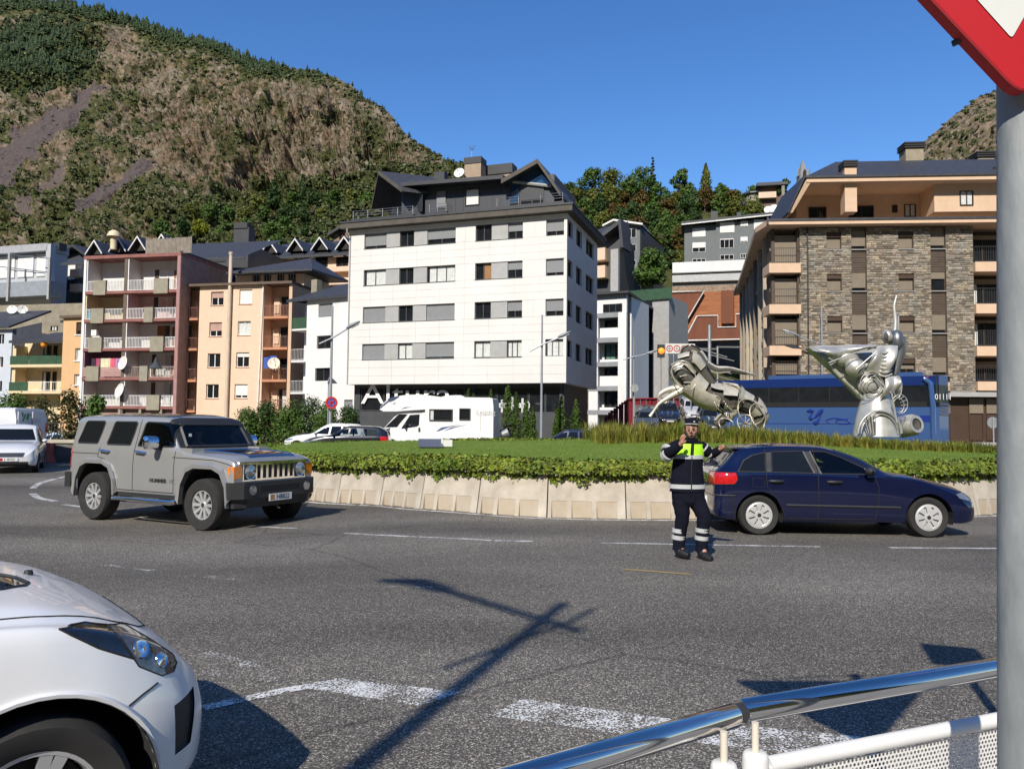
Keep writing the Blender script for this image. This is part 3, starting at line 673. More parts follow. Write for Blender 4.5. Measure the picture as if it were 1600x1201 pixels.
M_IRON = pm('black_iron', (0.03, 0.03, 0.032), rough=.5); M_STEELR = pm('steel_rail', (0.35, 0.36, 0.37), rough=.35, metal=.8); M_WRAIL = pm('white_rail', (0.66, 0.66, 0.64), rough=.5)
M_DISH = pm('dish_white', (0.72, 0.71, 0.66), rough=.5)
M_WOOD = pm('orange_wood', (0.28, 0.105, 0.03), rough=.5, var=.25, scale=5)
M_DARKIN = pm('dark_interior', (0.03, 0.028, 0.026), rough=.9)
def z3(x, y): return 530 + x / 2.793, 230 + y / 2.793
def z5(x, y): return 1140 + x / 2.793, 210 + y / 2.793
def panel(root, f, u0, u1, d0, d1, z0, z1, mat, name='facade_panel'):
 mb = MB(); mb.fbox(f, u0, u1, d0, d1, z0, z1); return mb.build(name, mat, root)
def solid(mb, f, u0, u1, d0, d1, z0, z1): mb.fbox(f, u0, u1, d0, d1, z0, z1)
def dish(label, p, r, face=(-.3, -.9, .35), mat=None):
 d = thing('satellite_dish', label, 'satellite dish', p, world=True, group='satellite dishes on the houses'); za = Vector(face).normalized(); M = frame(p, za.cross(Vector((0, 0, 1))), Vector((0, 0, 1)) - za * za.z)
 if (M.to_3x3() @ Vector((0, 0, 1))).dot(za) < 0: M = M @ Matrix.Rotation(math.pi, 4, 'X')
 mb = MB(); mb.lathe([(0.01, 0), (r * .5, r * .06), (r, r * .25), (r * 1.02, r * .25), (r * 1.0, r * .22), (r * .5, r * .02), (0.01, -.03)], 20, M); mb.build('reflector', mat or M_DISH, d, smooth=60)
 mb = MB(); c = Vector(p); q = M @ Vector((0, 0, r * .9)); mb.tube([M @ Vector((0, -r * .95, r * .2)), q], .015, 5); mb.tube([q - za * .08, q + za * .06], .05, 6); mb.build('feed_arm', M_STEELR, d)
 mb = MB(); mb.tube([c - za * .02, c - za * .25, c - za * .25 - Vector((0, 0, r * 1.4))], .03, 6); mb.build('mast', M_STEELR, d); return d
# ---------------------------------------------------------- white block with the big lettering
def altura_block():
 f = fac_px(541, 57.5, 884.5, 52, 597); L = f.L
 r = thing('apartment_building', 'white panelled apartment block over a dark glass shopfront, black gabled penthouse', 'apartment block', f.P(L / 2, 0, 0), world=True)
 zb = f.uz(884, 598)[1]; zt = f.uz(886, 333)[1]
 rows = []
 for a, b in ((315, 388), (488, 562), (663, 737), (838, 912)):
  rows.append((f.uz(*z3(905, b))[1], f.uz(*z3(905, a))[1]))
 def U(x, row=0): return f.uz(530 + x / 2.793, (420, 480, 542, 604)[row] - 35)[0]
 g1 = [U(x) for x in (110, 205, 263, 325, 383, 508)]; g2 = [U(x) for x in (595, 664, 735, 801)]; g3 = U(903)
 holes = []
 for z0, z1 in rows: holes += [(g1[0], g1[-1], z0, z1), (g2[0], g2[-1], z0, z1), (g3, L + .01, z0, z1)]
 mb = MB(); wall(mb, f, 0, L, zb, zt, holes, rev=.22)
 b2 = Fac(f.P(L, 0, 0)[:2], f.P(L, 9.5, 0)[:2]); side = []
 for z0, z1 in rows: side += [(-.01, 1.55, z0, z1), (2.6, 4.3, z0 - .1, z1), (5.6, 8.2, z0 - .1, z1)]
 wall(mb, b2, 0, 9.5, zb, zt, side, rev=.22)
 b3 = Fac(f.P(0, 9.5, 0)[:2], f.P(0, 0, 0)[:2]); wall(mb, b3, 0, 9.5, zb, zt, [], rev=.2)
 mb.quad(f.P(0, 0, zb), f.P(L, 0, zb), f.P(L, 9.5, zb), f.P(0, 9.5, zb)); mb.quad(f.P(0, 9.5, zb), f.P(L, 9.5, zb), f.P(L, 9.5, zt), f.P(0, 9.5, zt))
 mb.build('wall', M_WPAN, r)
 # cladding panels, one by one
 bands = []; edges = [zb] + [z for p in reversed(rows) for z in p] + [zt]
 for i in range(len(edges) - 1):
  if i % 2 == 0:
   h = edges[i + 1] - edges[i]; n = max(1, round(h / .62)); bands += [(edges[i] + h * k / n, edges[i] + h * (k + 1) / n, None) for k in range(n)]
  else: bands.append((edges[i], edges[i + 1], 1))
 J = .006; NC = 9
 for bi, (a, b, w) in enumerate(bands):
  if w: spans = [(0, g1[0]), (g1[-1], (g1[-1] + g2[0]) / 2), ((g1[-1] + g2[0]) / 2, g2[0]), (g2[-1], (g2[-1] + g3) / 2), ((g2[-1] + g3) / 2, g3)]
  else: spans = [(L * k / NC, L * (k + 1) / NC) for k in range(NC)]
  for s0, s1 in spans: panel(r, f, s0 + J, s1 - J, -.022 + random.uniform(-.002, .002), -.001, a + J, b - J, M_WPAN)
 # windows
 bl = [[('b', .82), 'p', 'o', 'p', ('b', .68)], [('c', 0), 'p', 'o', 'p', ('c', 1)], [('b', 1), 'p', 'o', 'p', ('b', 1)], [('b', 1), 'p', 'k', 'p', ('b', .9)]]
 b2s = [['o', 'p', ('b', .55)], ['q', 'p', ('b', .5)], ['o', 'p', ('b', .6)], ['k', 'p', ('c', 1)]]
 b3b = [.72, .8, .7, 0]
 def cell(k, u0, u1, z0, z1):
  if k == 'p': panel(r, f, u0, u1, .05, .2, z0, z1, M_LGP, 'shutter_panel')
  elif k == 'o': window(r, f, u0, u1, z0, z1, .2, M_FRAME, M_GLS, panes=2)
  elif k == 'k': window(r, f, u0, u1, z0, z1, .2, M_FRAME, M_GLS, panes=2, curtain=(.05, .95, M_CURT))
  elif k == 'q': window(r, f, u0, u1, z0, z1, .2, M_FRAME, M_GLS, panes=2, curtain=(.5, .95, M_CURTO))
  elif k[0] == 'b': window(r, f, u0, u1, z0, z1, .2, M_FRAME, M_GLS, blind=k[1], bmat=M_BGREY)
  else: window(r, f, u0, u1, z0, z1, .2, M_FRAME, M_GLS, curtain=(.08, .95, M_CURT), panes=3 if k[1] else 2)
 for i, (z0, z1) in enumerate(rows):
  for j, k in enumerate(bl[i]): cell(k, g1[j], g1[j + 1], z0 + .002, z1 - .002)
  for j, k in enumerate(b2s[i]): cell(k, g2[j], g2[j + 1], z0 + .002, z1 - .002)
  cell(('b', b3b[i]) if b3b[i] else ('c', 1), g3, L - .12, z0 + .002, z1 - .002)
  for (a, b, z0_, z1_) in [h for h in side if abs(h[3] - z1) < .01]:
   window(r, b2, max(a, .12), b, z0_, z1_, .2, M_FRAME, M_GLS, panes=2)
  for hs in (g1[0], g2[0]):
   e = g1[-1] if hs == g1[0] else g2[-1]; panel(r, f, hs - .03, e + .03, -.05, .03, z0 - .04, z0 - .002, M_FRAME, 'window_sill')
 # recessed ground floor: dark shopfront
 d0 = .9; mb = MB(); u1 = f.uz(553, 640, d0)[0]
 solid(mb, f, u1, L - .4, d0 + .12, d0 + .3, -.3, zb); solid(mb, f, u1, u1 + .5, d0, d0 + .11, -.3, zb); solid(mb, f, u1 + .52, L - .6, d0, d0 + .11, -.3, f.uz(600, 642, d0)[1]); solid(mb, f, u1, L - .4, d0 - .002, d0 + .11, zb - .22, zb - .003)
 solid(mb, b2, .9, 8.4, .5, .7, -.3, zb - .002)
 mb.build('shopfront_wall', M_DGP, r)
 xsx = [564, 600, 652, 712, 727, 740, 776, 826, 852, 878]; zlo = f.uz(600, 641, d0)[1]
 for a, b in zip(xsx, xsx[1:]):
  ua, ub = f.uz(a, 620, d0)[0], f.uz(b, 620, d0)[0]; zz = zlo if b < 830 else zlo - 1.2
  window(r, f, ua + .03, ub - .03, zz, zb - .24, d0 + .06, M_FRAME, M_GLS, panes=1, fw=.04, name='shop_window')
 ul, zl = f.uz(641, 617, d0); M = frame(f.P(f.uz(565, 619, d0)[0], d0 - .06, f.uz(600, 617, d0)[1]) - Vector(r['_off']), f.U, Vector((0, 0, 1)))
 text_mesh('shop_lettering', 'Altura', 2.15, pm('white_letter', (.78, .78, .76), rough=.5), r, M, ext=.02, align='LEFT', bold=.0, xs=1.36)
 mb = MB(); a, b = f.uz(778, 625, d0), f.uz(828, 637, d0); solid(mb, f, a[0], b[0], d0 - .03, d0 - .01, b[1], a[1] - .2); mb.build('shop_poster', M_CURT, r)
 for k in range(6):
  mb = MB(); u = f.uz(783 + k * 8, 618, d0)[0]; h = (.9, .7, 1.1, .6, 1.0, .8)[k]; solid(mb, f, u, u + .16, d0 - .03, d0 - .01, zlo - .1, zlo - .1 + h); mb.build('window_lettering_stroke', M_CURT, r)
 mb = MB(); a, b = f.uz(660, 598, d0 - .4), f.uz(682, 612, d0 - .4)
 # eave, penthouse
 mb = MB(); solid(mb, f, -.45, L + .5, -.6, 10.2, zt + .02, zt + .42); mb.build('eave', M_EAVE, r)
 mb = MB(); solid(mb, f, -.5, L + .56, -.66, 10.3, zt + .423, zt + .55); mb.build('roof', M_DKMET, r)
 z1 = zt + .55; dp = 2.2; ue0 = f.uz(628, 300, dp)[0]; ue1 = f.uz(800, 300, dp)[0]; ue2 = f.uz(866, 300, dp)[0]; zpe = f.uz(700, 288, dp)[1]
 ul0 = f.uz(598, 300, dp)[0]
 mb = MB()
 solid(mb, f, ue0, ue2, dp, 8.5, z1, zpe); solid(mb, f, ul0 + .8, ue0, dp + 1.8, 8.5, z1, zpe)
 mb.build('penthouse_wall', pm('penthouse_metal', (.048, .051, .060), rough=.45, var=.12, stretch=(6, 6, .3)), r)
 for x in (632, 652, 712, 724, 748, 770, 782):
  mb = MB(); u = f.uz(x, 310, dp)[0]; solid(mb, f, u - .02, u + .02, dp - .03, dp - .001, z1, zpe); mb.build('cladding_seam', M_DKMET, r)
 a = f.rect(727, 297, 749, 320, dp); window(r, f, a[0], a[1], a[2], a[3], dp - .03, M_FRAME, M_GLS, panes=1, curtain=(.1, .95, M_BWHITE))
 a = f.rect(683, 300, 697, 325, dp); window(r, f, a[0], a[1], a[2], a[3], dp - .03, M_FRAME, M_GLS, panes=1, blind=.95, bmat=M_BGREY)
 a = f.rect(797, 281, 812, 318, dp); window(r, f, a[0], a[1], a[2], a[3], dp - .04, M_FRAME, M_GLB, panes=1)
 a = f.rect(814, 288, 850, 318, dp); window(r, f, a[0], a[1], a[2], a[3], dp - .03, M_FRAME, M_GLS, panes=2, blind=.8, bmat=M_DGP)
 # flat link roof between the two gables
 dg = 1.1
 def pt(x, y, d): u, z = f.uz(x, y, d); return Vector((u, d, z))
 def W(p): return f.P(p[0], p[1], p[2])
 mb = MB(); A = pt(626, 291, dg); B = pt(786, 279, dg)
 mb.prism([W(A), W(B), W(B + Vector((0, 8, .5))), W(A + Vector((0, 8, .5)))], (0, 0, .28)); mb.build('link_roof', M_DKMET, r)
 # right gable, its glass triangle and deep rafters
 ap = pt(840, 249, dg); lf = pt(783, 281, dg); rf = pt(876, 301, dg)
 for s, e in (('l', lf), ('r', rf)):
  mb = MB(); mb.prism([W(ap), W(e), W(e + Vector((0, 0, -.24))), W(ap + Vector((0, 0, -.24)))], f.N * 8.5); mb.build('gable_roof', M_SLATE, r)
  mb = MB(); q = (e - ap) * .995; mb.prism([W(ap + Vector((0, -.06, .02))), W(ap + q + Vector((0, -.06, .02))), W(ap + q + Vector((0, -.06, -.3))), W(ap + Vector((0, -.06, -.3)))], f.N * .055); mb.build('bargeboard', M_EAVE, r)
 mb = MB(); mb.poly([W(pt(803, 281, dp - .1)), W(pt(838, 262, dp - .1)), W(pt(861, 289, dp - .1))]); mb.build('gable_glazing', M_GLB, r)
 mb = MB(); mb.prism([W(pt(797, 281, dp + .02)), W(pt(868, 300, dp + .02)), W(pt(840, 256, dp + .02))], f.N * .1); mb.build('gable_wall', M_DKMET, r)
 mb = MB(); mb.tube([W(pt(801, 284, dp - .2)), W(pt(862, 291, dp - .2))], .12, 6); mb.build('awning_box', M_LGP, r)
 # left gable, facing left of the facade
 RF = pt(628, 294, .8); AP = pt(592, 267, 2.6); LF = pt(581, 322, 4.4); w = (f.U * .80 + f.N * .60) * 7.5
 for e in (RF, LF):
  mb = MB(); mb.prism([W(AP), W(e), W(e) - Vector((0, 0, .24)), W(AP) - Vector((0, 0, .24))], w); mb.build('gable_roof', M_SLATE, r)
  mb = MB(); g = -w.normalized() * .05; mb.prism([W(AP) + g, W(e) + g, W(e) + g - Vector((0, 0, .3)), W(AP) + g - Vector((0, 0, .3))], -g * .9); mb.build('bargeboard', M_EAVE, r)
 inn = w.normalized() * 1.6; mb = MB(); mb.poly([W(RF) + inn, W(AP) + inn - Vector((0, 0, .3)), W(LF) + inn, W(LF) + inn - Vector((0, 0, .8)), W(RF) + inn - Vector((0, 0, 1.6))]); mb.build('gable_wall', M_DKMET, r)
 g = inn * .96; mb = MB(); P_ = [W(RF).lerp(W(AP), .15) + g - Vector((0, 0, .35)), W(RF).lerp(W(AP), .62) + g - Vector((0, 0, .75)), W(LF).lerp(W(RF), .55) + g - Vector((0, 0, .5))]; mb.poly(P_); mb.build('gable_glazing', M_LGP, r)
 # terraces
 for x0, x1, y0, y1, ht in ((548, 645, 331, 321, 11), (667, 697, 326, 318, 7), (773, 880, 316, 307, 10)):
  u0_, u1_ = f.uz(x0, y0, 0)[0], f.uz(x1, y0, 0)[0]; zt1 = z1 + .38; mb = MB(); solid(mb, f, u0_, u1_, .15, 1.3, z1 - .02, zt1); mb.build('parapet', M_DKMET, r)
  mb = MB()
  for q in (.22, .40, .58): mb.tube([f.P(u0_ + .1, .2, zt1 + q), f.P(u1_ - .1, .2, zt1 + q), f.P(u1_ + .05, 1.2, zt1 + q)], .022, 5)
  n = max(2, int((u1_ - u0_) / 1.3))
  for k in range(n + 1): u = u0_ + .1 + (u1_ - u0_ - .2) * k / n; mb.tube([f.P(u, .2, zt1 - .02), f.P(u, .2, zt1 + .6)], .02, 5)
  mb.build('railing', M_STEELR, r)
 # roof clutter
 dc = 4.5; M_CHB = pm('chimney_render', (.33, .25, .18), rough=.8, var=.15)
 a = f.rect(726, 253, 751, 292, dc); mb = MB(); solid(mb, f, a[0], a[1], dc, dc + 1.1, z1 + 1.5, a[3]); mb.build('chimney', M_CHB, r)
 b = f.rect(725, 247, 752, 254, dc); mb = MB(); solid(mb, f, b[0], b[1], dc - .05, dc + 1.15, b[2], b[3]); mb.build('chimney_cap', M_IRON, r)
 a = f.rect(752, 270, 797, 290, 6); mb = MB(); solid(mb, f, a[0], a[1], 6, 7, z1 + 1.5, a[3]); mb.build('roof_box', M_CHB, r)
 a = f.rect(752, 260, 801, 270, 6); mb = MB(); solid(mb, f, a[0], a[1], 5.9, 7.1, a[2] + .01, a[3]); mb.build('roof_box_cap', M_IRON, r)
 a = f.rect(678, 269, 694, 290, 5); mb = MB(); solid(mb, f, a[0], a[1], 5, 5.8, z1 + 1.5, a[3]); mb.build('chimney', M_DKMET, r)
 u, z = f.uz(718, 271, 4); dish('satellite dish against the brown chimney on the black penthouse', f.P(u, 4, z), .42)
 an = thing('antenna', 'thin television aerial above the brown penthouse chimney', 'aerial', f.P(*[f.uz(735, 250, 4.6)[0], 4.6, z1 + 3]), world=True)
 u, z0 = f.uz(737, 250, 4.6); z2 = f.uz(737, 229, 4.6)[1]; mb = MB(); mb.tube([f.P(u, 4.6, z0 - .6), f.P(u, 4.6, z2)], .02, 5)
 mb.build('mast', M_STEELR, an); mb = MB()
 for k in range(5): zz = z2 - .08 * k; mb.tube([f.P(u - .3 + .04 * k, 4.6, zz), f.P(u + .3 - .04 * k, 4.7, zz + .06)], .012, 4)
 mb.tube([f.P(u, 4.3, z2 - .1), f.P(u, 5, z2 - .15)], .012, 4); mb.build('aerial_rods', M_STEELR, an)
 mb = MB(); u = .12; mb.tube([f.P(u, -.55, zt + .3), f.P(u, -.55, zt - .3), f.P(u, -.06, zt - .8), f.P(u, -.06, zb)], .05, 6); mb.build('downpipe', M_LGP, r)
 return f
FA = altura_block()
# ---------------------------------------------------------- stone building on the right
M_STONE = pm('rubble_stone', (0.30, 0.235, 0.16), rough=0.9, scale=1.3, col2=(.225, .215, .185), island=.55, bump=.4, bscale=25, hue=.03); M_MORT = pm('mortar', (.12, .10, .08), rough=.95)
M_PEACH = pm('peach_render', (0.62, 0.44, 0.30), rough=.8, var=.06, dirt=.08); M_BROWN = pm('brown_slats', (.075, .052, .036), rough=.6, var=.15)
def stones(f, u0, u1, z0, z1, holes, mb, hmin=.085, hmax=.16, wmin=.14, wmax=.46, proud=.045):
 z = z0
 while z < z1:
  h = random.uniform(hmin, hmax); zz = min(z + h, z1); u = u0 - random.random() * .2
  while u < u1:
   w = random.uniform(wmin, wmax); a, b = max(u, u0), min(u + w, u1); u += w
   if b - a < .05: continue
   hit = [h_ for h_ in holes if h_[0] < b and h_[1] > a and h_[2] < zz - .02 and h_[3] > z + .02]
   if hit:
    h_ = hit[0]
    if a < h_[0] - .06: b = h_[0]
    elif b > h_[1] + .06: a = h_[1]
    else: continue
   g = .010; q = random.uniform(.012, proud); j = lambda: random.uniform(-.012, .012)
   i0 = [f.P(a + g, .0, z + g), f.P(b - g, .0, z + g), f.P(b - g, .0, zz - g), f.P(a + g, .0, zz - g)]
   e = .018; o0 = [f.P(a + g + e + j(), -q, z + g + e), f.P(b - g - e + j(), -q, z + g + e), f.P(b - g - e + j(), -q, zz - g - e), f.P(a + g + e + j(), -q, zz - g - e)]
   mb.add(i0 + o0, [(4, 5, 6, 7), (0, 1, 5, 4), (1, 2, 6, 5), (2, 3, 7, 6), (3, 0, 4, 7)])
  z = zz
def stone_block():
 f = fac_px(1205, 50, 1560, 48.8, 600)
 r = thing('apartment_building', 'stone clad apartment building with peach balconies and slate mansard roof', 'apartment block', f.P(8, 0, 0), world=True)
 def U(x): return f.uz(1140 + x / 2.793, 470)[0]
 def Z(y): return f.uz(1400, 210 + y / 2.793)[1]
 uR = 20.0; zt = Z(404); zb = Z(1122)
 rows = [(Z(500), Z(425)), (Z(683), Z(608)), (Z(867), Z(792)), (Z(1051), Z(978))]
 wa = (U(426), U(490)); wb = (U(534), U(600)); wc = (U(740), U(806)); wd = (U(881), U(947)); u0 = U(307); u2 = U(1067)
 bal = [(Z(560), Z(430)), (Z(741), Z(622)), (Z(923), Z(802)), (Z(1075), Z(985))]
 holes = []
 for z0, z1 in rows: holes += [(*wa, z0, z1), (*wc, z0, z1)]
 holes += [(*wb, zb, zt), (*wd, zb, zt)]
 mb = MB(); wall(mb, f, u0, u2, zb, zt, holes, rev=.3)
 mb.build('wall', M_MORT, r)
 mb = MB(); stones(f, u0, u2, zb, zt, holes, mb); tag(mb.build('stone_cladding', M_STONE, r), 'coursed brown and ochre rubble stones', kind='stuff')
 for i, (z0, z1) in enumerate(rows):
  for w in (wa, wc):
   window(r, f, w[0], w[1], z0, z1, .28, M_FRB, M_GLS, blind=.93 if not (i == 3 and w is wc) else .6, bmat=M_BTAUPE, panes=2)
   panel(r, f, w[0] - .05, w[1] + .05, -.07, .1, z0 - .05, z0 - .002, M_LGP, 'window_sill')
   mb = MB(); mb.fbox(f, w[0] + .01, w[1] - .01, .05, .2, z1 - .3, z1 - .01); mb.build('lintel_box', M_FRB, r)
  for w in (wb, wd):
   window(r, f, w[0] + .02, w[1] - .02, z0 + .01, z1 + .1, .2, M_FRB, M_GLS, blind=.82 if not (i == 1 and w is wd) else .35, bmat=M_BTAUPE, panes=1)
   zlo = rows[i + 1][1] + .12 if i < 3 else zb
   mb = MB(); n = 9
   for k in range(n):
    a = zlo + (z0 - .05 - zlo) * k / n; b = zlo + (z0 - .05 - zlo) * (k + 1) / n; mb.fbox(f, w[0] + .02, w[1] - .02, .10 + .02 * (k % 2), .22, a + .01, b - .008)
   mb.build('slatted_panel', M_BROWN, r); panel(r, f, w[0], w[1], -.03, .25, z0 - .045, z0 + .005, M_LGP, 'window_sill')
 # balconies at both ends
 for i, (z0, z1) in enumerate(bal):
  for s, (a, b) in enumerate(((U(200) - .1, u0), (u2, uR))):
   zl = bal[i + 1][1] if i < 3 else zb
   if i < 3: panel(r, f, a - (.35 if s == 0 else 0), b, -.25, 1.5, zl + .28, z0 - .02, M_PEACH, 'balcony_front')
   else: panel(r, f, a - (.35 if s == 0 else 0), b, -.25, 1.5, zb + .1, z0 - .02, M_PEACH, 'balcony_front')
   if s == 0:
    window(r, f, a + .15, b - .1, z0 + .02, z1, .45, M_FRB, M_GLS, blind=.97 if i < 3 else .7, bmat=M_BTAUPE, panes=1)
    railing(r, f, a + .05, b - .03, z0, z0 + 1.0, M_IRON, d=-.1, step=.14, bar=.008, top=.015)
   else:
    for k in range(3):
     w0 = a + .1 + k * 2.2; window(r, f, w0, w0 + 1.9, z0 + .02, z1, 1.0, M_FRB, M_GLS, panes=2, blind=(.15, .2, .12, .35)[i], bmat=M_BTAUPE, curtain=((0, .3, M_CURT) if i in (1, 2) else None))
    railing(r, f, a + .05, b - .03, z0, z0 + 1.0, M_IRON, d=-.1, step=.14, bar=.010, top=.018)
 mb = MB(); solid(mb, f, U(190), u0, 1.55, 1.7, -.5, zt); solid(mb, f, u2, uR, 1.55, 1.7, zb, zt); solid(mb, f, u0 - .12, u0 - .01, .1, 1.5, -.5, zt); solid(mb, f, U(195) - .1, U(203), .3, 1.5, -.5, zt); tag(mb.build('loggia_wall', M_BROWN, r), kind='stuff')
 # left flank, strongly foreshortened rough stone
 A = f.P(U(196), .5, 0); c = at(1160, 470, 76); g = Fac((c.x, c.y), (A.x, A.y))
 hl = []
 for z0, z1 in rows:
  for k in range(5): hl.append((2.2 + k * 4.6, 3.6 + k * 4.6, z0, z1))
 mb = MB(); wall(mb, g, 0, g.L, 0, zt, hl, rev=.25); mb.build('wall', M_MORT, r)
 mb = MB(); stones(g, 0, g.L, 0, zt, hl, mb, hmin=.2, hmax=.4, wmin=.4, wmax=1.3, proud=.16); tag(mb.build('stone_cladding', M_STONE, r), kind='stuff')
 for h in hl: window(r, g, h[0], h[1], h[2], h[3], .22, M_FRB, M_GLS, blind=.9, bmat=M_BTAUPE)
 mb = MB()
 for k in range(7): u = 1.0 + k * 3.7; mb.fbox(g, u, u + .5, -.35, .0, 0, zt)
 mb.build('stone_pilaster', M_STONE, r)
 # ground floor
 mb = MB(); solid(mb, f, U(300), uR, .4, .6, -.5, zb - .3); mb.build('shopfront_wall', M_FRB, r); panel(r, f, U(300), uR, -.3, .6, zb - .3, zb - .002, M_LGP, 'ledge')
 for a, b in ((1047, 1110), (1122, 1172), (1190, 1260), (840, 900), (760, 830)):
  window(r, f, U(a), U(b), Z(1330), Z(1150), .38, M_FRB, M_GLS, panes=1, blind=.35, bmat=M_BTAUPE, name='shop_window')
 # eaves, skirt roof, penthouse
 zc0, zc1 = Z(400), Z(376); ue = U(160)
 mb = MB(); mb.prism([f.P(ue, -.75, zc0), f.P(uR, -.75, zc0), f.P(uR, 3, zc0), g.P(-.5, -.7, zc0), g.P(g.L - .8, -1.0, zc0)], (0, 0, zc1 - zc0)); mb.build('cornice', M_PEACH, r)
 mb = MB(); Pk = [f.P(ue - .1, -.8, zc1 + .004), f.P(uR, -.8, zc1 + .004), f.P(uR, 3.2, Z(318)), f.P(U(330), 3.2, Z(318)), g.P(0, 3, Z(318)), g.P(-.6, -.8, zc1 + .004)]
 mb.quad(Pk[0], Pk[1], Pk[2], Pk[3]); mb.quad(Pk[5], Pk[0], Pk[3], Pk[4]); mb.prism([Pk[0] + Vector((0, 0, -.15)), Pk[1] + Vector((0, 0, -.15)), Pk[1], Pk[0]], f.N * .05); mb.prism([Pk[5] + Vector((0, 0, -.35)), Pk[0] + Vector((0, 0, -.35)), Pk[0] + Vector((0, 0, .1)), Pk[5] + Vector((0, 0, .1))], g.N * .1); mb.build('skirt_roof', M_SLATE, r)
 zp0, zp1 = Z(330), Z(226); d1 = 3.4
 def Ud(x, y=270): return f.uz(1140 + x / 2.793, 210 + y / 2.793, d1)[0]
 def Zd(y): return f.uz(1400, 210 + y / 2.793, d1)[1]
 mb = MB(); solid(mb, f, Ud(893), uR, d1, d1 + 4, Zd(340), Zd(222)); solid(mb, f, Ud(330), Ud(893), d1 + 2.2, d1 + 4, Zd(340), Zd(222)); solid(mb, f, Ud(490), Ud(542), d1 - .6, d1 + .3, Zd(345), Zd(150)); mb.build('penthouse_wall', M_PEACH, r)
 for a, b, y0, y1, dd in ((385, 465, 275, 325, 2.2), (567, 680, 272, 325, 2.2), (765, 788, 270, 305, 2.2), (820, 872, 268, 325, 2.2), (1003, 1062, 252, 314, 0)):
  window(r, f, Ud(a), Ud(b), Zd(y1), Zd(y0), d1 + dd - .03, M_FRB, M_GLS, panes=2, curtain=(.1, .9, M_CURT) if a in (820, 1003) else None)
 mb = MB(); solid(mb, f, Ud(318), uR, d1 - 1.0, d1 + 6, Zd(222) + .003, Zd(200)); mb.prism([f.P(Ud(316), d1 - 1.0, Zd(212)), f.P(Ud(258), d1 - .2, Zd(340)), f.P(Ud(258) + .2, d1 - .2, Zd(340)), f.P(Ud(316) + .35, d1 - 1.0, Zd(218))], f.N * 9); mb.build('penthouse_eave', M_PEACH, r)
 mb = MB(); e = [f.P(Ud(312), d1 - 1.1, Zd(200) + .01), f.P(uR, d1 - 1.1, Zd(200) + .01), f.P(uR, d1 + 4.5, Zd(200) + 2.9), f.P(Ud(560), d1 + 4.5, Zd(200) + 2.9)]
 mb.quad(*e); mb.prism([f.P(Ud(312), d1 - 1.1, Zd(200) + .01), f.P(Ud(252), d1 - .3, Zd(345)), f.P(Ud(252), d1 + 9, Zd(345)), f.P(Ud(330), d1 + 6, Zd(200) + .6)], (-.05, 0, .12)); mb.prism([e[0] - Vector((0, 0, .08)), e[1] - Vector((0, 0, .08)), e[1] + Vector((0, 0, .05)), e[0] + Vector((0, 0, .05))], f.N * .05); mb.poly([e[0], e[3], f.P(Ud(560), d1 + 9, Zd(200)), f.P(Ud(330), d1 + 9, Zd(200))]); mb.build('roof', M_SLATE, r)
 mb = MB(); mb.prism([f.P(Ud(1120), d1 + 1.0, Zd(195)), f.P(uR, d1 + .0, Zd(195)), f.P(uR, d1 + .0, Zd(195) + 4), f.P(Ud(1172), d1 + .4, Zd(140))], f.N * .4); mb.build('dormer', M_SLATE, r)
 M_CHR = pm('chimney_stone', (.30, .255, .18), rough=.85, var=.2)
 for x0, x1, y0, y1, dd, lab in ((770, 846, 60, 160, 5, 0), (1085, 1155, 100, 160, 6, 0)):
  def q(x, y): return f.uz(1140 + x / 2.793, 210 + y / 2.793, d1 + dd)
  a = q(x0, y1); b = q(x1, y0); mb = MB(); solid(mb, f, a[0], b[0], d1 + dd, d1 + dd + 1.2, a[1] - 1.5, b[1]); c = mb.build('chimney', M_CHR, r)
  mb = MB()
  for k in range(3): mb.fbox(f, a[0] - .12, b[0] + .12, d1 + dd - .12, d1 + dd + 1.3, b[1] + .03 + .17 * k, b[1] + .13 + .17 * k)
  mb.build('chimney_cap', M_IRON, c, off=r['_off'])
 mb = MB()
 for k in range(3): mb.fbox(f, Ud(484), Ud(546), d1 - .75, d1 + .45, Zd(150) + .02 + .15 * k, Zd(150) + .12 + .15 * k)
 mb.build('chimney_cap', M_IRON, r); mb = MB(); mb.tube([f.P(U(340), -.1, zt), f.P(U(340), -.1, zb)], .05, 6); mb.build('downpipe', M_IRON, r)
stone_block()
# ---------------------------------------------------------- generic smaller houses
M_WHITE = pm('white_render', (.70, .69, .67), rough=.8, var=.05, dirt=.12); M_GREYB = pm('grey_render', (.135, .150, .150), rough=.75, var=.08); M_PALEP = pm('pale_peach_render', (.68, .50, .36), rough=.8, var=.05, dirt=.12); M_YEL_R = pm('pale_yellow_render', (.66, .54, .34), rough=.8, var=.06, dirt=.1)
M_ORANGE_R = pm('apricot_render', (.62, .39, .20), rough=.8, var=.05, dirt=.08); M_TERR = pm('terracotta_slab', (.50, .24, .13), rough=.8, var=.1); M_REDSL = pm('rust_red_slab', (.24, .10, .085), rough=.8, var=.2); M_PINKW = pm('pink_trim', (.34, .19, .18), rough=.8, var=.15); M_DULLP = pm('faded_pink_render', (.30, .20, .165), rough=.85, var=.2)
M_LBLUE = pm('pale_blue_render', (.50, .54, .60), rough=.8, var=.05); M_CONPAN = pm('concrete_balcony_panel', (.27, .25, .19), rough=.9, var=.15); M_GREENS = pm('green_screen', (.03, .075, .04), rough=.9, var=.2); M_RUST = pm('rusty_steel', (.19, .062, .028), rough=.85, scale=.5, col2=(.115, .042, .024), stretch=(1, 1, .35))
M_WTRIM = pm('white_trim', (.72, .71, .68), rough=.7)
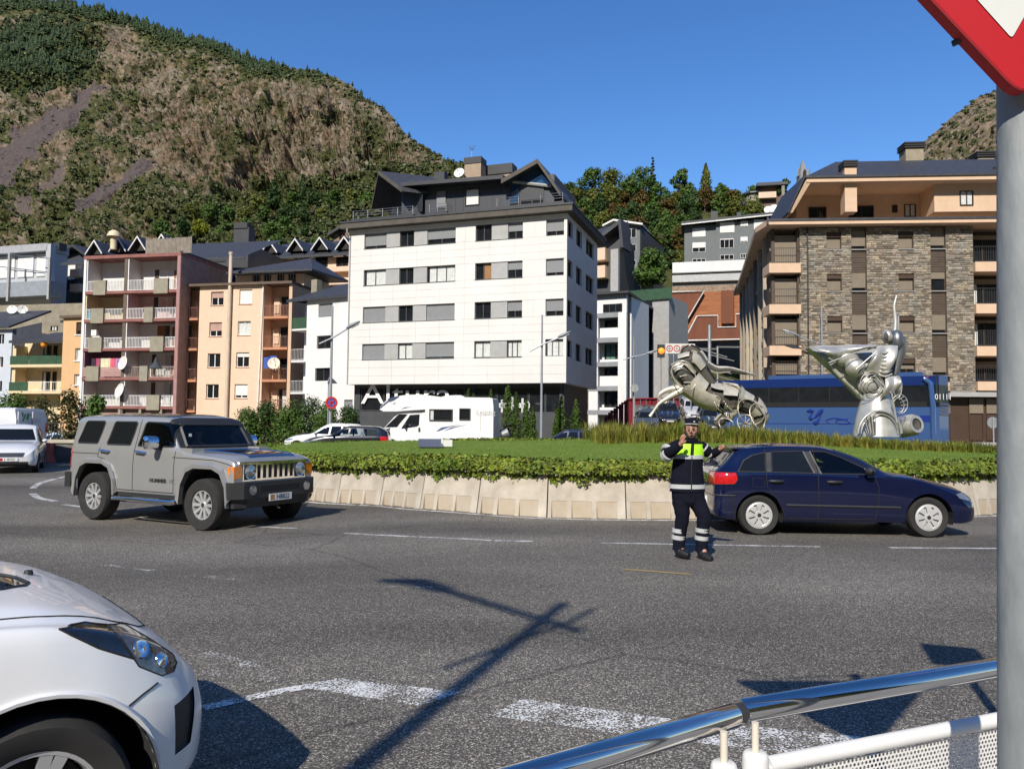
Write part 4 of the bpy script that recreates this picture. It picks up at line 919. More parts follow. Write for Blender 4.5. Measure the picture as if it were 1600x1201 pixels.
def box_house(name, label, f, z0, z1, depth, wmat, holes=(), rev=.2, cat='house', d=0.0):
 r = thing(name, label, cat, f.P(f.L / 2, 0, max(0, z0)), world=True); mb = MB(); wall(mb, f, 0, f.L, z0, z1, holes, rev=rev, d=d)
 for a, b, c, e in holes: mb.quad(f.P(a, d + rev, c), f.P(b, d + rev, c), f.P(b, d + rev, e), f.P(a, d + rev, e))
 mb.quad(f.P(f.L, d, z0), f.P(f.L, depth, z0), f.P(f.L, depth, z1), f.P(f.L, d, z1)); mb.quad(f.P(0, d, z0), f.P(0, d, z1), f.P(0, depth, z1), f.P(0, depth, z0)); mb.quad(f.P(0, d, z1), f.P(f.L, d, z1), f.P(f.L, depth, z1), f.P(0, depth, z1)); mb.quad(f.P(0, depth, z0), f.P(0, depth, z1), f.P(f.L, depth, z1), f.P(f.L, depth, z0))
 mb.build('wall', wmat, r); return r
# pink-edged balcony block
def pink_block():
 f = fac_px(129, 70, 279, 68, 500)
 def X(x): return f.uz(x / 4, 480)[0]
 def Z(y): return f.uz(250, 360 + y / 4)[1]
 L = X(1128); r = thing('apartment_building', 'pink-edged block of deep open balconies with white railings, left of the peach house', 'apartment block', f.P(L / 2, 0, 0), world=True)
 zt = Z(165); slabs = [Z(y) for y in (372, 550, 733, 917, 1098)]; uD0, uD1 = X(772), X(792); uL0 = X(535); uR1 = X(1108); dep = 1.7
 mb = MB(); solid(mb, f, uR1, L, -.1, 1.3, -.5, 13.8); solid(mb, f, uR1, L, -.1, 8, 13.803, zt); mb.build('end_wall', M_DULLP, r); panel(r, f, uR1 - .02, uR1 + .3, -.16, -.1, -.5, zt, M_PINKW, 'edge_trim'); panel(r, f, uL0 - .25, uL0, -.1, 8, -.5, zt, M_WHITE, 'end_wall'); panel(r, f, uL0 - .27, uR1 + .3, -.15, 8, zt + .002, zt + .3, M_REDSL, 'roof_slab')
 panel(r, f, uD0, uD1, -.05, dep, -.5, zt, pm('divider', (.12, .10, .075), rough=.9), 'divider_wall'); panel(r, f, uR1, L, 0.1, 8.2, zt + .302, zt + .5, M_DKMET, 'roof_edge')
 cols = [M_WHITE, M_YEL_R, M_WHITE, pm('mauve_wall', (.30, .17, .24), rough=.8), M_WHITE]; cols2 = [M_WHITE, pm('blush_wall', (.62, .44, .42), rough=.8), M_WHITE, M_WHITE, M_WHITE]
 pl = [((592, 668), (968, 1056)), ((582, 660), (912, 968)), ((575, 656), (958, 1040)), ((566, 644), (898, 948)), ((575, 640), (948, 1027))]
 tops = [zt] + slabs
 for i in range(5):
  z0, z1 = slabs[i], tops[i + 1 - 1] - (.25 if i else 0)
  panel(r, f, uL0, uR1, -.15, dep + .2, z0 - .25, z0, M_REDSL, 'balcony_slab')
  panel(r, f, uL0, uD0, dep, dep + .15, z0, z1, cols[i], 'back_wall'); panel(r, f, uD1, uR1, dep, dep + .15, z0, z1, cols2[i], 'back_wall')
  panel(r, f, uL0 + .001, uL0 + .1, 0, dep, z0 + .001, z1 - .001, cols[i], 'side_wall'); panel(r, f, uD1 + .001, uD1 + .1, 0, dep, z0 + .001, z1 - .001, cols2[i], 'side_wall')
  wn_, dr = (uD0 - 1.0, uD0 - .1), None
  if i in (0, 2): window(r, f, uD0 - 1.1, uD0 - .1, z0 + .02, z0 + 2.1, dep - .02, M_FRB, M_GLS, panes=2)
  else: panel(r, f, uD0 - 1.15, uD0 - .1, dep - .06, dep - .001, z0 + .01, z0 + 2.1, M_WOOD, 'door')
  a = uD1 + 2.0 if i != 2 else uD1 + 3.3
  window(r, f, a, a + 1.8, z0 + .3, z0 + 2.2, dep - .02, M_FRW, M_GLS, panes=2, curtain=(.5, .9, M_CURT) if i > 1 else None)
  panel(r, f, a - .45, a - .03, dep - .08, dep - .03, z0 + .2, z0 + 2.2, M_FRB, 'shutter'); panel(r, f, a + 1.83, a + 2.2, dep - .08, dep - .03, z0 + .2, z0 + 2.2, M_FRB, 'shutter')
  if i in (0, 2, 3): panel(r, f, uR1 - 1.6, uR1 - .1, dep - .06, dep - .001, z0 + .01, z0 + 2.1, M_WOOD, 'door')
  else: window(r, f, uR1 - 1.6, uR1 - .2, z0 + .02, z0 + 2.1, dep - .02, M_FRB, M_GLS, panes=2)
  if i == 2: panel(r, f, uD1 + 2.0, uD1 + 3.1, dep - .06, dep - .001, z0 + .01, z0 + 2.2, M_WOOD, 'door')
  (p0, p1), (p2, p3) = pl[i]
  rm = M_WRAIL if i not in (3,) else pm('weathered_slats', (.30, .24, .20), rough=.8, var=.3)
  if i == 3:
   q = MB()
   for k in range(5): q.fbox(f, uL0, uD0, -.05, -.02, z0 + .08 + .17 * k, z0 + .23 + .17 * k)
   q.build('board_screen', pm('faded_boards', (.40, .25, .22), rough=.9, var=.3, scale=6, stretch=(1, 1, 6)), r)
  else: railing(r, f, uL0, uD0, z0, z0 + .95, rm, d=0, step=.15, bar=.022)
  railing(r, f, uD1, uR1, z0, z0 + .95, rm, d=0, step=.15, bar=.022)
  for a, b in ((p0, p1), (p2, p3)): panel(r, f, X(a), X(b), -.28, -.06, z0 - .35, z0 + 1.0, M_CONPAN, 'concrete_panel')
 mb = MB(); solid(mb, f, uL0, uR1, .3, .5, -.5, slabs[4] - .26); mb.build('ground_floor_wall', M_DULLP, r)
 for k in range(3): panel(r, f, uD0 - .1 + k * 2.1, uD0 + .15 + k * 2.1, -.1, .1, -.5, slabs[4] - .26, M_CONPAN, 'pillar')
 # wooden roof terrace screen and set-back slate storey with white gables
 a0, a1 = X(890), X(1180); zr = zt + .5; n = 34; mb = MB()
 for k in range(n): u = a0 + (a1 - a0) * k / n; mb.fbox(f, u, u + (a1 - a0) / n - .02, .15, .19, zr - .2, zr + random.uniform(1.15, 1.28))
 mb.build('roof_screen', pm('grey_boards', (.24, .21, .17), rough=.9, var=.25), r)
 dd = 6; z2 = zr + .2
 mb = MB(); u0, u1 = f.uz(118, 400, dd)[0], f.uz(400, 380, dd)[0]
 mb.quad(f.P(u0, dd - 2, z2), f.P(u1, dd - 2, z2), f.P(u1, dd + 5, z2 + 3.2), f.P(u0 + 3, dd + 5, z2 + 3.2)); mb.prism([f.P(u0, dd - 2, z2 - .2), f.P(u1, dd - 2, z2 - .2), f.P(u1, dd - 2, z2), f.P(u0, dd - 2, z2)], f.N * .1); mb.build('slate_roof', M_SLATE, r)
 for k, px in enumerate((167, 203, 233, 270)):
  u, z = f.uz(px, 382, dd); z = f.uz(px, (381, 377, 375, 372)[k], dd)[1]; w = .95; h = 1.35
  for s in (-1, 1):
   mb = MB(); mb.prism([f.P(u, dd - 1.8, z), f.P(u + s * w, dd - 1.8, z - h), f.P(u + s * w, dd - 1.8, z - h - .14), f.P(u, dd - 1.8, z - .18)], f.N * .1); mb.build('bargeboard', M_WTRIM, r)
   mb = MB(); mb.prism([f.P(u, dd - 1.7, z), f.P(u + s * w, dd - 1.7, z - h), f.P(u + s * w, dd - 1.7, z - h - .08), f.P(u, dd - 1.7, z - .08)], f.N * 4.5); mb.build('dormer_roof', M_SLATE, r)
  mb = MB(); mb.poly([f.P(u, dd - 1.2, z - .15), f.P(u - w, dd - 1.2, z - h), f.P(u + w, dd - 1.2, z - h)]); mb.build('dormer_front', M_DARKIN, r)
 M = Matrix.Translation(f.P(*[f.uz(207, 374, dd)[0], dd - 2.6, f.uz(207, 379, dd)[1]])); mb = MB(); mb.lathe([(.62, -.05), (.6, .1), (.45, .42), (.2, .58), (.01, .62)], 16, M); mb.lathe([(.3, -1.3), (.3, -.05)], 10, M); mb.build('roof_cowl', pm('cream_cowl', (.62, .55, .36), rough=.7), r, smooth=50)
 # things on the balconies
 z = slabs[3]; u = X(800); dish('round white dish on the right fourth-row balcony of the pink-edged block', f.P(u, -.25, z + 1.25), .62, (-.5, -.85, .2)); dish('round white dish on the lowest right balcony of the pink-edged block', f.P(X(787), -.25, slabs[4] + 1.35), .66, (-.55, -.8, .25))
 t = thing('parasol', 'closed dark parasol leaning over a pink block balcony', 'parasol', f.P(X(1005), -.35, z), world=True); M = Matrix.Translation(f.P(X(1005), -.4, z + .75)); mb = MB(); mb.lathe([(.62, .0), (.42, .2), (.2, .55), (.05, 1.0), (.01, 1.05)], 10, M); mb.build('canopy', pm('slate_cloth', (.05, .06, .07), rough=.9), t); mb = MB(); mb.tube([f.P(X(1005), -.4, z), f.P(X(1005), -.4, z + 1.8)], .02, 5); mb.build('pole', M_IRON, t)
 for x0, x1, col, l in ((630, 690, (.62, .60, .40), 'pale yellow towel'), (690, 718, (.70, .14, .20), 'red checked cloth'), (720, 752, (.42, .22, .42), 'lilac sheet'), (572, 600, (.05, .03, .05), 'dark shirt'), (602, 626, (.45, .10, .18), 'crimson top')):
  mb = MB(); a, b = X(x0), X(x1); mb.grid(lambda s, t_, a=a, b=b: f.P(a + (b - a) * s, .25 + .04 * math.sin(s * 14), z + 1.75 - t_ * (1.0 if x0 > 620 else .7)), 10, 4); o = mb.build('laundry', pm('laundry_' + l.split()[0], col, rough=.95), None); tag(o, f'{l} drying on the mauve balcony of the pink-edged block', 'laundry', 'laundry on the mauve balcony')
 z = slabs[1]; mb = MB(); a, b = X(540), X(578); mb.grid(lambda s, t_: f.P(a + (b - a) * s, .15 + .05 * math.sin(s * 12), z + .95 - t_ * .9), 8, 3); tag(mb.build('laundry', pm('turquoise_cloth', (.04, .38, .48), rough=.9)), 'turquoise cloth hung over the yellow-walled balcony', 'laundry')
 z = slabs[2]; mb = MB(); a = X(560); mb.fbox(f, a, a + .55, .3, .6, z + 1.2, z + 1.75); mb.fbox(f, a + .1, a + .9, .35, .62, z + .9, z + 1.18); tag(mb.build('balcony_clutter', M_WHITE), 'white box piled on the third left balcony of the pink-edged block', 'box')
pink_block()
# peach house with balconies either side and a tall flue
def z2p(x, y): return 280 + x / 3.64, 330 + y / 3.64
def peach_block():
 f = fac_px(309, 69, 410, 67.6, 560); dp = 1.2
 def X(x): return f.uz(280 + x / 3.64, 560)[0]
 def Z(y): return f.uz(360, 330 + y / 3.64)[1]
 L = f.L; zt = Z(425)
 wins = []
 ys = [(455, 533), (630, 710), (807, 887), (983, 1064)]; ya = [(447, 530), (626, 706), (803, 886), (983, 1062)]
 for i in range(4): wins += [(X(170 - i * 4), X(242 - i * 4), Z(ys[i][1]), Z(ys[i][0])), (X(332 - i * 4), X(405 - i * 4), Z(ya[i][1]), Z(ya[i][0]))]
 r = thing('apartment_building', 'peach rendered house with four rows of small windows and a tall beige flue', 'apartment block', f.P(L / 2, 0, 0), world=True)
 mb = MB(); wall(mb, f, 0, L, -.5, zt, wins, rev=.22)
 for a, b, c, e in wins: mb.quad(f.P(a, .24, c), f.P(b, .24, c), f.P(b, .24, e), f.P(a, .24, e))
 mb.quad(f.P(L, 0, -.5), f.P(L, 2, -.5), f.P(L, 2, zt), f.P(L, 0, zt)); mb.quad(f.P(0, 0, -.5), f.P(0, 0, zt), f.P(0, 2, zt), f.P(0, 2, -.5)); mb.build('wall', M_PALEP, r)
 bl = [(.45, M_BPINK), (.97, M_BWHITE), (.6, M_BPINK), (0, 0), (0, 0), (.3, M_BWHITE), (0, 0), (.8, M_BWHITE)]
 for w, (b, m) in zip(wins, bl):
  window(r, f, w[0], w[1], w[2], w[3], .2, M_FRW, M_GLS, blind=b, bmat=m, panes=2, fw=.06, curtain=(.05, .95, M_CURT) if w is wins[3] else None); panel(r, f, w[0] - .05, w[1] + .05, -.05, .05, w[2] - .06, w[2] - .002, M_TERR, 'window_sill')
 ul, ur = f.uz(281, 560)[0], f.uz(455, 560)[0]
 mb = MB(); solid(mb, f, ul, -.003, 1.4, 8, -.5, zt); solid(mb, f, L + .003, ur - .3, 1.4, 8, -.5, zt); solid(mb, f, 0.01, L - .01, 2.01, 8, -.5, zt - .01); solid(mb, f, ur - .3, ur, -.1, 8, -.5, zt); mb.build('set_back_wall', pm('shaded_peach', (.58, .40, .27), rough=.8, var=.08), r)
 for s, (a, b) in enumerate(((ul, -.05), (L + .05, ur - .35))):
  for i, y in enumerate((606, 780, 960, 1135)):
   z0 = Z(y); panel(r, f, a, b, -.15, 1.39, z0 - .16, z0 + .03, M_TERR, 'balcony_slab')
   railing(r, f, a + .03, b - .03, z0 + .03, z0 + 1.0, pm('rust_rail', (.22, .10, .065), rough=.7), d=-.1, step=.13, bar=.010 if not (s == 1 and i == 0) else .02, top=.02)
   window(r, f, a + .9 if s else a + 1.1, (a + 1.7) if s else (b - .05), z0 + .05, z0 + 2.0, 1.37, M_FRB, M_GLS, panes=1, curtain=(.4, .9, M_CURT) if i == 3 else None, name='balcony_door')
   panel(r, f, a + .2, a + .75, 1.3, 1.395, z0 + .5, z0 + 1.9, M_PALEP, 'shutter')
 panel(r, f, ul - .1, ur + .1, -.4, 8, zt + .002, zt + .22, pm('brown_eave', (.12, .085, .06), rough=.8), 'eave')
 mb = MB(); mb.tube([f.P(X(283), -.22, -.5), f.P(X(286), -.22, Z(245))], .17, 12); mb.lathe([(.2, -.1), (.22, .12), (.17, .14)], 12, Matrix.Translation(f.P(X(286), -.22, Z(245)))); mb.build('flue', pm('beige_flue', (.56, .46, .35), rough=.6, var=.15, stretch=(1, 1, .4)), r, smooth=40); mb = MB(); mb.tube([f.P(X(470), -.08, zt), f.P(X(452), -.08, -.5)], .06, 6); mb.build('downpipe', M_WTRIM, r)
 # glazed top floor with hipped slate roof
 zb_ = zt + .22; zc = Z(330); d0 = 1.2
 mb = MB(); solid(mb, f, X(228), X(630), d0 + 1, d0 + 6, zb_, zc); mb.build('top_floor_wall', M_PALEP, r)
 for a, b in ((330, 372), (395, 435), (475, 512), (540, 580)): window(r, f, X(a), X(b), zb_ + .1, zc - .2, d0 + .97, M_FRB, M_GLS, panes=1)
 railing(r, f, X(228), X(630), zb_, zb_ + .9, M_IRON, d=.2, step=.25, bar=.008, top=.015)
 mb = MB(); e = [f.P(X(215), d0 - .2, zc), f.P(X(712), d0 - .2, zc), f.P(X(760), 7, zc), f.P(X(300), 7, zc)]; ap = f.P(X(600), d0 + 3.2, zc + 1.75)
 for i in range(4): mb.add([e[i], e[(i + 1) % 4], ap], [(0, 1, 2)])
 mb.prism([e[0] - Vector((0, 0, .16)), e[1] - Vector((0, 0, .16)), e[2] - Vector((0, 0, .16)), e[3] - Vector((0, 0, .16))], (0, 0, .155)); mb.build('roof', M_SLATE, r)
 dish('large beige dish on the peach house balcony beside blue laundry', f.P(X(552), -.35, Z(870)), .52, (.05, -.95, .3), pm('cream_dish', (.60, .52, .40), rough=.5))
 for k, (a, b) in enumerate(((478, 512), (514, 552))):
  mb = MB(); aa, bb = X(a), X(b); mb.grid(lambda s, t_: f.P(aa + (bb - aa) * s, .05 + .04 * math.sin(s * 9), Z(832 - k * 8) - t_ * (.95 - .4 * k)), 8, 3); tag(mb.build('laundry', pm('blue_cloth', (.05, .10, .38), rough=.9)), ('longer' if k == 0 else 'shorter') + ' blue cloth drying on the peach house balcony', 'laundry', 'blue laundry')
 # dark grey neighbour roofs behind
 g = fac_px(255, 84, 420, 82, 400); q = thing('house', 'dark grey boxy rooftop with a black chimney behind the peach house', 'house', g.P(5, 0, 0), world=True); zz = g.uz(330, 385)[1]
 mb = MB(); mb.prism([g.P(0, 0, 0), g.P(g.uz(385, 390)[0], 0, 0), g.P(g.uz(385, 385)[0], 0, g.uz(385, 378)[1]), g.P(0, 0, g.uz(260, 388)[1])], g.N * 9); mb.build('wall', M_DGP, q); mb = MB(); a = g.rect(370, 358, 392, 400); solid(mb, g, a[0], a[1], -.6, .8, a[2] - 6, a[3]); mb.build('chimney', M_DKMET, q)
 a = g.rect(371, 354, 391, 359); mb = MB(); solid(mb, g, a[0], a[1], -.7, .9, a[2] + .02, a[3] + .25); mb.build('chimney_cap', M_IRON, q); railing(q, g, 0, g.uz(350, 390)[0], g.uz(300, 398)[1], g.uz(300, 386)[1], M_IRON, d=-1.2, step=.2, bar=.02)
peach_block()
# white house wedged between the peach house and the white block
def white_house():
 f = fac_px(456, 64.5, 545, 61.5, 560)
 def X(x): return f.uz(280 + x / 3.64, 540)[0]
 def Z(y): return f.uz(510, 330 + y / 3.64)[1]
 zt = Z(490); uw = X(722); wins = [(X(787), X(868), Z(600), Z(524)), (X(782), X(864), Z(780), Z(706)), (X(776), X(862), Z(964), Z(890)), (X(945), X(993), Z(1150), Z(1072))]
 r = thing('house', 'narrow white house under a dark roof, with a green-screened balcony', 'house', f.P(2, 0, 0), world=True)
 mb = MB(); wall(mb, f, uw, f.L + 1.2, -.5, zt, wins, rev=.22); mb.quad(f.P(uw, 0, -.5), f.P(uw, 0, zt), f.P(uw, 2, zt), f.P(uw, 2, -.5)); solid(mb, f, -.2, f.L + 1, 1.6, 8, -.5, zt); mb.build('wall', M_WHITE, r)
 for i, w in enumerate(wins): window(r, f, w[0], w[1], w[2], w[3], .2, M_FRAME, M_GLS, blind=(.95, .1, .0, .6)[i], bmat=M_BGREY, panes=2)
 for i, y in enumerate((655, 840, 1025)):
  z0 = Z(y); panel(r, f, X(628), uw - .01, .2, 1.6, z0 - .15, z0, M_WHITE, 'balcony_slab'); window(r, f, X(672), uw - .15, z0 + .05, z0 + 2, 1.57, M_FRAME, M_GLS, panes=1, name='balcony_door')
  if i == 0: panel(r, f, X(630), uw - .02, .2, .24, z0, z0 + .95, M_GREENS, 'green_screen')
  else: railing(r, f, X(630), uw - .02, z0, z0 + .95, M_WRAIL, d=.22, step=.16, bar=.01, top=.015)
 mb = MB(); e0, e1 = f.P(-.4, -.4, zt), f.P(f.L + 1, -.4, zt); mb.quad(e0, e1, f.P(f.L + 1, 4, zt + 1.9), f.P(1.6, 4, zt + 1.9)); mb.prism([e0 - Vector((0, 0, .2)), e1 - Vector((0, 0, .2)), e1, e0], f.N * .1); mb.add([e0, f.P(1.6, 4, zt + 1.9), f.P(-.4, 8, zt)], [(0, 1, 2)]); mb.build('roof', M_SLATE, r)
 mb = MB(); a = f.rect(*z2p(752, 390), *z2p(783, 425), 3); solid(mb, f, a[0], a[1], 3, 3.6, a[2] - 1, a[3]); mb.build('chimney', M_CONPAN, r)
 # long gabled house behind it, with white bargeboards
 g = fac_px(396, 96, 560, 92, 400); q = thing('house', 'long slate-roofed house with white triangular gables behind the narrow white house', 'house', g.P(6, 0, 0), world=True)
 z0 = g.uz(480, 400)[1]; mb = MB(); solid(mb, g, -1, g.L + 3, 0, 8, 0, z0 - .3); mb.build('wall', M_PALEP, q); zr = g.uz(480, 378)[1]
 mb = MB(); mb.quad(g.P(-2, -1, z0 - .1), g.P(g.L + 3, -1, z0 - .1), g.P(g.L + 3, 5, zr + 1.2), g.P(1, 5, zr + 1.2)); mb.prism([g.P(-2, -1, z0 - .4), g.P(g.L + 3, -1, z0 - .4), g.P(g.L + 3, -1, z0 - .11), g.P(-2, -1, z0 - .11)], g.N * .2); mb.build('roof', M_SLATE, q)
 for k, px in enumerate((428, 468, 506, 544)):
  u, z = g.uz(px, (378, 375, 373, 372)[k]); w = 1.15; h = 1.5
  for s in (-1, 1):
   mb = MB(); mb.prism([g.P(u, -1.1, z), g.P(u + s * w, -1.1, z - h), g.P(u + s * w, -1.1, z - h - .2), g.P(u, -1.1, z - .22)], g.N * .12); mb.build('bargeboard', M_WTRIM, q); mb = MB(); mb.prism([g.P(u, -.95, z), g.P(u + s * w, -.95, z - h), g.P(u + s * w, -.95, z - h - .1), g.P(u, -.95, z - .1)], g.N * 5); mb.build('dormer_roof', M_SLATE, q)
  mb = MB(); mb.poly([g.P(u, -.5, z - .2), g.P(u - w, -.5, z - h), g.P(u + w, -.5, z - h)]); mb.build('dormer_front', M_DARKIN, q)
 for px in (503, 535): a = g.rect(px - 9, 402, px + 9, 418); window(q, g, a[0], a[1], a[2], a[3], -.03, M_FRB, M_GLS)
 for py in (420, 440): z = g.uz(500, py)[1]; panel(q, g, g.uz(486, py)[0], g.L + 2, -.8, -.01, z - .6, z, M_PALEP, 'balcony_front')
white_house()
# far left: yellow house, apricot end, pale blue house, grey modern block, dark shed
def z7(x, y): return x / 7.507, 480 + y / 7.507
def left_houses():
 f = fac_px(16, 73.8, 98, 72.4, 570)
 def X(x): return f.uz(x / 7.507, 560)[0]
 def Z(y): return f.uz(60, 480 + y / 7.507)[1]
 r = thing('house', 'pale yellow house with green-screened balconies and slate roof, far left', 'house', f.P(3, 0, 0), world=True)
 mb = MB(); solid(mb, f, X(130), X(760), 1.5, 7, -.5, Z(400)); solid(mb, f, X(468), X(762), 3.0, 7, Z(400), Z(160)); solid(mb, f, X(125), X(165), .2, 1.5, -.5, Z(440)); mb.build('wall', M_YEL_R, r)
 for i, y in enumerate((690, 1000)):
  z0 = Z(y); panel(r, f, X(120), X(745), -.1, 1.5, z0 - .1, z0 + .16, M_YEL_R, 'balcony_slab')
  panel(r, f, X(125), X(345), -.06, -.03, z0 + .16, z0 + 1.0, M_GREENS, 'green_screen')
  if i == 0: panel(r, f, X(350), X(665), -.06, -.03, z0 + .16, z0 + 1.0, M_GREENS, 'green_screen'); panel(r, f, X(668), X(745), -.06, -.03, z0 + .16, z0 + .95, M_GREENS, 'green_screen')
  else: railing(r, f, X(350), X(735), z0 + .16, z0 + 1.0, M_WRAIL, d=-.05, step=.2, bar=.01)
  for a, b in ((360, 450), (480, 525), (640, 690)): window(r, f, X(a), X(b), z0 + .2, z0 + 2.1, 1.47, M_FRB, M_GLS, panes=2, curtain=(.1, .5, M_CURT) if a == 360 else None)
 a = f.rect(*z7(600, 220), *z7(680, 278), 3); window(r, f, a[0], a[1], a[2], a[3], 2.97, M_FRB, M_GLS, panes=2, curtain=(.2, .8, M_CURT))
 def sl(x0, x1, y0, y1, dd0, dd1, xs_=0):
  za, zb = f.uz(60, 480 + y1 / 7.507, dd0)[1], f.uz(60, 480 + y0 / 7.507, dd1)[1]; u0, u1 = X(x0), X(x1); mb = MB(); mb.quad(f.P(u0, dd0, za), f.P(u1, dd0, za), f.P(u1, dd1, zb), f.P(u0 + xs_, dd1, zb)); mb.prism([f.P(u0, dd0, za - .22), f.P(u1, dd0, za - .22), f.P(u1, dd0, za), f.P(u0, dd0, za)], f.N * .12); mb.build('roof', M_SLATE, r)
 sl(135, 762, 300, 385, -.4, 2.9, 2.2); sl(450, 790, 85, 160, 2.4, 6, 1)
 t = thing('lantern', 'orange lantern hanging under the eave of the yellow house', 'lantern', f.P(X(520), -.1, Z(460)), world=True); mb = MB(); mb.lathe([(.05, .28), (.26, .2), (.3, -.1), (.16, -.3), (.02, -.32)], 10, Matrix.Translation(f.P(X(520), -.1, Z(435)))); mb.build('shade', pm('orange_shade', (.75, .30, .02), rough=.6), t, smooth=60); mb = MB(); mb.tube([f.P(X(520), -.1, Z(400)), f.P(X(520), -.1, Z(425))], .012, 4); mb.build('cord', M_IRON, t)
 # apricot gable end
 f = fac_px(97, 71.6, 129.5, 71, 560); w = []
 for y0, y1 in ((175, 320), (480, 625), (785, 910)): w.append((f.uz(890 / 7.507, 520)[0], f.uz(975 / 7.507, 520)[0], f.uz(115, 480 + y1 / 7.507)[1], f.uz(115, 480 + y0 / 7.507)[1]))
 q = box_house('house', 'apricot house end beside the pink-edged balcony block', f, -.5, f.uz(115, 497)[1], 7, M_ORANGE_R, w, rev=.24)
 for i, k in enumerate(w): window(q, f, k[0], k[1], k[2], k[3], .2, M_FRW if i else M_FRB, M_GLS, panes=2, blind=.7 if i == 0 else 0, bmat=M_FRB, curtain=(.1, .9, M_CURT) if i else None); panel(q, f, k[0] - .1, k[1] + .1, -.08, .02, k[2] - .1, k[2] - .003, M_WTRIM, 'window_sill')
 z = f.uz(115, 497)[1]; panel(q, f, -.2, f.L + .1, -.3, 7.2, z + .003, z + .25, pm('brown_eave', (.12, .085, .06)), 'eave'); mb = MB(); mb.tube([f.P(f.L - .1, -.08, z), f.P(f.L - .1, -.08, 0)], .09, 6); mb.build('downpipe', M_WTRIM, q)
 # pale blue house at the picture edge
 f = fac_px(-60, 76, 17, 74.5, 570); w = []
 for y0, y1 in ((310, 432), (580, 705), (862, 990)): w += [(f.uz(x0, 540)[0], f.uz(x1, 540)[0], f.uz(10, 480 + y1 / 7.507)[1], f.uz(10, 480 + y0 / 7.507)[1]) for x0, x1 in ((-6, 6), (-32, -18))]
 z = f.uz(10, 514)[1]; q = box_house('house', 'pale blue house at the left edge beneath two dishes', f, -.5, z, 8, M_LBLUE, w, rev=.24)
 for k in w: window(q, f, k[0], k[1], k[2], k[3], .2, M_FRW, M_GLS, panes=2)
 mb = MB(); mb.prism([f.P(-1, -.5, z), f.P(f.L + .1, -.5, z), f.P(f.L + .5, 4, z + 2.2), f.P(-1, 4, z + 2.2)], (0, 0, .2)); mb.build('roof', M_SLATE, q); mb = MB(); mb.prism([f.P(f.L + .02, 0.02, z - 2.5), f.P(f.L + 1.2, 2.2, z - 2.2), f.P(f.L + 1.2, 2.2, z + .9), f.P(f.L + .02, .02, z + .0)], (-.1, .2, 0)); mb.build('side_gable', pm('blue_grey_slates', (.10, .11, .14), rough=.7, var=.2), q)
 a = f.P(*[f.uz(19, 484, 3)[0], 3, f.uz(19, 484, 3)[1]]); dish('left of two cream dishes on the roof of the pale blue house', a, .46, (.25, -.9, .3)); a = f.P(*[f.uz(35, 484, 3)[0], 3, f.uz(35, 484, 3)[1]]); dish('right of two cream dishes on the roof of the pale blue house', a, .46, (.5, -.8, .3))
 # grey modern block, upper left
 f = fac_px(-60, 88, 88, 84, 430); M_GM = pm('pale_grey_cladding', (.42, .44, .46), rough=.6, var=.06); q = thing('apartment_building', 'pale grey modern block with tall steel posts, upper left', 'apartment block', f.P(5, 0, 8), world=True)
 def Y(x, y): return f.uz(x / 7.507, 360 + y / 7.507)
 zb, zt = Y(300, 540)[1], Y(300, 250)[1]; zr = Y(300, 160)[1]; u1 = Y(520, 400)[0]
 mb = MB(); solid(mb, f, 0, u1, 1.0, 3, zb - 3, zt); mb.build('wall', M_GM, q); mb = MB(); solid(mb, f, -1, u1 + .1, .2, 3.1, zt + .05, zr); mb.build('roof', pm('grey_sheet_roof', (.36, .37, .39), rough=.5), q)
 for k in range(5): u = u1 - 2.15 - k * 2.75; window(q, f, u, u + 2.3, zb + .1, zt - .15, .97, M_GM, M_GLS, blind=.97, bmat=M_WTRIM, panes=1)
 mb = MB(); zz0, zz1 = Y(300, 790)[1], Y(300, 620)[1]; solid(mb, f, -1, Y(650, 700)[0], -.9, 1.2, zz0, zz1); mb.build('balcony_front', pm('blue_grey_panel', (.26, .29, .32), rough=.5), q)
 for x in (205, 675): u = Y(x, 500)[0]; mb = MB(); solid(mb, f, u - .14, u + .14, -1.15, -.9, zz0 - .5, Y(x, 290 if x < 400 else 340)[1]); mb.build('post', M_LGP, q)
 for y0, y1 in ((285, 350), (430, 510)): mb = MB(); mb.tube([f.P(Y(0, 1)[0], -1.0, Y(0, y0)[1]), f.P(Y(675, 1)[0], -1.0, Y(675, y1)[1])], .05, 5); mb.build('rail', M_STEELR, q)
 mb = MB(); a = Y(520, 280); solid(mb, f, a[0], a[0] + .65, .2, .9, zb - 2, zr - .1); mb.build('duct', M_GM, q); a = Y(485, 110); b = Y(560, 185); mb = MB(); solid(mb, f, a[0], b[0], 1.5, 2.5, b[1], a[1]); mb.build('chimney', M_DKMET, q)
 # terrace wall under it and dark shed to the right
 f = fac_px(-40, 83, 135, 80, 470); q = tag(panel(None, f, 0, f.L, .5, 5, 4, f.uz(60, 474)[1], pm('terrace_stone', (.26, .23, .17), rough=.9, var=.2), 'terrace_wall'), 'beige terrace wall below the grey modern block', 'wall')
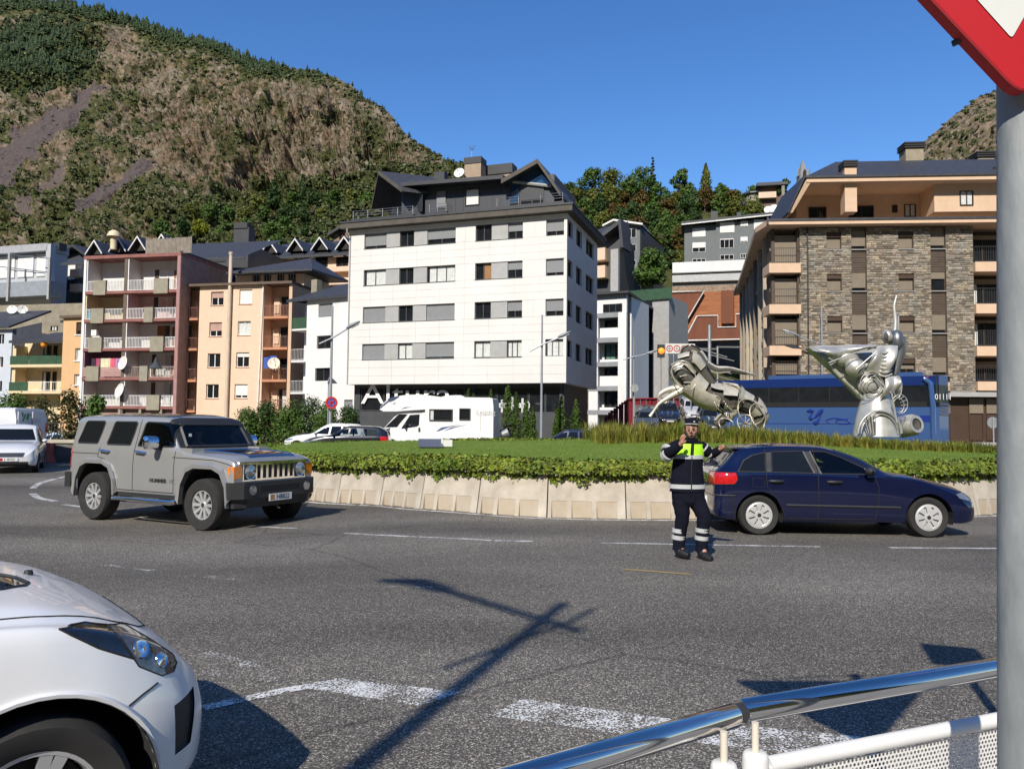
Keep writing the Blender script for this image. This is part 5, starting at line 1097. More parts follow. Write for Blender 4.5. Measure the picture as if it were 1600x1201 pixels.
 f = fac_px(80, 92, 134, 90, 420); q = thing('house', 'dark grey shed-roofed house behind the terrace wall', 'house', f.P(2, 0, 8), world=True); z = f.uz(100, 396)[1]; mb = MB(); solid(mb, f, -.5, f.L - 1, .4, 6, 5, z); mb.build('wall', M_DGP, q); mb = MB(); mb.prism([f.P(-.8, -.6, z - .1), f.P(f.uz(120, 385)[0], -.6, f.uz(120, 383)[1]), f.P(f.L + .6, -.6, z - .5), f.P(f.L + .6, -.6, z - .8), f.P(f.uz(120, 385)[0], -.6, f.uz(120, 383)[1] - .35), f.P(-.8, -.6, z - .45)], f.N * 7); mb.build('roof', M_SLATE, q); a = f.rect(103, 412, 113, 452); window(q, f, a[0], a[1], a[2], a[3], .36, M_FRAME, M_GLS, blind=.6, bmat=M_BWHITE)
 for y in (423, 446): z = f.uz(125, y)[1]; panel(q, f, f.uz(121, y)[0], f.uz(136, y)[0], -1, -.1, z - .9, z, M_PALEP, 'balcony_front')
left_houses()
# right of the white block: pale stepped house, hillside houses, retaining walls
def mid_houses():
 f = fac_px(917, 88, 977, 86, 560)
 def X(x): return f.uz(880 + x / 2.93, 560)[0]
 def Z(y): return f.uz(950, 250 + y / 2.93)[1]
 r = thing('apartment_building', 'narrow white and grey block with dark loggias right of the white panelled block', 'apartment block', f.P(2, 0, 0), world=True)
 zt = Z(618); u1 = X(290); u0 = X(118)
 ys = [(700, 722), (813, 835), (924, 945), (1034, 1056), (1144, 1165)]
 mb = MB(); solid(mb, f, u0, X(160), -.1, .4, -.5, Z(722)); solid(mb, f, X(252), u1, -.1, .4, -.5, Z(700)); solid(mb, f, u0, u1, .0, .4, Z(700), zt); solid(mb, f, u0, u1, 1.8, 9, -.5, zt - .02); mb.build('wall', M_WHITE, r)
 for i, (y0, y1) in enumerate(ys):
  panel(r, f, u0 - .1, X(252), -.14, 1.79, Z(y1), Z(y0), pm('grey_band', (.24, .25, .26), rough=.7), 'floor_band')
  if i < 4:
   zz = Z(ys[i + 1][0]); panel(r, f, X(164), X(250), .25, .32, zz, zz + 1.15 if i in (0, 2) else zz + .3, M_WHITE, 'balcony_front'); window(r, f, X(166), X(248), zz + .1, Z(y1) - .05, 1.77, M_FRAME, M_GLS, panes=3, curtain=(.1, .6, pm('green_curtain', (.10, .22, .16), rough=.9)) if i == 1 else None)
 window(r, f, X(182), X(270), Z(698), Z(660), -.03, M_FRAME, M_GLS, panes=3); window(r, f, X(120), X(150), Z(695), Z(675), -.03, M_FRAME, M_GLS)
 g = Fac(f.P(u1, 0, 0)[:2], (at(1028, 560, 104).x, at(1028, 560, 104).y)); mb = MB(); wall(mb, g, 0, g.L, -.5, zt, [], 0); mb.build('side_wall', pm('shaded_side_render', (.16, .13, .115), rough=.8, var=.1), r)  # side wall's shade is put into its brownish colour
 for k in range(4): mb = MB(); mb.fbox(g, 2 + k * 4, 3.2 + k * 4, -.03, -.001, .5, zt - 4); mb.build('wall_strip', M_DGP, r)
 mb = MB(); mb.prism([f.P(u0 - .4, -.7, zt), f.P(u1 + .4, -.7, zt), g.P(g.L, -.8, zt), f.P(u0, 16, zt)], (0, 0, .25)); mb.build('eave', M_DKMET, r); mb = MB(); mb.add([f.P(u0 - .4, -.7, zt + .26), f.P(u1 + .4, -.7, zt + .26), g.P(g.L, -.8, zt + .26), f.P(u0 + 1, 9, zt + 2.0)], [(0, 1, 3), (1, 2, 3)]); mb.build('roof', M_SLATE, r)
 # gabled house above
 f = fac_px(905, 122, 985, 118, 400)
 def P4(x, y): return 880 + x / 2.93, 250 + y / 2.93
 q = thing('house', 'cream balconied house with a steep slate gable above the narrow grey block', 'house', f.P(3, 0, 10), world=True)
 def ZZ(y): return f.uz(930, 250 + y / 2.93)[1]
 def XX(x): return f.uz(880 + x / 2.93, 400)[0]
 mb = MB(); solid(mb, f, XX(60), XX(250), 1, 8, 8, ZZ(355)); mb.build('wall', M_DGP, q)
 for y0, y1 in ((410, 465), (490, 545)): panel(q, f, XX(60), XX(200), -.8, .99, ZZ(y1), ZZ(y0), M_PALEP, 'balcony_front'); 
 panel(q, f, XX(215), XX(250), .2, .98, 8, ZZ(415), M_LGP, 'render_panel'); mb = MB(); mb.prism([f.P(XX(60), -1.2, ZZ(350)), f.P(XX(180), -1.2, ZZ(350)), f.P(XX(272), 2.5, ZZ(285)), f.P(XX(110), 7, ZZ(285))], (0, 0, .2)); mb.prism([f.P(XX(180), -1.2, ZZ(350)), f.P(XX(272), -1.0, ZZ(290)), f.P(XX(285), -1.0, ZZ(420)), f.P(XX(272), -1.0, ZZ(420)), f.P(XX(262), -1.0, ZZ(315)), f.P(XX(190), -1.2, ZZ(365))], f.N * 4); mb.build('roof', M_SLATE, q)
 f = fac_px(966, 132, 1004, 130.5, 400); q = thing('house', 'tall grey gabled house with three dark windows among the hillside trees', 'house', f.P(2, 0, 10), world=True); u = lambda x: f.uz(880 + x / 2.93, 400)[0]; z = lambda y: f.uz(985, 250 + y / 2.93)[1]
 mb = MB(); mb.prism([f.P(u(255), 0, 8), f.P(u(355), 0, 8), f.P(u(355), 0, z(300)), f.P(u(240), 0, z(275)), f.P(u(255), 0, z(290))], f.N * 9); mb.build('wall', M_GREYB, q)
 for y0, y1 in ((315, 357), (387, 420), (460, 485)): window(q, f, u(290), u(334), z(y1), z(y0), -.04, M_WTRIM, M_GLS, panes=2)
 panel(q, f, u(262), u(356), -1, -.05, z(540), z(512), M_WHITE, 'balcony_front'); mb = MB(); mb.prism([f.P(u(185), -1, z(292)), f.P(u(235), -1, z(270)), f.P(u(368), -1, z(300)), f.P(u(368), -1, z(308)), f.P(u(235), -1, z(278)), f.P(u(185), -1, z(300))], f.N * 11); mb.build('roof', M_WTRIM, q); mb = MB(); mb.quad(f.P(u(356), 0, z(305)), f.P(u(440), 6, z(368)), f.P(u(440), 9, z(368)), f.P(u(356), 10, z(305))); mb.quad(f.P(u(352), -.2, 8), f.P(u(430), 6, 8), f.P(u(430), 6, z(375)), f.P(u(352), -.2, z(306))); mb.build('side_roof', M_DKMET, q)
 # long grey house with white shutters
 f = fac_px(1068, 128, 1245, 124, 400); u = lambda x: f.uz(880 + x / 4, 360)[0]; z = lambda y: f.uz(1120, 230 + y / 4)[1]
 q = thing('apartment_building', 'long grey block with white shutters on the hillside above the white retaining wall', 'apartment block', f.P(8, 0, 12), world=True)
 mb = MB(); solid(mb, f, u(757), f.L + 2, .4, 8, 10, z(480)); solid(mb, f, u(955), f.L + 2, 0, .4, 10, z(470)); mb.build('wall', M_GREYB, q); mb = MB(); mb.prism([f.P(u(738), -1, z(478)), f.P(f.L + 3, -1, z(428)), f.P(f.L + 3, 9, z(428)), f.P(u(738), 9, z(478))], (0, 0, .35)); mb.build('roof', M_DKMET, q); mb = MB(); mb.prism([f.P(u(740), -1.03, z(478) - .02), f.P(f.L + 3, -1.03, z(428) - .02), f.P(f.L + 3, -.9, z(428) - .02), f.P(u(740), -.9, z(478) - .02)], (0, 0, -.18)); mb.build('fascia', M_WTRIM, q)
 for x0, x1, y0, y1, b, d in ((808, 890, 497, 552, .97, .37), (808, 890, 588, 648, .55, .37), (980, 1070, 473, 537, .97, -.04), (1108, 1155, 470, 503, .9, -.04), (980, 1065, 575, 633, .1, -.04), (1108, 1152, 568, 603, .75, -.04), (1192, 1260, 465, 525, .97, -.04), (808, 890, 690, 720, 0, .37), (980, 1065, 675, 705, 0, -.04), (1108, 1152, 672, 700, 0, -.04), (1196, 1250, 566, 610, 0, -.04)):
  window(q, f, u(x0), u(x1), z(y1), z(y0), d, M_WTRIM, M_GLS, panes=3 if b < .5 else 2, blind=b, bmat=M_BWHITE)
 for x0, x1, y0 in ((925, 968, 378), (1090, 1118, 392)): mb = MB(); solid(mb, f, u(x0), u(x1), 2, 3.4, z(470), z(y0)); mb.build('chimney', M_DKMET, q)
 dish('left white dish on the long grey hillside block', f.P(u(1285), .5, z(405)), .7, (-.2, -.9, .3)); dish('right white dish on the long grey hillside block', f.P(u(1320), .5, z(402)), .8, (-.2, -.9, .3)); mb = MB(); mb.tube([f.P(u(1382), 1, z(450)), f.P(u(1382), 1, z(255))], .28, 8); mb.build('flue', M_CONPAN, q)
 # stacked retaining walls
 f = fac_px(1047, 118, 1215, 114, 450); u = lambda x: f.uz(880 + x / 2.93, 450)[0]; z = lambda y: f.uz(1110, 250 + y / 2.93)[1]
 def rw(label, y0, y1, d, mat, x0=497, x1=980): return tag(panel(None, f, u(x0), u(x1), d, d + 2, z(y1), z(y0), mat, 'retaining_wall'), label, 'retaining wall')
 rw('white upper retaining wall below the long grey block', 450, 498, 2, M_WHITE); rw('black strip standing in for the shaded gap between the two white hillside walls', 498.5, 512, 3, M_DARKIN); rw('pale grey lower parapet wall over the rust panels', 512.5, 545, 1.6, pm('pale_grey_wall', (.42, .43, .42), rough=.7)); rw('grey footing wall under the pale parapet', 545.5, 565, 2.2, M_GREYB)  # black strip stands in for the shade in the gap
 rw('rough brown rubble band above the rust panels', 565.5, 598, 1.5, pm('rubble_band', (.27, .20, .14), rough=.95, var=.4, scale=3))
 q = thing('rust_panel_wall', 'rust-coloured steel wall with white zigzag edging on the hillside', 'retaining wall', f.P(5, 0, 5), world=True)
 def pp(pts, d): return [f.P(u(x), d, z(y)) for x, y in pts]
 mb = MB(); mb.prism(pp([(492, 598), (960, 598), (960, 830), (492, 830)], .9), f.N * .3); mb.build('back_sheet', pm('orange_rust', (.30, .115, .05), rough=.9, var=.3, stretch=(.3, .3, 3)), q)
 for pts, d in (([(492, 600), (645, 600), (530, 790), (492, 790)], .3), ([(612, 712), (708, 712), (708, 766), (790, 766), (790, 708), (960, 708), (960, 822), (556, 822), (556, 800)], .2), ([(722, 600), (780, 600), (780, 750), (722, 750)], -.2)): mb = MB(); mb.prism(pp(pts, d), f.N * .25); mb.build('rust_panel', M_RUST, q)
 for pts in ([(492, 598), (645, 598), (532, 788)], [(556, 818), (612, 712), (708, 712), (708, 766), (790, 766), (790, 708), (960, 708)], [(540, 824), (960, 821)], [(491, 598), (491, 720)]):
  mb = MB(); mb.tube(pp(pts, .1), .10, 5); mb.build('white_edging', M_WTRIM, q)
 mb = MB(); g = fac_px(960, 100, 1050, 96, 450); tag(panel(None, g, 0, g.L, 0, .06, g.uz(1000, 470)[1], g.uz(1000, 453)[1], M_GREENS, 'terrace_screen'), 'dark green fence screen behind the narrow grey block', 'fence'); tag(panel(None, g, g.uz(1018, 480)[0], g.L - .5, .3, 8, 0, g.uz(1030, 462)[1], pm('concrete_grey', (.32, .32, .31), rough=.9, var=.1), 'concrete_wall'), 'tall pale concrete wall right of the narrow grey block', 'wall')
 # hilltop house and church spire
 f = fac_px(1168, 205, 1225, 203, 300); q = thing('house', 'brown hilltop house with a cream balcony, by the church spire', 'house', f.P(4, 0, 60), world=True); u = lambda x: f.uz(880 + x / 4, 300)[0]; z = lambda y: f.uz(1195, 230 + y / 4)[1]
 mb = MB(); solid(mb, f, u(1220), u(1380), 1, 8, z(420), z(248)); mb.build('wall', pm('brown_render', (.13, .09, .07), rough=.8), q); panel(q, f, u(1220), u(1330), -.5, .99, z(320), z(283), M_PALEP, 'balcony_front'); panel(q, f, u(1208), u(1400), -1.2, 8, z(247), z(228), M_DKMET, 'roof'); mb = MB(); mb.lathe([(2.3, 0), (2.3, z(285) - z(400))], 12, Matrix.Translation(f.P(u(1188), 2, z(400)))); mb.build('round_bay', M_CONPAN, q, smooth=40); mb = MB(); mb.lathe([(3.0, 0), (2.9, .4), (.1, 1.2)], 12, Matrix.Translation(f.P(u(1188), 2, z(285)))); mb.build('bay_roof', M_DKMET, q)
 c = at(1254, 280, 215); s = thing('church_spire', 'grey stone church spire rising behind the stone building roof', 'spire', c, world=True); mb = MB(); k = 215 / 1200
 mb.lathe([(10 * k, -30), (10 * k, 1), (8.5 * k, 1.2), (.3, 4.6 + .6)], 4, Matrix.Translation(c) @ Matrix.Rotation(R(50), 4, 'Z')); mb.build('spire', pm('spire_stone', (.24, .24, .235), rough=.9, var=.15), s)
 for dx in (-8.5, 8.5): mb = MB(); mb.lathe([(1.6 * k, 0), (1.6 * k, 1.4), (.1, 2.4)], 4, Matrix.Translation(c + Vector((dx * k, -.8, .6)))); mb.build('pinnacle', MATS['spire_stone'], s)
 mb = MB(); mb.prism([c + Vector((x * k, -1.9, zz)) for x, zz in ((-2.2, .2), (2.2, .2), (2.2, 1.6), (0, 2.4), (-2.2, 1.6))], (0, .5, 0)); mb.build('belfry_opening', M_DARKIN, s)
 # small timber house behind the slate roofs, left of the white block
 f = fac_px(522, 120, 560, 119, 360); q = thing('house', 'brown wooden cottage half hidden behind the white block roof edge', 'house', f.P(2, 0, 20), world=True); u = lambda x: f.uz(x, 365)[0]; z = lambda y: f.uz(535, y)[1]
 mb = MB(); solid(mb, f, u(522), u(560), 0, 6, 12, z(362)); mb.build('wall', pm('stone_cottage', (.24, .17, .12), rough=.9, var=.2), q); window(q, f, u(530), u(540), z(374), z(364), -.03, M_WOOD, M_GLS, panes=2); mb = MB(); mb.prism([f.P(u(516), -1, z(366)), f.P(u(548), -1, z(347)), f.P(u(575), -1, z(360)), f.P(u(575), -1, z(364)), f.P(u(548), -1, z(352)), f.P(u(516), -1, z(370))], f.N * 7); mb.build('roof', M_DKMET, q)
mid_houses()
# ================================================================== TREES AND SHRUBS
LEAF = [leafmat('leaf_green', (.062, .125, .022), col2=(.10, .155, .03), scale=.5), leafmat('leaf_dark', (.035, .072, .018), col2=(.056, .095, .024), scale=.5), leafmat('leaf_olive', (.105, .130, .022), col2=(.150, .155, .028), scale=.5), leafmat('leaf_autumn', (.15, .085, .022), col2=(.085, .08, .02), scale=.5),
  leafmat('leaf_lime', (.22, .23, .012), col2=(.15, .18, .01), scale=.5), leafmat('leaf_red', (.20, .03, .035), col2=(.12, .03, .03), scale=.5), leafmat('thuja_green', (.045, .095, .012), col2=(.075, .125, .02), scale=1.5), leafmat('leaf_dry', (.11, .085, .03), col2=(.05, .07, .018), scale=.8)]
M_BARK = pm('bark', (.075, .055, .04), rough=.95, var=.3, scale=4, bump=.5)
def tree(name, label, cat, base, H, W, kind='round', n=2600, leaf=.3, mat=0, group=None, low=.2, seed=0, dens=1.0):
 rng = np.random.default_rng(seed + 11); rnd = random.Random(seed + 5); b = Vector(base)
 r = thing(name, label, cat, b, group=group); C = []; N = []
 def clump(c, rad, k, sq=.8):
  d = rng.normal(0, 1, (k, 3)); d /= np.linalg.norm(d, axis=1, keepdims=True); rr = rad * rng.uniform(.45, 1.08, (k, 1)); p = d * rr; p[:, 2] *= sq; C.append(p + np.array(c)); N.append(d + np.array([0, 0, .35]))
 tips = []
 if kind in ('round', 'bush'):
  K = 22 if kind == 'round' else 16
  for k in range(K):
   a = rnd.random() * 6.283; t = (k + .5) / K; z = low + (1 - low) * (.12 + .80 * t); prof = math.sin(math.pi * min(1, .16 + .80 * t)) ** .7; q = W * prof * rnd.uniform(.2, .85) * (1 if kind == 'round' else .95)
   c = (q * math.cos(a), q * math.sin(a), z * H * rnd.uniform(.94, 1.02)); tips.append(c); clump(c, W * rnd.uniform(.26, .46) * (1 if kind == 'round' else 1.35), n // K, .8 if kind == 'round' else 1.1)
 elif kind == 'cone':
  K = 15
  for k in range(K):
   t = k / (K - 1); z = H * (low + (1 - low) * t * .97); w = W * (1 - t) ** .85 + .04 * W
   for j in range(max(1, int(7 * (1 - t)) + 1)):
    a = rnd.random() * 6.283; q = w * rnd.uniform(.35, .8); clump((q * math.cos(a), q * math.sin(a), z - q * .25), max(.3 * w, .12 * W), max(12, int(n / 62)), .55)
 elif kind == 'col':
  K = 26
  for k in range(K):
   t = k / (K - 1); z = H * (low + (1 - low) * t * .96); w = W * (min(1, t * 5 + .55) * (1 - max(0, t - .25) / .75) ** .75 + .06); a = rnd.random() * 6.283; q = w * .4 * rnd.random(); clump((q * math.cos(a), q * math.sin(a), z), w * .8, n // K, 1.25)
 C = np.concatenate(C); N = np.concatenate(N); V, FF = leaf_cloud(C, N, rng.uniform(.6, 1.2, len(C)) * leaf, jitter=.5, rng=rng)
 tag(np_mesh('crown', V, FF, LEAF[mat], r, off=(0, 0, 0)), kind='stuff')
 mb = MB(); t0 = max(.05, H * .022); top = H * (low + .45 if kind in ('round', 'bush') else .95); mb.tube([(0, 0, -.5), (W * .02, 0, top * .35), (-W * .03, W * .02, top * .7), (0, 0, top)], [t0 * 1.2, t0, t0 * .7, t0 * .25], 7)
 for c in tips[::3]: mb.tube([(0, 0, top * rnd.uniform(.3, .7)), (c[0] * .5, c[1] * .5, c[2] * .8), c], [t0 * .5, t0 * .3, t0 * .1], 5)
 mb.build('trunk', M_BARK, r, off=(0, 0, 0)); return r
def hillpos(px, py, ridge, d0, yb):
 yr, d1 = lerp_tab(ridge, px); t = min(1, max(0, (yb - py) / (yb - yr))) ** (1 / .92); D = d0 + (d1 - d0) * t ** 1.15; return at(px, py, D), D
def htree(label, px, ptop, pbase, hw, kind='round', mat=0, ridge=RIDGE_M, d0=106, n=2400, group=None, leaf=2.1, name='tree', seed=None, front=0):
 p, D = hillpos(px, pbase, ridge, d0, 690); D -= front; p = at(px, pbase, D); s = D / F
 return tree(name, label, 'tree', p, (pbase - ptop) * s, hw * s, kind, n, leaf * s, mat, group, low=.1 if kind != 'round' else .18, seed=int(px * 7 + ptop))
htree('tall broad tree left of its twin on the crest above the white block', 927, 259, 326, 26, mat=0)
htree('tall olive tree with a forked top on the crest, right of its darker twin', 957, 260, 322, 24, mat=2)
htree('dense dark tree beside the spruce on the crest', 1001, 259, 325, 28, mat=0); htree('pointed dark spruce standing highest on the wooded crest', 1020, 243, 318, 11, 'cone', 1)
htree('loose green tree between the spruce and the tall poplar', 1064, 261, 328, 19, mat=0); htree('slender pointed poplar touched with yellow on the crest', 1103, 252, 322, 12, 'col', 2)
htree('low olive tree just right of the poplar on the crest', 1128, 288, 330, 18, mat=2); htree('rust-tinged tree on the falling right end of the crest', 1146, 295, 335, 18, mat=3)
htree('dark tree over the eave of the white block on the crest', 889, 284, 330, 20, mat=1); htree('rounded tree left of the dense dark pair on the crest', 980, 276, 330, 18, mat=0)
htree('dark tree in front of the hilltop house with the cream balcony', 1226, 274, 345, 15, mat=1, n=2000); htree('reddish autumn tree glowing left of the long grey block', 1062, 352, 402, 12, mat=3)
rr = random.Random(3); k = 0; CN = ('mid green', 'dark green', 'olive', 'russet'); RN = {335: 'highest', 352: 'second', 372: 'third', 396: 'fourth', 425: 'lowest', 330: 'highest', 376: 'third', 402: 'fourth', 430: 'lowest'}
for py in (335, 352, 372, 396, 425):
 px = 872 + rr.random() * 12; kc = -1
 while px < 1180:
  top = py - rr.uniform(34, 52)
  if not (px > 1090 and py > 345):
   m_ = rr.choice((0, 0, 0, 0, 1, 2, 0, 2, 2, 3)); kc += 1; htree(f'{CN[m_]} tree, {ords[kc]} from left in the {RN[py]} row of wood above hillside houses', px, top, py, rr.uniform(15, 23), 'round' if rr.random() < .85 else 'col', m_, n=1500, group='trees in the wood on the middle slope'); k += 1
  px += rr.uniform(17, 30)
for kc, (px, t, b, w) in enumerate(((1150, 312, 345, 14), (1178, 314, 345, 16), (1200, 322, 350, 16), (1245, 295, 345, 16), (1165, 330, 352, 12))): htree(f'leafy tree behind the long grey block, {ords[kc]} of five towards the church spire', px, t, b, w, mat=rr.choice((0, 2)), n=1300, group='trees behind the long grey block')
p = at(1019, 462, 109); tree('pine_tree', 'rounded bright green pine in front of the hillside houses', 'tree', p, 72 * 109 / 1200, 34 * 109 / 1200, 'round', 5200, .26, 0, low=.22, seed=4)
p = at(1040, 545, 104); tree('tree', 'slim dark green tree at the left edge of the rust wall', 'tree', p, 58 * 104 / 1200, 13 * 104 / 1200, 'col', 2200, .22, 0, seed=9)
# trees at the foot of the mountain
htree('dark pointed cypress among rocks at the foot of the mountain', 429, 272, 328, 14, 'cone', 1, RIDGE, 112, 2200); htree('dark ragged cypress right of the pointed one below the cliffs', 472, 270, 326, 8, 'col', 1, RIDGE, 112, 1800); htree('lime yellow tree above the slate roofs', 311, 342, 372, 16, 'round', 4, RIDGE, 112, 1500)
htree('crimson bush right of the lime yellow tree', 377, 346, 360, 8, 'bush', 5, RIDGE, 112, 700)
r2 = random.Random(8)
for py in (330, 352, 376, 402, 430):
 px = (250 if py > 340 else 400) + r2.random() * 15; kc = -1
 while px < 640:
  if not (abs(px - 311) < 28 and py > 365): m_ = r2.choice((0, 1, 0, 2)); kc += 1; htree(f'{CN[m_]} tree, {ords[kc]} from left in the {RN[py]} row of thicket below mountain', px, py - r2.uniform(24, 40), py, r2.uniform(12, 20), 'round', m_, RIDGE, 112, 900, 'trees in the thicket below the mountain')
  px += r2.uniform(24, 38)
# roadside shrubs, oleanders, clipped conifers
for i, (px, top, hw, D, m, l) in enumerate(((18, 612, 34, 40, 0, 'leafy green shrub over the white van, farthest left'), (64, 618, 28, 38, 7, 'thin half-dry shrub above the van roof'), (112, 604, 30, 34, 7, 'half-bare autumn shrub in front of the apricot house'), (148, 612, 24, 33, 0, 'bushy green shrub behind the beige off-roader'))):
 b = at(px, 654, D); b.z = -.2; z = at(px, top, D).z; tree('shrub', l, 'shrub', b, z + .2, hw * D / F, 'bush', 1500 if m == 7 else 2600, .085, m, low=.1, seed=i + 30)
for i, (px, top, hw) in enumerate(((388, 640, 26), (420, 628, 28), (452, 634, 26), (486, 622, 28), (516, 630, 24), (543, 636, 18))):
 D = 45 + (i % 2); b = at(px, 660, D); b.z = 0; z = at(px, top, D).z; tree('oleander_shrub', f'dark oleander shrub, {ords[i]} from the left in the row behind the parked cars', 'shrub', b, z, hw * 1.15 * D / F, 'bush', 4200, .075, 1 if i % 2 else 0, 'oleanders behind the parked cars', low=.06, seed=i + 50)
for i, (px, top, hw, l) in enumerate(((731, 604, 7, 'clipped conifer peeping left over the motorhome roof'), (739, 612, 5, 'short clipped conifer tip over the motorhome roof'), (766, 605, 8, 'clipped conifer at the rear edge of the motorhome'), (793, 597, 11, 'tallest clipped conifer right of the motorhome'), (806, 610, 8, 'slim clipped conifer leaning on the tallest one'), (822, 622, 9, 'medium clipped conifer left of the central lamp post'), (832, 633, 7, 'smallest clipped conifer beside the central lamp post'), (869, 636, 6, 'small clipped conifer right of the central lamp post'), (877, 617, 9, 'tall clipped conifer below the white block corner'), (900, 619, 11, 'broad clipped conifer farthest right in the row'))):
 D = 50; b = at(px, 670, D); b.z = 0; tree('clipped_conifer', l, 'conifer', b, at(px, top, D).z, hw * 1.55 * D / F, 'col', 2400, .07, 6, 'clipped conifers before the shopfront', low=.02, seed=i + 70)
# ================================================================== STREET LAMPS, SIGNS, SMALL STREET THINGS
M_GALV = pm('galvanised_steel', (.36, .38, .39), rough=.5, metal=.55, var=.25, scale=5, bump=.06, bscale=20); M_GALVP = pm('painted_pole', (.30, .32, .34), rough=.45, metal=.3); M_RED = pm('sign_red', (.42, .012, .016), rough=.42, var=.05); M_SIGNW = pm('sign_white', (.60, .61, .57), rough=.5, var=.05); M_SBLUE = pm('sign_blue', (.02, .06, .30), rough=.45); M_LAMPG = pm('lamp_glass', (.5, .5, .48), rough=.3)
def street_lamp(label, px, pb, pt, D, arm, zb=0.0, r=.075):
 """arm: pixel points of the arm from tail to head"""
 a = at(px, pb, D); b = at(px + (pb - pt) * .004, pt, D); base = Vector((b.x, D, zb)); o = thing('street_lamp', label, 'street lamp', base, group='street lamps round the junction', world=True)
 mb = MB(); mb.tube([base, Vector((b.x, D, zb + (b.z - zb) * .5)), Vector((b.x, D, b.z))], [r * 1.25, r, r * .7], 10); mb.lathe([(r * 2.2, 0), (r * 2, .25), (r * 1.3, .3)], 10, Matrix.Translation(base)); mb.build('pole', M_GALVP, o, smooth=40)
 P = [at(x, y, D - .15) for x, y in arm]; mb = MB(); mb.tube(P[:-1], .045, 8); mb.build('arm', M_GALVP, o)
 d = (P[-1] - P[-2]).normalized(); h = P[-2]; L = (P[-1] - P[-2]).length; mb = MB(); s = d.cross(Vector((0, 0, 1))).normalized(); u = s.cross(d)
 M = Matrix((d, s, u)).transposed().to_4x4(); M.translation = h
 mb.grid(lambda t, v: M @ Vector((L * t, .20 * math.cos(v * 6.283) * math.sin(math.pi * min(1, .12 + .83 * t)) ** .6, .11 * math.sin(v * 6.283) * math.sin(math.pi * min(1, .12 + .83 * t)) ** .6 + .04)), 10, 12); mb.build('lamp_head', M_GALV, o, smooth=60)
 mb = MB(); mb.box(L * .3, L * .85, -.12, .12, -.075, -.05, M); mb.build('lamp_glass', M_LAMPG, o); return o
street_lamp('street lamp carrying the no-parking sign, in front of the narrow white house', 519, 662, 478, 42, [(499, 537), (521, 527), (542, 514), (563, 503)])
street_lamp('street lamp in the middle, before the white block corner', 846.5, 675, 492, 46, [(827, 549), (848, 538), (872, 528), (892, 519)])
street_lamp('slim lamp post left of the bronze-grey horse, before the narrow grey block', 990, 655, 527, 62, [(974, 562), (991, 557), (1010, 553), (1028, 548)])
street_lamp('street lamp whose arm shows left of the winged figure', 1283, 660, 480, 49, [(1303, 546), (1283, 538), (1248, 526), (1222, 516)])
for px, t, l, D in ((1109, 508, 'tall bare steel pole rising behind the horse', 60), (1121.5, 542, 'shorter bare steel pole right of the tall one', 61)):
 b = at(px, 660, D); q = thing('pole', l, 'pole', (b.x, D, 0), world=True); mb = MB(); mb.tube([(b.x, D, 0), (b.x, D, at(px, t, D).z)], .13 if t < 520 else .08, 8); mb.build('shaft', M_GALV, q); mb = MB(); mb.tube([at(px, t + 46, D), at(px + 38, t + 56, D)], .04, 5); mb.tube([at(px, t + 66, D), at(px + 34, t + 76, D)], .04, 5); mb.build('wire_bracket', M_GALV, q)
o = thing('wall_lamp', 'small green-shaded lamp on a thin post beside the no-parking lamp', 'lamp', (at(512, 650, 43).x, 43, 0), world=True); mb = MB(); b = at(512, 650, 43); mb.tube([(b.x, 43, 0), (b.x, 43, at(510, 592, 43).z), at(514, 590, 43), at(520, 593, 43)], .03, 6); mb.build('post', M_GALVP, o); mb = MB(); mb.lathe([(.05, .2), (.2, .05), (.3, -.06), (.02, -.05)], 10, Matrix.Translation(at(519, 597, 43))); mb.build('lamp_shade', M_DGP, o)
def disc(mb, c, r, yo, n=24, r0=0): 
 vs = [c + Vector((r * math.cos(6.283 * k / n), yo, r * math.sin(6.283 * k / n))) for k in range(n)]; mb.poly(vs)
def ring(mb, c, r, r0, yo, n=28):
 mb.add([c + Vector((q * math.cos(6.2832 * k / n), yo, q * math.sin(6.2832 * k / n))) for k in range(n) for q in (r0, r)], [(2 * k, 2 * k + 1, (2 * k + 3) % (2 * n), (2 * k + 2) % (2 * n)) for k in range(n)])
c = at(518, 629, 41.7); q = thing('no_parking_sign', 'round no-parking sign, red ring with a red cross on blue', 'road sign', c, world=True)
mb = MB(); mb.lathe([(.33, -.02), (.33, 0)], 28, Matrix.Translation(c) @ Matrix.Rotation(R(90), 4, 'X'), caps=True); mb.build('plate', M_SBLUE, q); mb = MB(); ring(mb, c, .335, .235, -.03); M = Matrix.Translation(c)
for s in (1, -1): mb.box(-.25, .25, -.03, -.026, -.035, .035, M @ Matrix.Rotation(R(45 * s), 4, 'Y'))
mb.build('red_marks', M_RED, q)
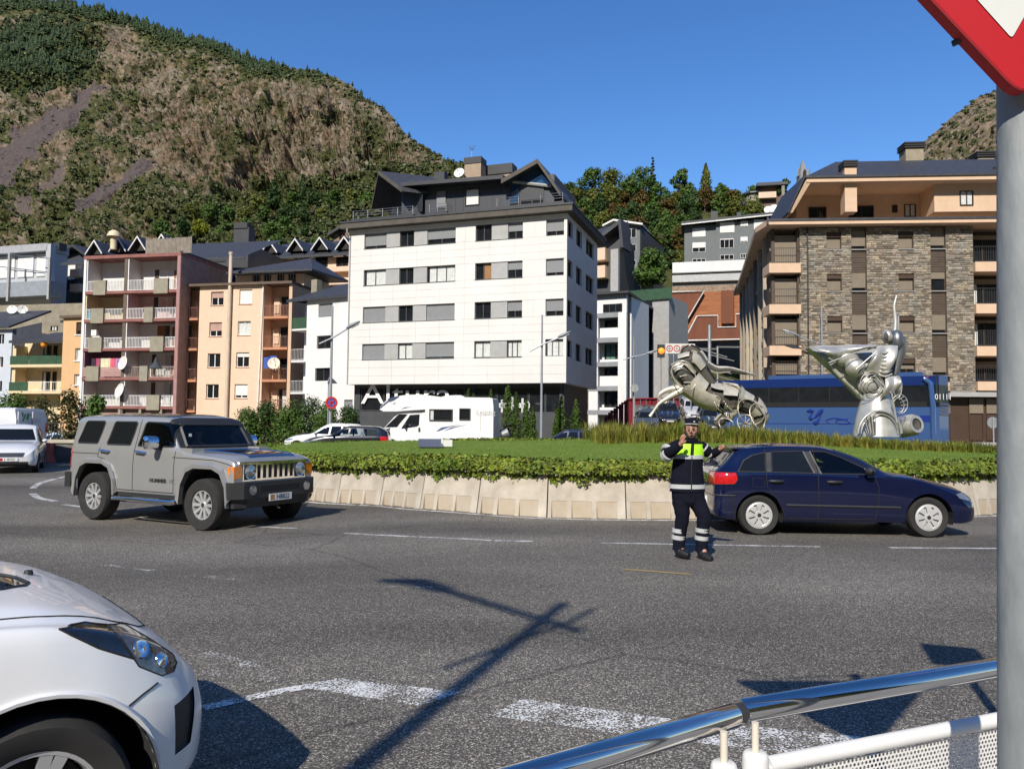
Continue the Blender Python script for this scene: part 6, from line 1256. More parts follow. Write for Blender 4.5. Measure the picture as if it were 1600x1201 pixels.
# road-work board with four round symbols, and an amber beacon
c0 = at(1040, 552, 60); c1 = at(1086, 537, 60); q = thing('road_sign_board', 'white board with four red-ringed round symbols above the horse head', 'road sign', (c0.x, 60, 0), world=True)
mb = MB(); mb.box(c0.x, c1.x, 60, 60.08, c0.z, c1.z); mb.build('board', M_SIGNW, q)
for k in range(4):
 cc = Vector((c0.x + (c1.x - c0.x) * (.135 + .245 * k), 60, (c0.z + c1.z) / 2)); mb = MB(); ring(mb, cc, .26, .19, -.012); mb.build('red_ring', M_RED, q); mb = MB()
 if k == 0: mb.box(cc.x - .13, cc.x + .13, 59.98, 59.985, cc.z - .02, cc.z + .02); mb.box(cc.x - .012, cc.x + .012, 59.975, 59.98, cc.z - .16, cc.z + .16)
 elif k == 2: mb.box(-.16, .16, -.02, -.015, -.02, .02, Matrix.Translation(cc) @ Matrix.Rotation(R(40), 4, 'Y')); mb.box(-.1, .1, -.03, -.021, -.04, .05, Matrix.Translation(cc))
 elif k == 3: mb.box(-.08, .08, -.02, -.015, -.09, .09, Matrix.Translation(cc))
 if mb.v: mb.build('symbol', M_IRON if k != 3 else pm('orange_symbol', (.5, .14, .02)), q)
 if k == 1: text_mesh('symbol', '4t', .24, M_IRON, q, Matrix.Translation(cc - Vector((c0.x, 60, 0)) - Vector((0, .015, 0))) @ Matrix.Rotation(R(90), 4, 'X'), ext=.002)
mb = MB()
for px in (1045, 1053, 1080): b = at(px, 560, 60); mb.tube([(b.x, 60.1, 0), (b.x, 60.1, c0.z + .1)], .04, 6)
tag(mb.build('support_legs', M_GALV, q), kind='stuff'); mb = MB(); mb.tube([at(1088, 543, 60), at(1136, 558, 60)], .05, 5); mb.build('brace', M_GALV, q)
c = at(1033.5, 548, 60); q = thing('traffic_signal', 'small amber signal lit at the left end of the round-symbol board', 'signal', c, world=True); mb = MB(); mb.box(c.x - .27, c.x + .27, 60.03, 60.3, c.z - .5, c.z + .5); mb.build('housing', M_IRON, q)
ma = pm('amber_lamp', (.9, .25, .02)); ma.node_tree.nodes['Principled BSDF'].inputs['Emission Color'].default_value = (1, .22, .02, 1); ma.node_tree.nodes['Principled BSDF'].inputs['Emission Strength'].default_value = 1.2
mb = MB(); mb.lathe([(.25, 0), (.2, .06), (.01, .1)], 16, Matrix.Translation(c) @ Matrix.Rotation(R(90), 4, 'X')); mb.build('lens', ma, q, smooth=60); mb = MB(); mb.tube([(c.x + .1, 60.2, c.z), (c.x + .5, 60.2, c.z + .1)], .04, 5); mb.tube([(c.x, 60.2, 0), (c.x, 60.2, c.z - .5)], .05, 6); mb.build('bracket', M_GALV, q)
for px, py, D, rd, l in ((991.5, 606, 61.5, .32, 'back of a round grey sign on the slim lamp post'), (1551, 660, 36.5, .27, 'round grey sign back by the right end of the tall grasses')):
 c = at(px, py, D); q = thing('round_sign', l, 'road sign', (c.x, D, 0), world=True); mb = MB(); mb.lathe([(.01, .015), (rd, .015), (rd, -.015), (.01, -.015)], 24, Matrix.Translation(c) @ Matrix.Rotation(R(90), 4, 'X')); mb.build('plate', M_GALV, q); mb = MB(); mb.tube([(c.x, D - .05, 0), (c.x, D - .05, c.z + rd * .8)], .035, 8); mb.build('post', M_GALV, q)
# things on the lawn
def lawn_at(px, py):
 d = ray(px, py); z = 1.0
 for _ in range(20): t = (z - CAMZ) / d.z; p = CAM + d * t; z = lawn_z(p.x, p.y)
 return p
c = lawn_at(672, 700); q = thing('solar_panel', 'tilted grey slab-like lawn floodlight with a white bracket, left on the lawn', 'floodlight', c, world=True); mb = MB(); x = Matrix.Translation(c + Vector((0, .1, .14))) @ Matrix.Rotation(R(8), 4, 'Z') @ Matrix.Rotation(R(24), 4, 'X'); mb.box(-.34, .34, -.25, .25, -.02, .02, x); mb.build('panel', pm('grey_sheet', (.10, .11, .14), rough=.35), q)
mb = MB(); mb.box(c.x + .36, c.x + .62, c.y + .1, c.y + .25, c.z + .05, c.z + .24); mb.box(c.x + .30, c.x + .36, c.y + .1, c.y + .2, c.z - .05, c.z + .3); mb.build('bracket', M_SIGNW, q)
c = lawn_at(790, 686); q = thing('spotlight', 'small grey spotlight on the lawn edge below the motorhome', 'spotlight', c, world=True); mb = MB(); mb.lathe([(.02, -.2), (.15, -.16), (.2, .14), (.18, .15), (.02, .1)], 14, Matrix.Translation(c + Vector((0, 0, .28))) @ Matrix.Rotation(R(65), 4, 'Y')); mb.build('housing', M_GALV, q, smooth=50); mb = MB(); mb.tube([c - Vector((0, 0, .1)), c + Vector((0, 0, .2))], .05, 6); mb.build('stand', M_IRON, q)
c = at(1099, 693, 17.5); c.z = lawn_z(c.x, c.y) + .05; q = thing('spotlight', 'round grey spotlight on the lawn just behind the officer shoulder', 'spotlight', c, world=True); mb = MB(); mb.lathe([(.01, -.12), (.09, -.09), (.13, .0), (.13, .1), (.11, .11), (.01, .09)], 16, Matrix.Translation(c + Vector((0, 0, .14))) @ Matrix.Rotation(R(110), 4, 'X')); mb.build('housing', M_GALV, q, smooth=50); mb = MB(); mb.tube([c - Vector((0, 0, .2)), c + Vector((0, 0, .1))], .04, 6); mb.build('stand', M_IRON, q)
c = lawn_at(1543, 696); q = tag(MB(), 0) if 0 else None
mb = MB(); mb.box(c.x - .4, c.x + .5, c.y - .3, c.y + .4, c.z - .1, c.z + .14); tag(mb.build('stone_slab', M_LGP), 'flat grey stone slab at the right end of the lawn', 'slab')
# low wall and plastic barrier behind the off-roader, railing
a = gnd(-30, 722); b = gnd(112, 722); f = Fac((a.x, a.y), (b.x, b.y)); q = thing('median_wall', 'low concrete median wall with a pale cap behind the off-roader', 'wall', f.P(f.L / 2, 0, -.2), world=True)
mb = MB(); mb.fbox(f, 0, f.L + 3, 0, .35, -.3, .62); mb.build('wall', pm('shaded_concrete', (.14, .13, .12), rough=.9, var=.3, scale=1.5), q); mb = MB(); mb.fbox(f, -.05, f.L + 3.05, -.06, .41, .622, .76); mb.build('cap', pm('pale_cap', (.50, .45, .36), rough=.85), q)  # front face's shade is put into the dark wall colour
u, _ = f.uz(67, 708); q = thing('traffic_barrier', 'red plastic traffic barrier standing before the low median wall', 'barrier', f.P(u, -.5, -.2), world=True); mb = MB(); mb.prism([f.P(u - .6, -.75, -.19), f.P(u + .65, -.75, -.19), f.P(u + .5, -.6, .1), f.P(u + .42, -.45, .62), f.P(u - .42, -.45, .62), f.P(u - .5, -.6, .1)], f.N * .42); mb.build('body', pm('faded_red_plastic', (.42, .09, .06), rough=.6, var=.2), q)
g = fac_px(76, 36, 125, 36, 680); q = thing('fence', 'thin dark railing below the half-bare shrubs', 'fence', g.P(0, 0, 0), world=True); railing(q, g, 0, g.L + 1.5, .3, 1.45, M_IRON, step=.13, bar=.012)
mb = MB(); mb.prism([(8.0, 49.9, -.1), (17.0, 49.9, -.1), (17.0, 67, 3.4), (10.6, 67, 3.4)], (0, 0, -.3)); mb.prism([(8.05, 50.2, -.2), (10.62, 66.9, -.2), (10.62, 66.9, 3.0), (8.05, 50.4, -.15)], (.2, 0, 0)); structure(mb, 'road', M_ASPH)
# red slatted hoarding beyond the island
f = fac_px(945, 72, 1060, 66, 650); q = thing('hoarding', 'dark red slatted hoarding behind the horse forelegs', 'fence', f.P(0, 0, 0), world=True); M_HO = pm('dark_red_paint', (.20, .02, .028), rough=.6, var=.15); n = 26
for k in range(n): 
 u0, u1 = f.L * k / n, f.L * (k + 1) / n; px = 945 + 115 * k / n; zt = f.uz(px, 653 - 30 * min(1, (k + 1) / 9) ** .8)[1]; mb = MB(); mb.fbox(f, u0 + .04, u1 - .04, 0 + .05 * (k % 2), .08 + .05 * (k % 2), -.2, zt); mb.build('slat', M_HO, q)
mb = MB(); mb.tube([f.P(0, -.05, f.uz(945, 655)[1]), f.P(f.L * .35, -.05, f.uz(985, 623)[1]), f.P(f.L, -.05, f.uz(1060, 622)[1])], .09, 6); mb.build('top_rail', M_HO, q)
# ================================================================== VEHICLES
M_TYRE = pm('tyre_rubber', (.022, .021, .020), rough=.85, var=.2, scale=9); M_BLKP = pm('black_plastic', (.022, .023, .024), rough=.55, var=.12); M_CHROME = pm('chrome', (.75, .75, .76), rough=.08, metal=1, var=.03); M_ALLOY = pm('alloy', (.66, .66, .66), rough=.3, metal=.6, var=.06); M_HUBC = pm('silver_hubcap', (.56, .56, .55), rough=.35, metal=.35)
M_CGL = glassy('car_glass', (.74, .80, .78), .10); M_CGLD = glassy('tinted_car_glass', (.10, .11, .12), .82); M_HLG = pm('headlight_glass', (.30, .32, .34), rough=.06, metal=.6, var=.5, scale=14); M_TAIL = pm('tail_light', (.45, .01, .012), rough=.12, coat=1, var=.3, scale=20); M_AMB = pm('amber_lens', (.75, .20, .01), rough=.15, coat=1, var=.25, scale=20); M_PLATE = pm('number_plate', (.72, .72, .70), rough=.4, var=.03)
M_SEAT = pm('car_interior', (.028, .028, .03), rough=.8); M_LINER = pm('wheel_arch_liner', (.012, .012, .012), rough=.95)
def wheel(root, x, y, r, w, rim, style, side, z=None):
 """rim as the wheel part, its tyre a sub-part; local axis along Y, outer face towards side"""
 M = Matrix.Translation((x, y, r if z is None else z)) @ Matrix.Rotation(R(90 * (1 if side < 0 else -1)), 4, 'X'); h = w / 2
 mb = MB(); mb.lathe([(rim * .98, h * .72), (rim * 1.0, h * .80), (rim * .93, h * .80), (rim * .88, h * .35), (rim * .86, -h * .6)], 36, M)
 if style == 'alloy10' or style == 'alloy5':
  ns = 10 if style == 'alloy10' else 5
  for k in range(ns):
   for e in ((-.12, .12) if style == 'alloy5' else (0,)):
    a = 6.2832 * k / ns + e; wd = .085 if ns == 10 else .07
    q = M @ Matrix.Rotation(a, 4, 'Z'); mb.add([q @ Vector(p) for p in ((rim * .16, -rim * wd, h * .62), (rim * .16, rim * wd, h * .62), (rim * .92, rim * wd * 1.35, h * .78), (rim * .92, -rim * wd * 1.35, h * .78), (rim * .16, -rim * wd, h * .35), (rim * .16, rim * wd, h * .35), (rim * .92, rim * wd * 1.35, h * .5), (rim * .92, -rim * wd * 1.35, h * .5))], [(0, 1, 2, 3), (0, 4, 5, 1), (1, 5, 6, 2), (3, 2, 6, 7), (0, 3, 7, 4)])
  mb.lathe([(rim * .24, h * .4), (rim * .24, h * .68), (rim * .2, h * .72), (.001, h * .72)], 20, M)
 elif style == 'hub8':
  for k in range(8):
   q = M @ Matrix.Rotation(6.2832 * k / 8, 4, 'Z'); mb.add([q @ Vector((rr * math.cos(a), rr * math.sin(a), zz)) for rr, zz in ((rim * .3, h * .84), (rim * .62, h * .9), (rim * .88, h * .84)) for a in (-.29 if rr < rim * .5 else -.255, 0, .29 if rr < rim * .5 else .255)], [(0, 1, 4, 3), (1, 2, 5, 4), (3, 4, 7, 6), (4, 5, 8, 7)])
  mb.lathe([(rim * .93, h * .80), (rim * .85, h * .86), (rim * .78, h * .80)], 36, M); mb.lathe([(rim * .34, h * .80), (rim * .3, h * .9), (.001, h * .92)], 20, M); mb.lathe([(rim * .8, h * .55), (.01, h * .55)], 24, M)
 o = mb.build('wheel', M_ALLOY if style != 'hub8' else M_HUBC, root, smooth=35)
 mb = MB(); mb.lathe([(rim * .9, -h * .9), (rim * 1.02, -h), (r * .93, -h), (r * .99, -h * .72), (r, -h * .4), (r, h * .4), (r * .99, h * .72), (r * .93, h), (rim * 1.06, h * .94), (rim * .98, h * .78)], 40, M); mb.build('tyre', M_TYRE, o, smooth=40, off=(0, 0, 0))
 mb = MB(); mb.lathe([(rim * .84, h * .1), (.01, h * .1)], 24, M); mb.build('brake_disc', M_LINER if style != 'hub8' else M_BLKP, o, off=(0, 0, 0))
 if style != 'alloy5' or 1: mb = MB(); mb.lathe([(rim * .15, h * .93 if style == 'hub8' else h * .73), (.001, h * .95 if style == 'hub8' else h * .75)], 16, M); mb.build('hub_badge', M_BLKP, o, off=(0, 0, 0))
 return o
class Car:
 """body shell lofted from cross-sections along X (front = +X); openings are cut out exactly and become parts"""
 def __init__(s, keys, n=90):
  K = sorted(keys); xs = []
  for a, b in zip(K, K[1:]): xs += [a[0] + (b[0] - a[0]) * k / max(1, round(n * (b[0] - a[0]) / (K[-1][0] - K[0][0]))) for k in range(max(1, round(n * (b[0] - a[0]) / (K[-1][0] - K[0][0]))))]
  xs.append(K[-1][0]); s.bm = bmesh.new(); rows = []
  def val(x, c):
   for i in range(len(K) - 1):
    if x <= K[i + 1][0] + 1e-9:
     a, b = K[i], K[i + 1]; t = (x - a[0]) / (b[0] - a[0]); h = b[0] - a[0]
     def sl(j):
      if j == 0 or j == len(K) - 1: k0, k1 = (0, 1) if j == 0 else (-2, -1)
      else: k0, k1 = j - 1, j + 1
      if 0 < j < len(K) - 1:
       d0 = (K[j][c] - K[j - 1][c]) / (K[j][0] - K[j - 1][0]); d1 = (K[j + 1][c] - K[j][c]) / (K[j + 1][0] - K[j][0])
       return 0 if d0 * d1 <= 0 else 2 * d0 * d1 / (d0 + d1)
      return (K[k1][c] - K[k0][c]) / (K[k1][0] - K[k0][0])
     m0, m1 = sl(i) * h, sl(i + 1) * h
     return (2 * t ** 3 - 3 * t ** 2 + 1) * a[c] + (t ** 3 - 2 * t ** 2 + t) * m0 + (-2 * t ** 3 + 3 * t ** 2) * b[c] + (t ** 3 - t ** 2) * m1
  for x in xs:
   zb, wb, zm, wm, zs, ws, ze, we, zt = [val(x, c) for c in range(1, 10)]
   P = catmull([(0, wb, zb + .01), (0, wb + (wm - wb) * .6, zb + (zm - zb) * .25), (0, wm, zm), (0, (wm + ws) / 2 + .012, (zm + zs) / 2 + .01), (0, ws, zs), (0, ws + (we - ws) * .55 + .008, zs + (ze - zs) * .5), (0, we, ze), (0, we * .84, ze + (zt - ze) * .55), (0, we * .45, ze + (zt - ze) * .93), (0, 0, zt)], 4)
   P = [Vector((0, 0, zb)), Vector((0, wb * .6, zb))] + P
   rows.append([s.bm.verts.new((x, p.y, p.z)) for p in P] + [s.bm.verts.new((x, -p.y, p.z)) for p in reversed(P[1:-1])])
  m = len(rows[0])
  for a, b in zip(rows, rows[1:]):
   for j in range(m): s.bm.faces.new((a[j], b[j], b[(j + 1) % m], a[(j + 1) % m]))
  s.bm.faces.new(rows[0][::-1]); s.bm.faces.new(rows[-1]); bmesh.ops.recalc_face_normals(s.bm, faces=s.bm.faces); s.bvh = BVHTree.FromBMesh(s.bm)
 def inside(s, poly, ax, test):
  i, j = {'y': (0, 2), 'x': (1, 2), 'z': (0, 1)}[ax]; n = len(poly); ar = sum(poly[k][0] * poly[(k + 1) % n][1] - poly[(k + 1) % n][0] * poly[k][1] for k in range(n)); P = poly if ar > 0 else poly[::-1]
  hp = []
  for k in range(n):
   (x0, y0), (x1, y1) = P[k], P[(k + 1) % n]; co = Vector((0, 0, 0)); no = Vector((0, 0, 0)); co[i], co[j] = x0, y0; no[i], no[j] = (y1 - y0), -(x1 - x0); hp.append((co, no.normalized()))
  x0, x1, y0, y1 = min(p[0] for p in P), max(p[0] for p in P), min(p[1] for p in P), max(p[1] for p in P)
  cand = [f for f in s.bm.faces if test(f.calc_center_median()) and max(v.co[i] for v in f.verts) > x0 and min(v.co[i] for v in f.verts) < x1 and max(v.co[j] for v in f.verts) > y0 and min(v.co[j] for v in f.verts) < y1]
  for co, no in hp:
   g = set(cand)
   for f in cand: g.update(f.edges); g.update(f.verts)
   rs = bmesh.ops.bisect_plane(s.bm, geom=list(g), plane_co=co, plane_no=no, dist=1e-5)
   fs = set(q for q in rs['geom'] if isinstance(q, bmesh.types.BMFace)) | set(q for q in cand if q.is_valid)
   cand = [f for f in fs if f.is_valid and (f.calc_center_median() - co).dot(no) < 1e-5]
  return cand
 def cut(s, poly, ax, test, name=None, mat=None, parent=None, inset=0.0, rim=None):
  fs = s.inside(poly, ax, test)
  if not fs: return None
  o = None
  if name:
   nb = bmesh.new(); mp = {}
   for f in fs:
    vs = []
    for v in f.verts:
     if v.index not in mp or v not in mp: pass
     if v not in mp: mp[v] = nb.verts.new(v.co - (f.normal * inset))
     vs.append(mp[v])
    try: nb.faces.new(vs)
    except ValueError: pass
   me = bpy.data.meshes.new(name); nb.normal_update(); edge = [(e.verts[0].co.copy(), e.verts[1].co.copy()) for e in nb.edges if len(e.link_faces) == 1]; nb.to_mesh(me); nb.free(); me.materials.append(mat); me.polygons.foreach_set('use_smooth', [True] * len(me.polygons))
   o = bpy.data.objects.new(name, me); COL.objects.link(o); o.parent = parent
   if rim:
    mb = MB()
    for a, b in edge:
     if (b - a).length > 1e-4: mb.tube([a, b], rim[0], 4, caps=False)
    q = mb.build(rim[2] if len(rim) > 2 else 'seal', rim[1], o)
  bmesh.ops.delete(s.bm, geom=fs, context='FACES'); return o
 def hit(s, p, d):
  h = s.bvh.ray_cast(Vector(p), Vector(d)); return h[0], h[1]
 def seam(s, pts, ax, sg, parent, w=.006, mat=None, name='panel_gap', lift=.001):
  P = []; d = {'y': Vector((0, -sg, 0)), 'z': Vector((0, 0, -1)), 'x': Vector((-sg, 0, 0))}[ax]
  for (a, b), (c, e) in zip(pts, pts[1:]):
   n = max(2, int(math.hypot(c - a, e - b) / .05))
   for k in range(n + (1 if (c, e) == tuple(pts[-1]) else 0)):
    u, v = a + (c - a) * k / n, b + (e - b) * k / n; o = {'y': Vector((u, 4 * sg, v)), 'z': Vector((u, v, 5)), 'x': Vector((5 * sg, u, v))}[ax]; h, nn = s.hit(o, d)
    if h: P.append(h + nn * lift)
  if len(P) > 1: mb = MB(); mb.tube(P, w, 5); return mb.build(name, mat or M_LINER, parent)
 def body(s, name, mat, parent, sharp=38):
  me = bpy.data.meshes.new(name); bmesh.ops.dissolve_degenerate(s.bm, dist=1e-5, edges=s.bm.edges[:]); s.bm.to_mesh(me); s.bm.free(); me.materials.append(mat); me.polygons.foreach_set('use_smooth', [True] * len(me.polygons)); me.set_sharp_from_angle(angle=R(sharp))
  o = bpy.data.objects.new(name, me); COL.objects.link(o); o.parent = parent; return o
def circ(cx, cz, r, n=26): return [(cx + r * math.cos(6.2832 * k / n), cz + r * math.sin(6.2832 * k / n)) for k in range(n)]
def sidey(sg, m=.12): return lambda c: c.y * sg > m
def liner(root, x, z, r, y0, y1, n=14):
 mb = MB()
 for k in range(n): a, b = math.pi * k / n - .1, math.pi * (k + 1) / n + (.1 if k == n - 1 else -.1); a = -.3 + (math.pi + .6) * k / n; b = -.3 + (math.pi + .6) * (k + 1) / n; mb.quad((x + r * math.cos(a), y0, z + r * math.sin(a)), (x + r * math.cos(b), y0, z + r * math.sin(b)), (x + r * math.cos(b), y1, z + r * math.sin(b)), (x + r * math.cos(a), y1, z + r * math.sin(a)))
 mb.poly([(x + r * math.cos(-.3 + (math.pi + .6) * k / n), y1, z + r * math.sin(-.3 + (math.pi + .6) * k / n)) for k in range(n + 1)]); return mb.build('wheel_arch_liner', M_LINER, root)
def seats(root, x, y, z0, h=.62):
 mb = MB(); mb.box(x - .25, x + .28, y - .24, y + .24, z0 - .1, z0 + .06); M = Matrix.Translation((x - .26, y, z0 + .05)) @ Matrix.Rotation(R(-14), 4, 'Y'); mb.box(-.08, .06, -.23, .23, 0, h * .8, M); mb.box(-.06, .04, -.13, .13, h * .84, h * 1.1, M); return mb.build('seat', M_SEAT, root)
def paint(name, c, metal=.0, rough=.22): 
 m = pm(name, c, rough=rough, metal=metal, var=.03, coat=1.0); return m
# ---------------------------------------------------------- dark blue hatchback
p0 = gnd(1187, 836); p1 = gnd(1453, 840); sc = (p1 - p0).length / 2.443; q = math.atan2(p1.y - p0.y, p1.x - p0.x); YH = .80
n = Vector((-math.sin(q), math.cos(q), 0)); pos = p0 + n * YH * sc
HB = thing('parked_hatchback', 'dark blue five-door hatchback with silver hubcaps beside the officer', 'car', (pos.x, pos.y, 0), q); HB.scale = (sc,) * 3
c = Car([(k[0] if -.3 < k[0] < 2.6 else (-.3 + (k[0] + .3) * .86 if k[0] < 0 else 2.6 + (k[0] - 2.6) * 1.22), *k[1:]) for k in [(-.70, .36, .62, .42, .66, .62, .60, .64, .58, .66), (-.68, .28, .70, .45, .74, .80, .68, .84, .64, .88), (-.60, .24, .74, .46, .78, .86, .73, .93, .66, .96), (-.48, .21, .76, .48, .80, .885, .77, 1.00, .62, 1.04), (-.26, .20, .77, .50, .815, .895, .785, 1.19, .585, 1.24), (-.12, .20, .78, .52, .822, .90, .79, 1.235, .575, 1.285), (.5, .20, .78, .52, .826, .90, .795, 1.265, .575, 1.325), (.95, .20, .78, .52, .826, .895, .795, 1.252, .575, 1.317), (1.2, .20, .78, .52, .826, .888, .795, 1.20, .585, 1.265), (1.5, .20, .78, .52, .824, .88, .79, 1.10, .62, 1.165), (1.78, .20, .78, .52, .822, .875, .785, .955, .68, 1.02), (1.98, .20, .78, .52, .82, .865, .775, .885, .70, .935), (2.25, .20, .775, .50, .815, .83, .765, .855, .70, .895), (2.6, .20, .765, .48, .80, .745, .74, .765, .68, .825), (2.85, .20, .74, .45, .775, .665, .71, .685, .64, .745), (3.0, .22, .69, .42, .72, .585, .65, .605, .58, .655), (3.07, .26, .62, .40, .64, .50, .57, .52, .50, .55), (3.10, .32, .52, .38, .54, .42, .48, .44, .42, .46)]], 110)
MB_BLUE = paint('dark_blue_paint', (.004, .0065, .034), .1, .15)
for sg in (-1, 1):
 for x in (0, 2.443): c.cut(circ(x, .29, .345), 'y', sidey(sg, .3)); liner(HB, x, .29, .345, sg * .80, sg * .45)
 W_ = [([(-.30, .915), (-.20, 1.07), (-.06, 1.15), (.14, 1.195), (.10, .915)], M_CGLD), ([(.19, .915), (.235, 1.205), (.70, 1.222), (.80, .905)], M_CGLD), ([(.90, .90), (.80, 1.222), (1.02, 1.215), (1.24, 1.14), (1.56, .985), (1.60, .90)], M_CGL)]
 for pl, m in W_: c.cut(pl, 'y', sidey(sg, .3), 'side_window', m, HB, rim=(.012, M_BLKP))
 for pl in ([(.105, .918), (.146, 1.197), (.23, 1.207), (.185, .918)], [(.805, .908), (.705, 1.221), (.795, 1.221), (.895, .903)]): c.cut(pl, 'y', sidey(sg, .3), 'door_pillar', M_BLKP, HB)
 if sg < 0:
  for pts in ([(.14, 1.25), (.10, .90), (.11, .70), (.24, .56), (.32, .40), (.36, .28)], [(.85, 1.27), (.85, .62), (.84, .25)], [(1.66, .89), (1.72, .70), (1.70, .42), (1.66, .25)], [(.36, .25), (1.66, .25)], [(.14, 1.23), (.6, 1.255), (1.0, 1.245), (1.3, 1.155), (1.64, .985), (1.68, .90)]): c.seam(pts, 'y', sg, HB)
  c.seam([(.38, .445), (2.02, .43)], 'y', sg, HB, .018, M_BLKP, 'rubbing_strip', .002)
  c.seam([(-.10, .70), (-.10, .83), (.07, .83), (.07, .70), (-.10, .70)], 'y', sg, HB, .004, name='fuel_flap_gap')
  for x in (.24, 1.08):
   h, nn = c.hit((x, 4 * sg, .79), (0, -sg, 0)); mb = MB(); mb.tube([h + Vector((-.10, .0, 0)), h + Vector((-.07, sg * .035, 0)), h + Vector((.07, sg * .035, 0)), h + Vector((.10, 0, 0))], .02, 6); mb.build('door_handle', M_BLKP, HB, smooth=50)
 c.cut([(-.74, .72), (-.74, .905), (-.33, .905), (-.31, .80), (-.36, .735)], 'y', sidey(sg, .35), 'tail_light', M_TAIL, HB, rim=(.006, M_LINER))
 c.cut([(2.90, .565), (2.85, .63), (2.97, .66), (3.11, .56), (3.08, .52)], 'y', sidey(sg, .33), 'headlight', M_HLG, HB, rim=(.006, M_LINER))
c.cut([(-.55, .98), (.55, .98), (.50, 1.19), (-.50, 1.19)], 'x', lambda v: v.x < -.2, 'rear_window', M_CGLD, HB, rim=(.012, M_BLKP)); c.cut([(-.64, .97), (.64, .97), (.50, 1.235), (-.50, 1.235)], 'x', lambda v: 1.0 < v.x < 2.1, 'windscreen', M_CGL, HB, rim=(.012, M_BLKP))
c.cut([(-.72, .20), (-.72, .56), (-.36, .56), (-.36, .20)], 'y', lambda v: v.x < -.36, 'rear_bumper', MB_BLUE, HB, rim=(.005, M_LINER, 'bumper_gap')); c.cut([(-.72, .20), (-.72, .50), (.72, .50), (.72, .20)], 'x', lambda v: v.x > 2.9, 'front_bumper', MB_BLUE, HB, rim=(.005, M_LINER, 'bumper_gap'))
for pts in ([(-.72, .57), (-.36, .57)], ): c.seam(pts, 'y', -1, HB, .012, M_BLKP, 'bumper_strip', .003)
mb = MB(); mb.box(-.335, -.14, -.52, .52, 1.236, 1.258); mb.build('spoiler', MB_BLUE, HB); mb = MB(); mb.box(-.342, -.335, -.2, .2, 1.240, 1.255); mb.build('brake_light', M_TAIL, HB)
mb = MB(); mb.box(-.668, -.645, -.26, .26, .40, .52); mb.build('number_plate', M_PLATE, HB); c.body('body', MB_BLUE, HB)
for x in (0, 2.443):
 for sg in (-1, 1): wheel(HB, x, sg * (YH - .10), .29, .19, .195, 'hub8', sg)
mb = MB(); h = Vector((1.56, -.80, .95)); mb.grid(lambda a, b: h + Vector((.075 * math.cos(b * 6.283) * math.sin(.2 + a * 2.75), -.02 - .17 * a, .068 * math.sin(b * 6.283) * math.sin(.2 + a * 2.75))), 6, 10); mb.build('wing_mirror', M_BLKP, HB, smooth=60)
mb = MB(); mb.box(-.3, 2.0, -.6, .6, .26, .34); mb.box(1.5, 1.95, -.66, .66, .60, .88); mb.box(-.5, -.2, -.6, .6, .3, .8); mb.build('interior_floor', M_SEAT, HB); [seats(HB, x, y, .48) for x, y in ((.95, -.36), (.95, .36), (.15, -.36), (.15, .36))]
mb = MB(); mb.tube([(1.38 + .07 * math.sin(a), .36 + .17 * math.cos(a), .86 + .15 * math.sin(a)) for a in [6.283 * k / 16 for k in range(17)]], .014, 5); mb.build('steering_wheel', M_BLKP, HB)
# ---------------------------------------------------------- beige off-roader
p0 = gnd(145, 811); p1 = gnd(314, 828); n0 = (p1 - p0); q = math.atan2(n0.y, n0.x); WB = 2.84; sc = n0.length / WB; n = Vector((-math.sin(q), math.cos(q), 0)); TR = .83; pos = (p0 + p1) / 2 + n * TR * sc + Vector((.09, .03, 0))
HU = thing('off_roader', 'boxy beige off-roader with dark windows, chrome grille and big tyres', 'car', (pos.x, pos.y, gz(pos.x, pos.y)), q); HU.scale = (sc, sc, sc * 1.025)
M_BEI = paint('beige_metallic_paint', (.33, .33, .322), .35, .32); M_ROOF = paint('roof_dark_reflection', (.02, .022, .03), 0, .2)  # dark roof colour holds the grazing reflection seen on the roof
c = Car([(-2.30, .60, .86, .80, .88, 1.24, .87, 1.70, .76, 1.78), (-2.26, .56, .90, .80, .925, 1.25, .91, 1.75, .78, 1.85), (-2.10, .52, .91, .80, .935, 1.255, .92, 1.775, .785, 1.875), (-1.0, .52, .91, .80, .935, 1.26, .92, 1.79, .79, 1.895), (.1, .52, .91, .80, .935, 1.26, .92, 1.775, .79, 1.885), (.36, .52, .91, .80, .935, 1.26, .92, 1.745, .785, 1.85), (.56, .52, .91, .80, .935, 1.26, .92, 1.52, .82, 1.60), (.78, .52, .91, .80, .935, 1.255, .91, 1.275, .86, 1.30), (.95, .52, .91, .80, .935, 1.22, .90, 1.25, .80, 1.285), (1.5, .55, .91, .80, .93, 1.18, .89, 1.225, .78, 1.265), (2.0, .60, .91, .80, .92, 1.13, .88, 1.18, .76, 1.22), (2.14, .62, .90, .80, .91, 1.10, .87, 1.13, .75, 1.15), (2.18, .66, .88, .80, .89, 1.06, .86, 1.08, .76, 1.09)], 100)
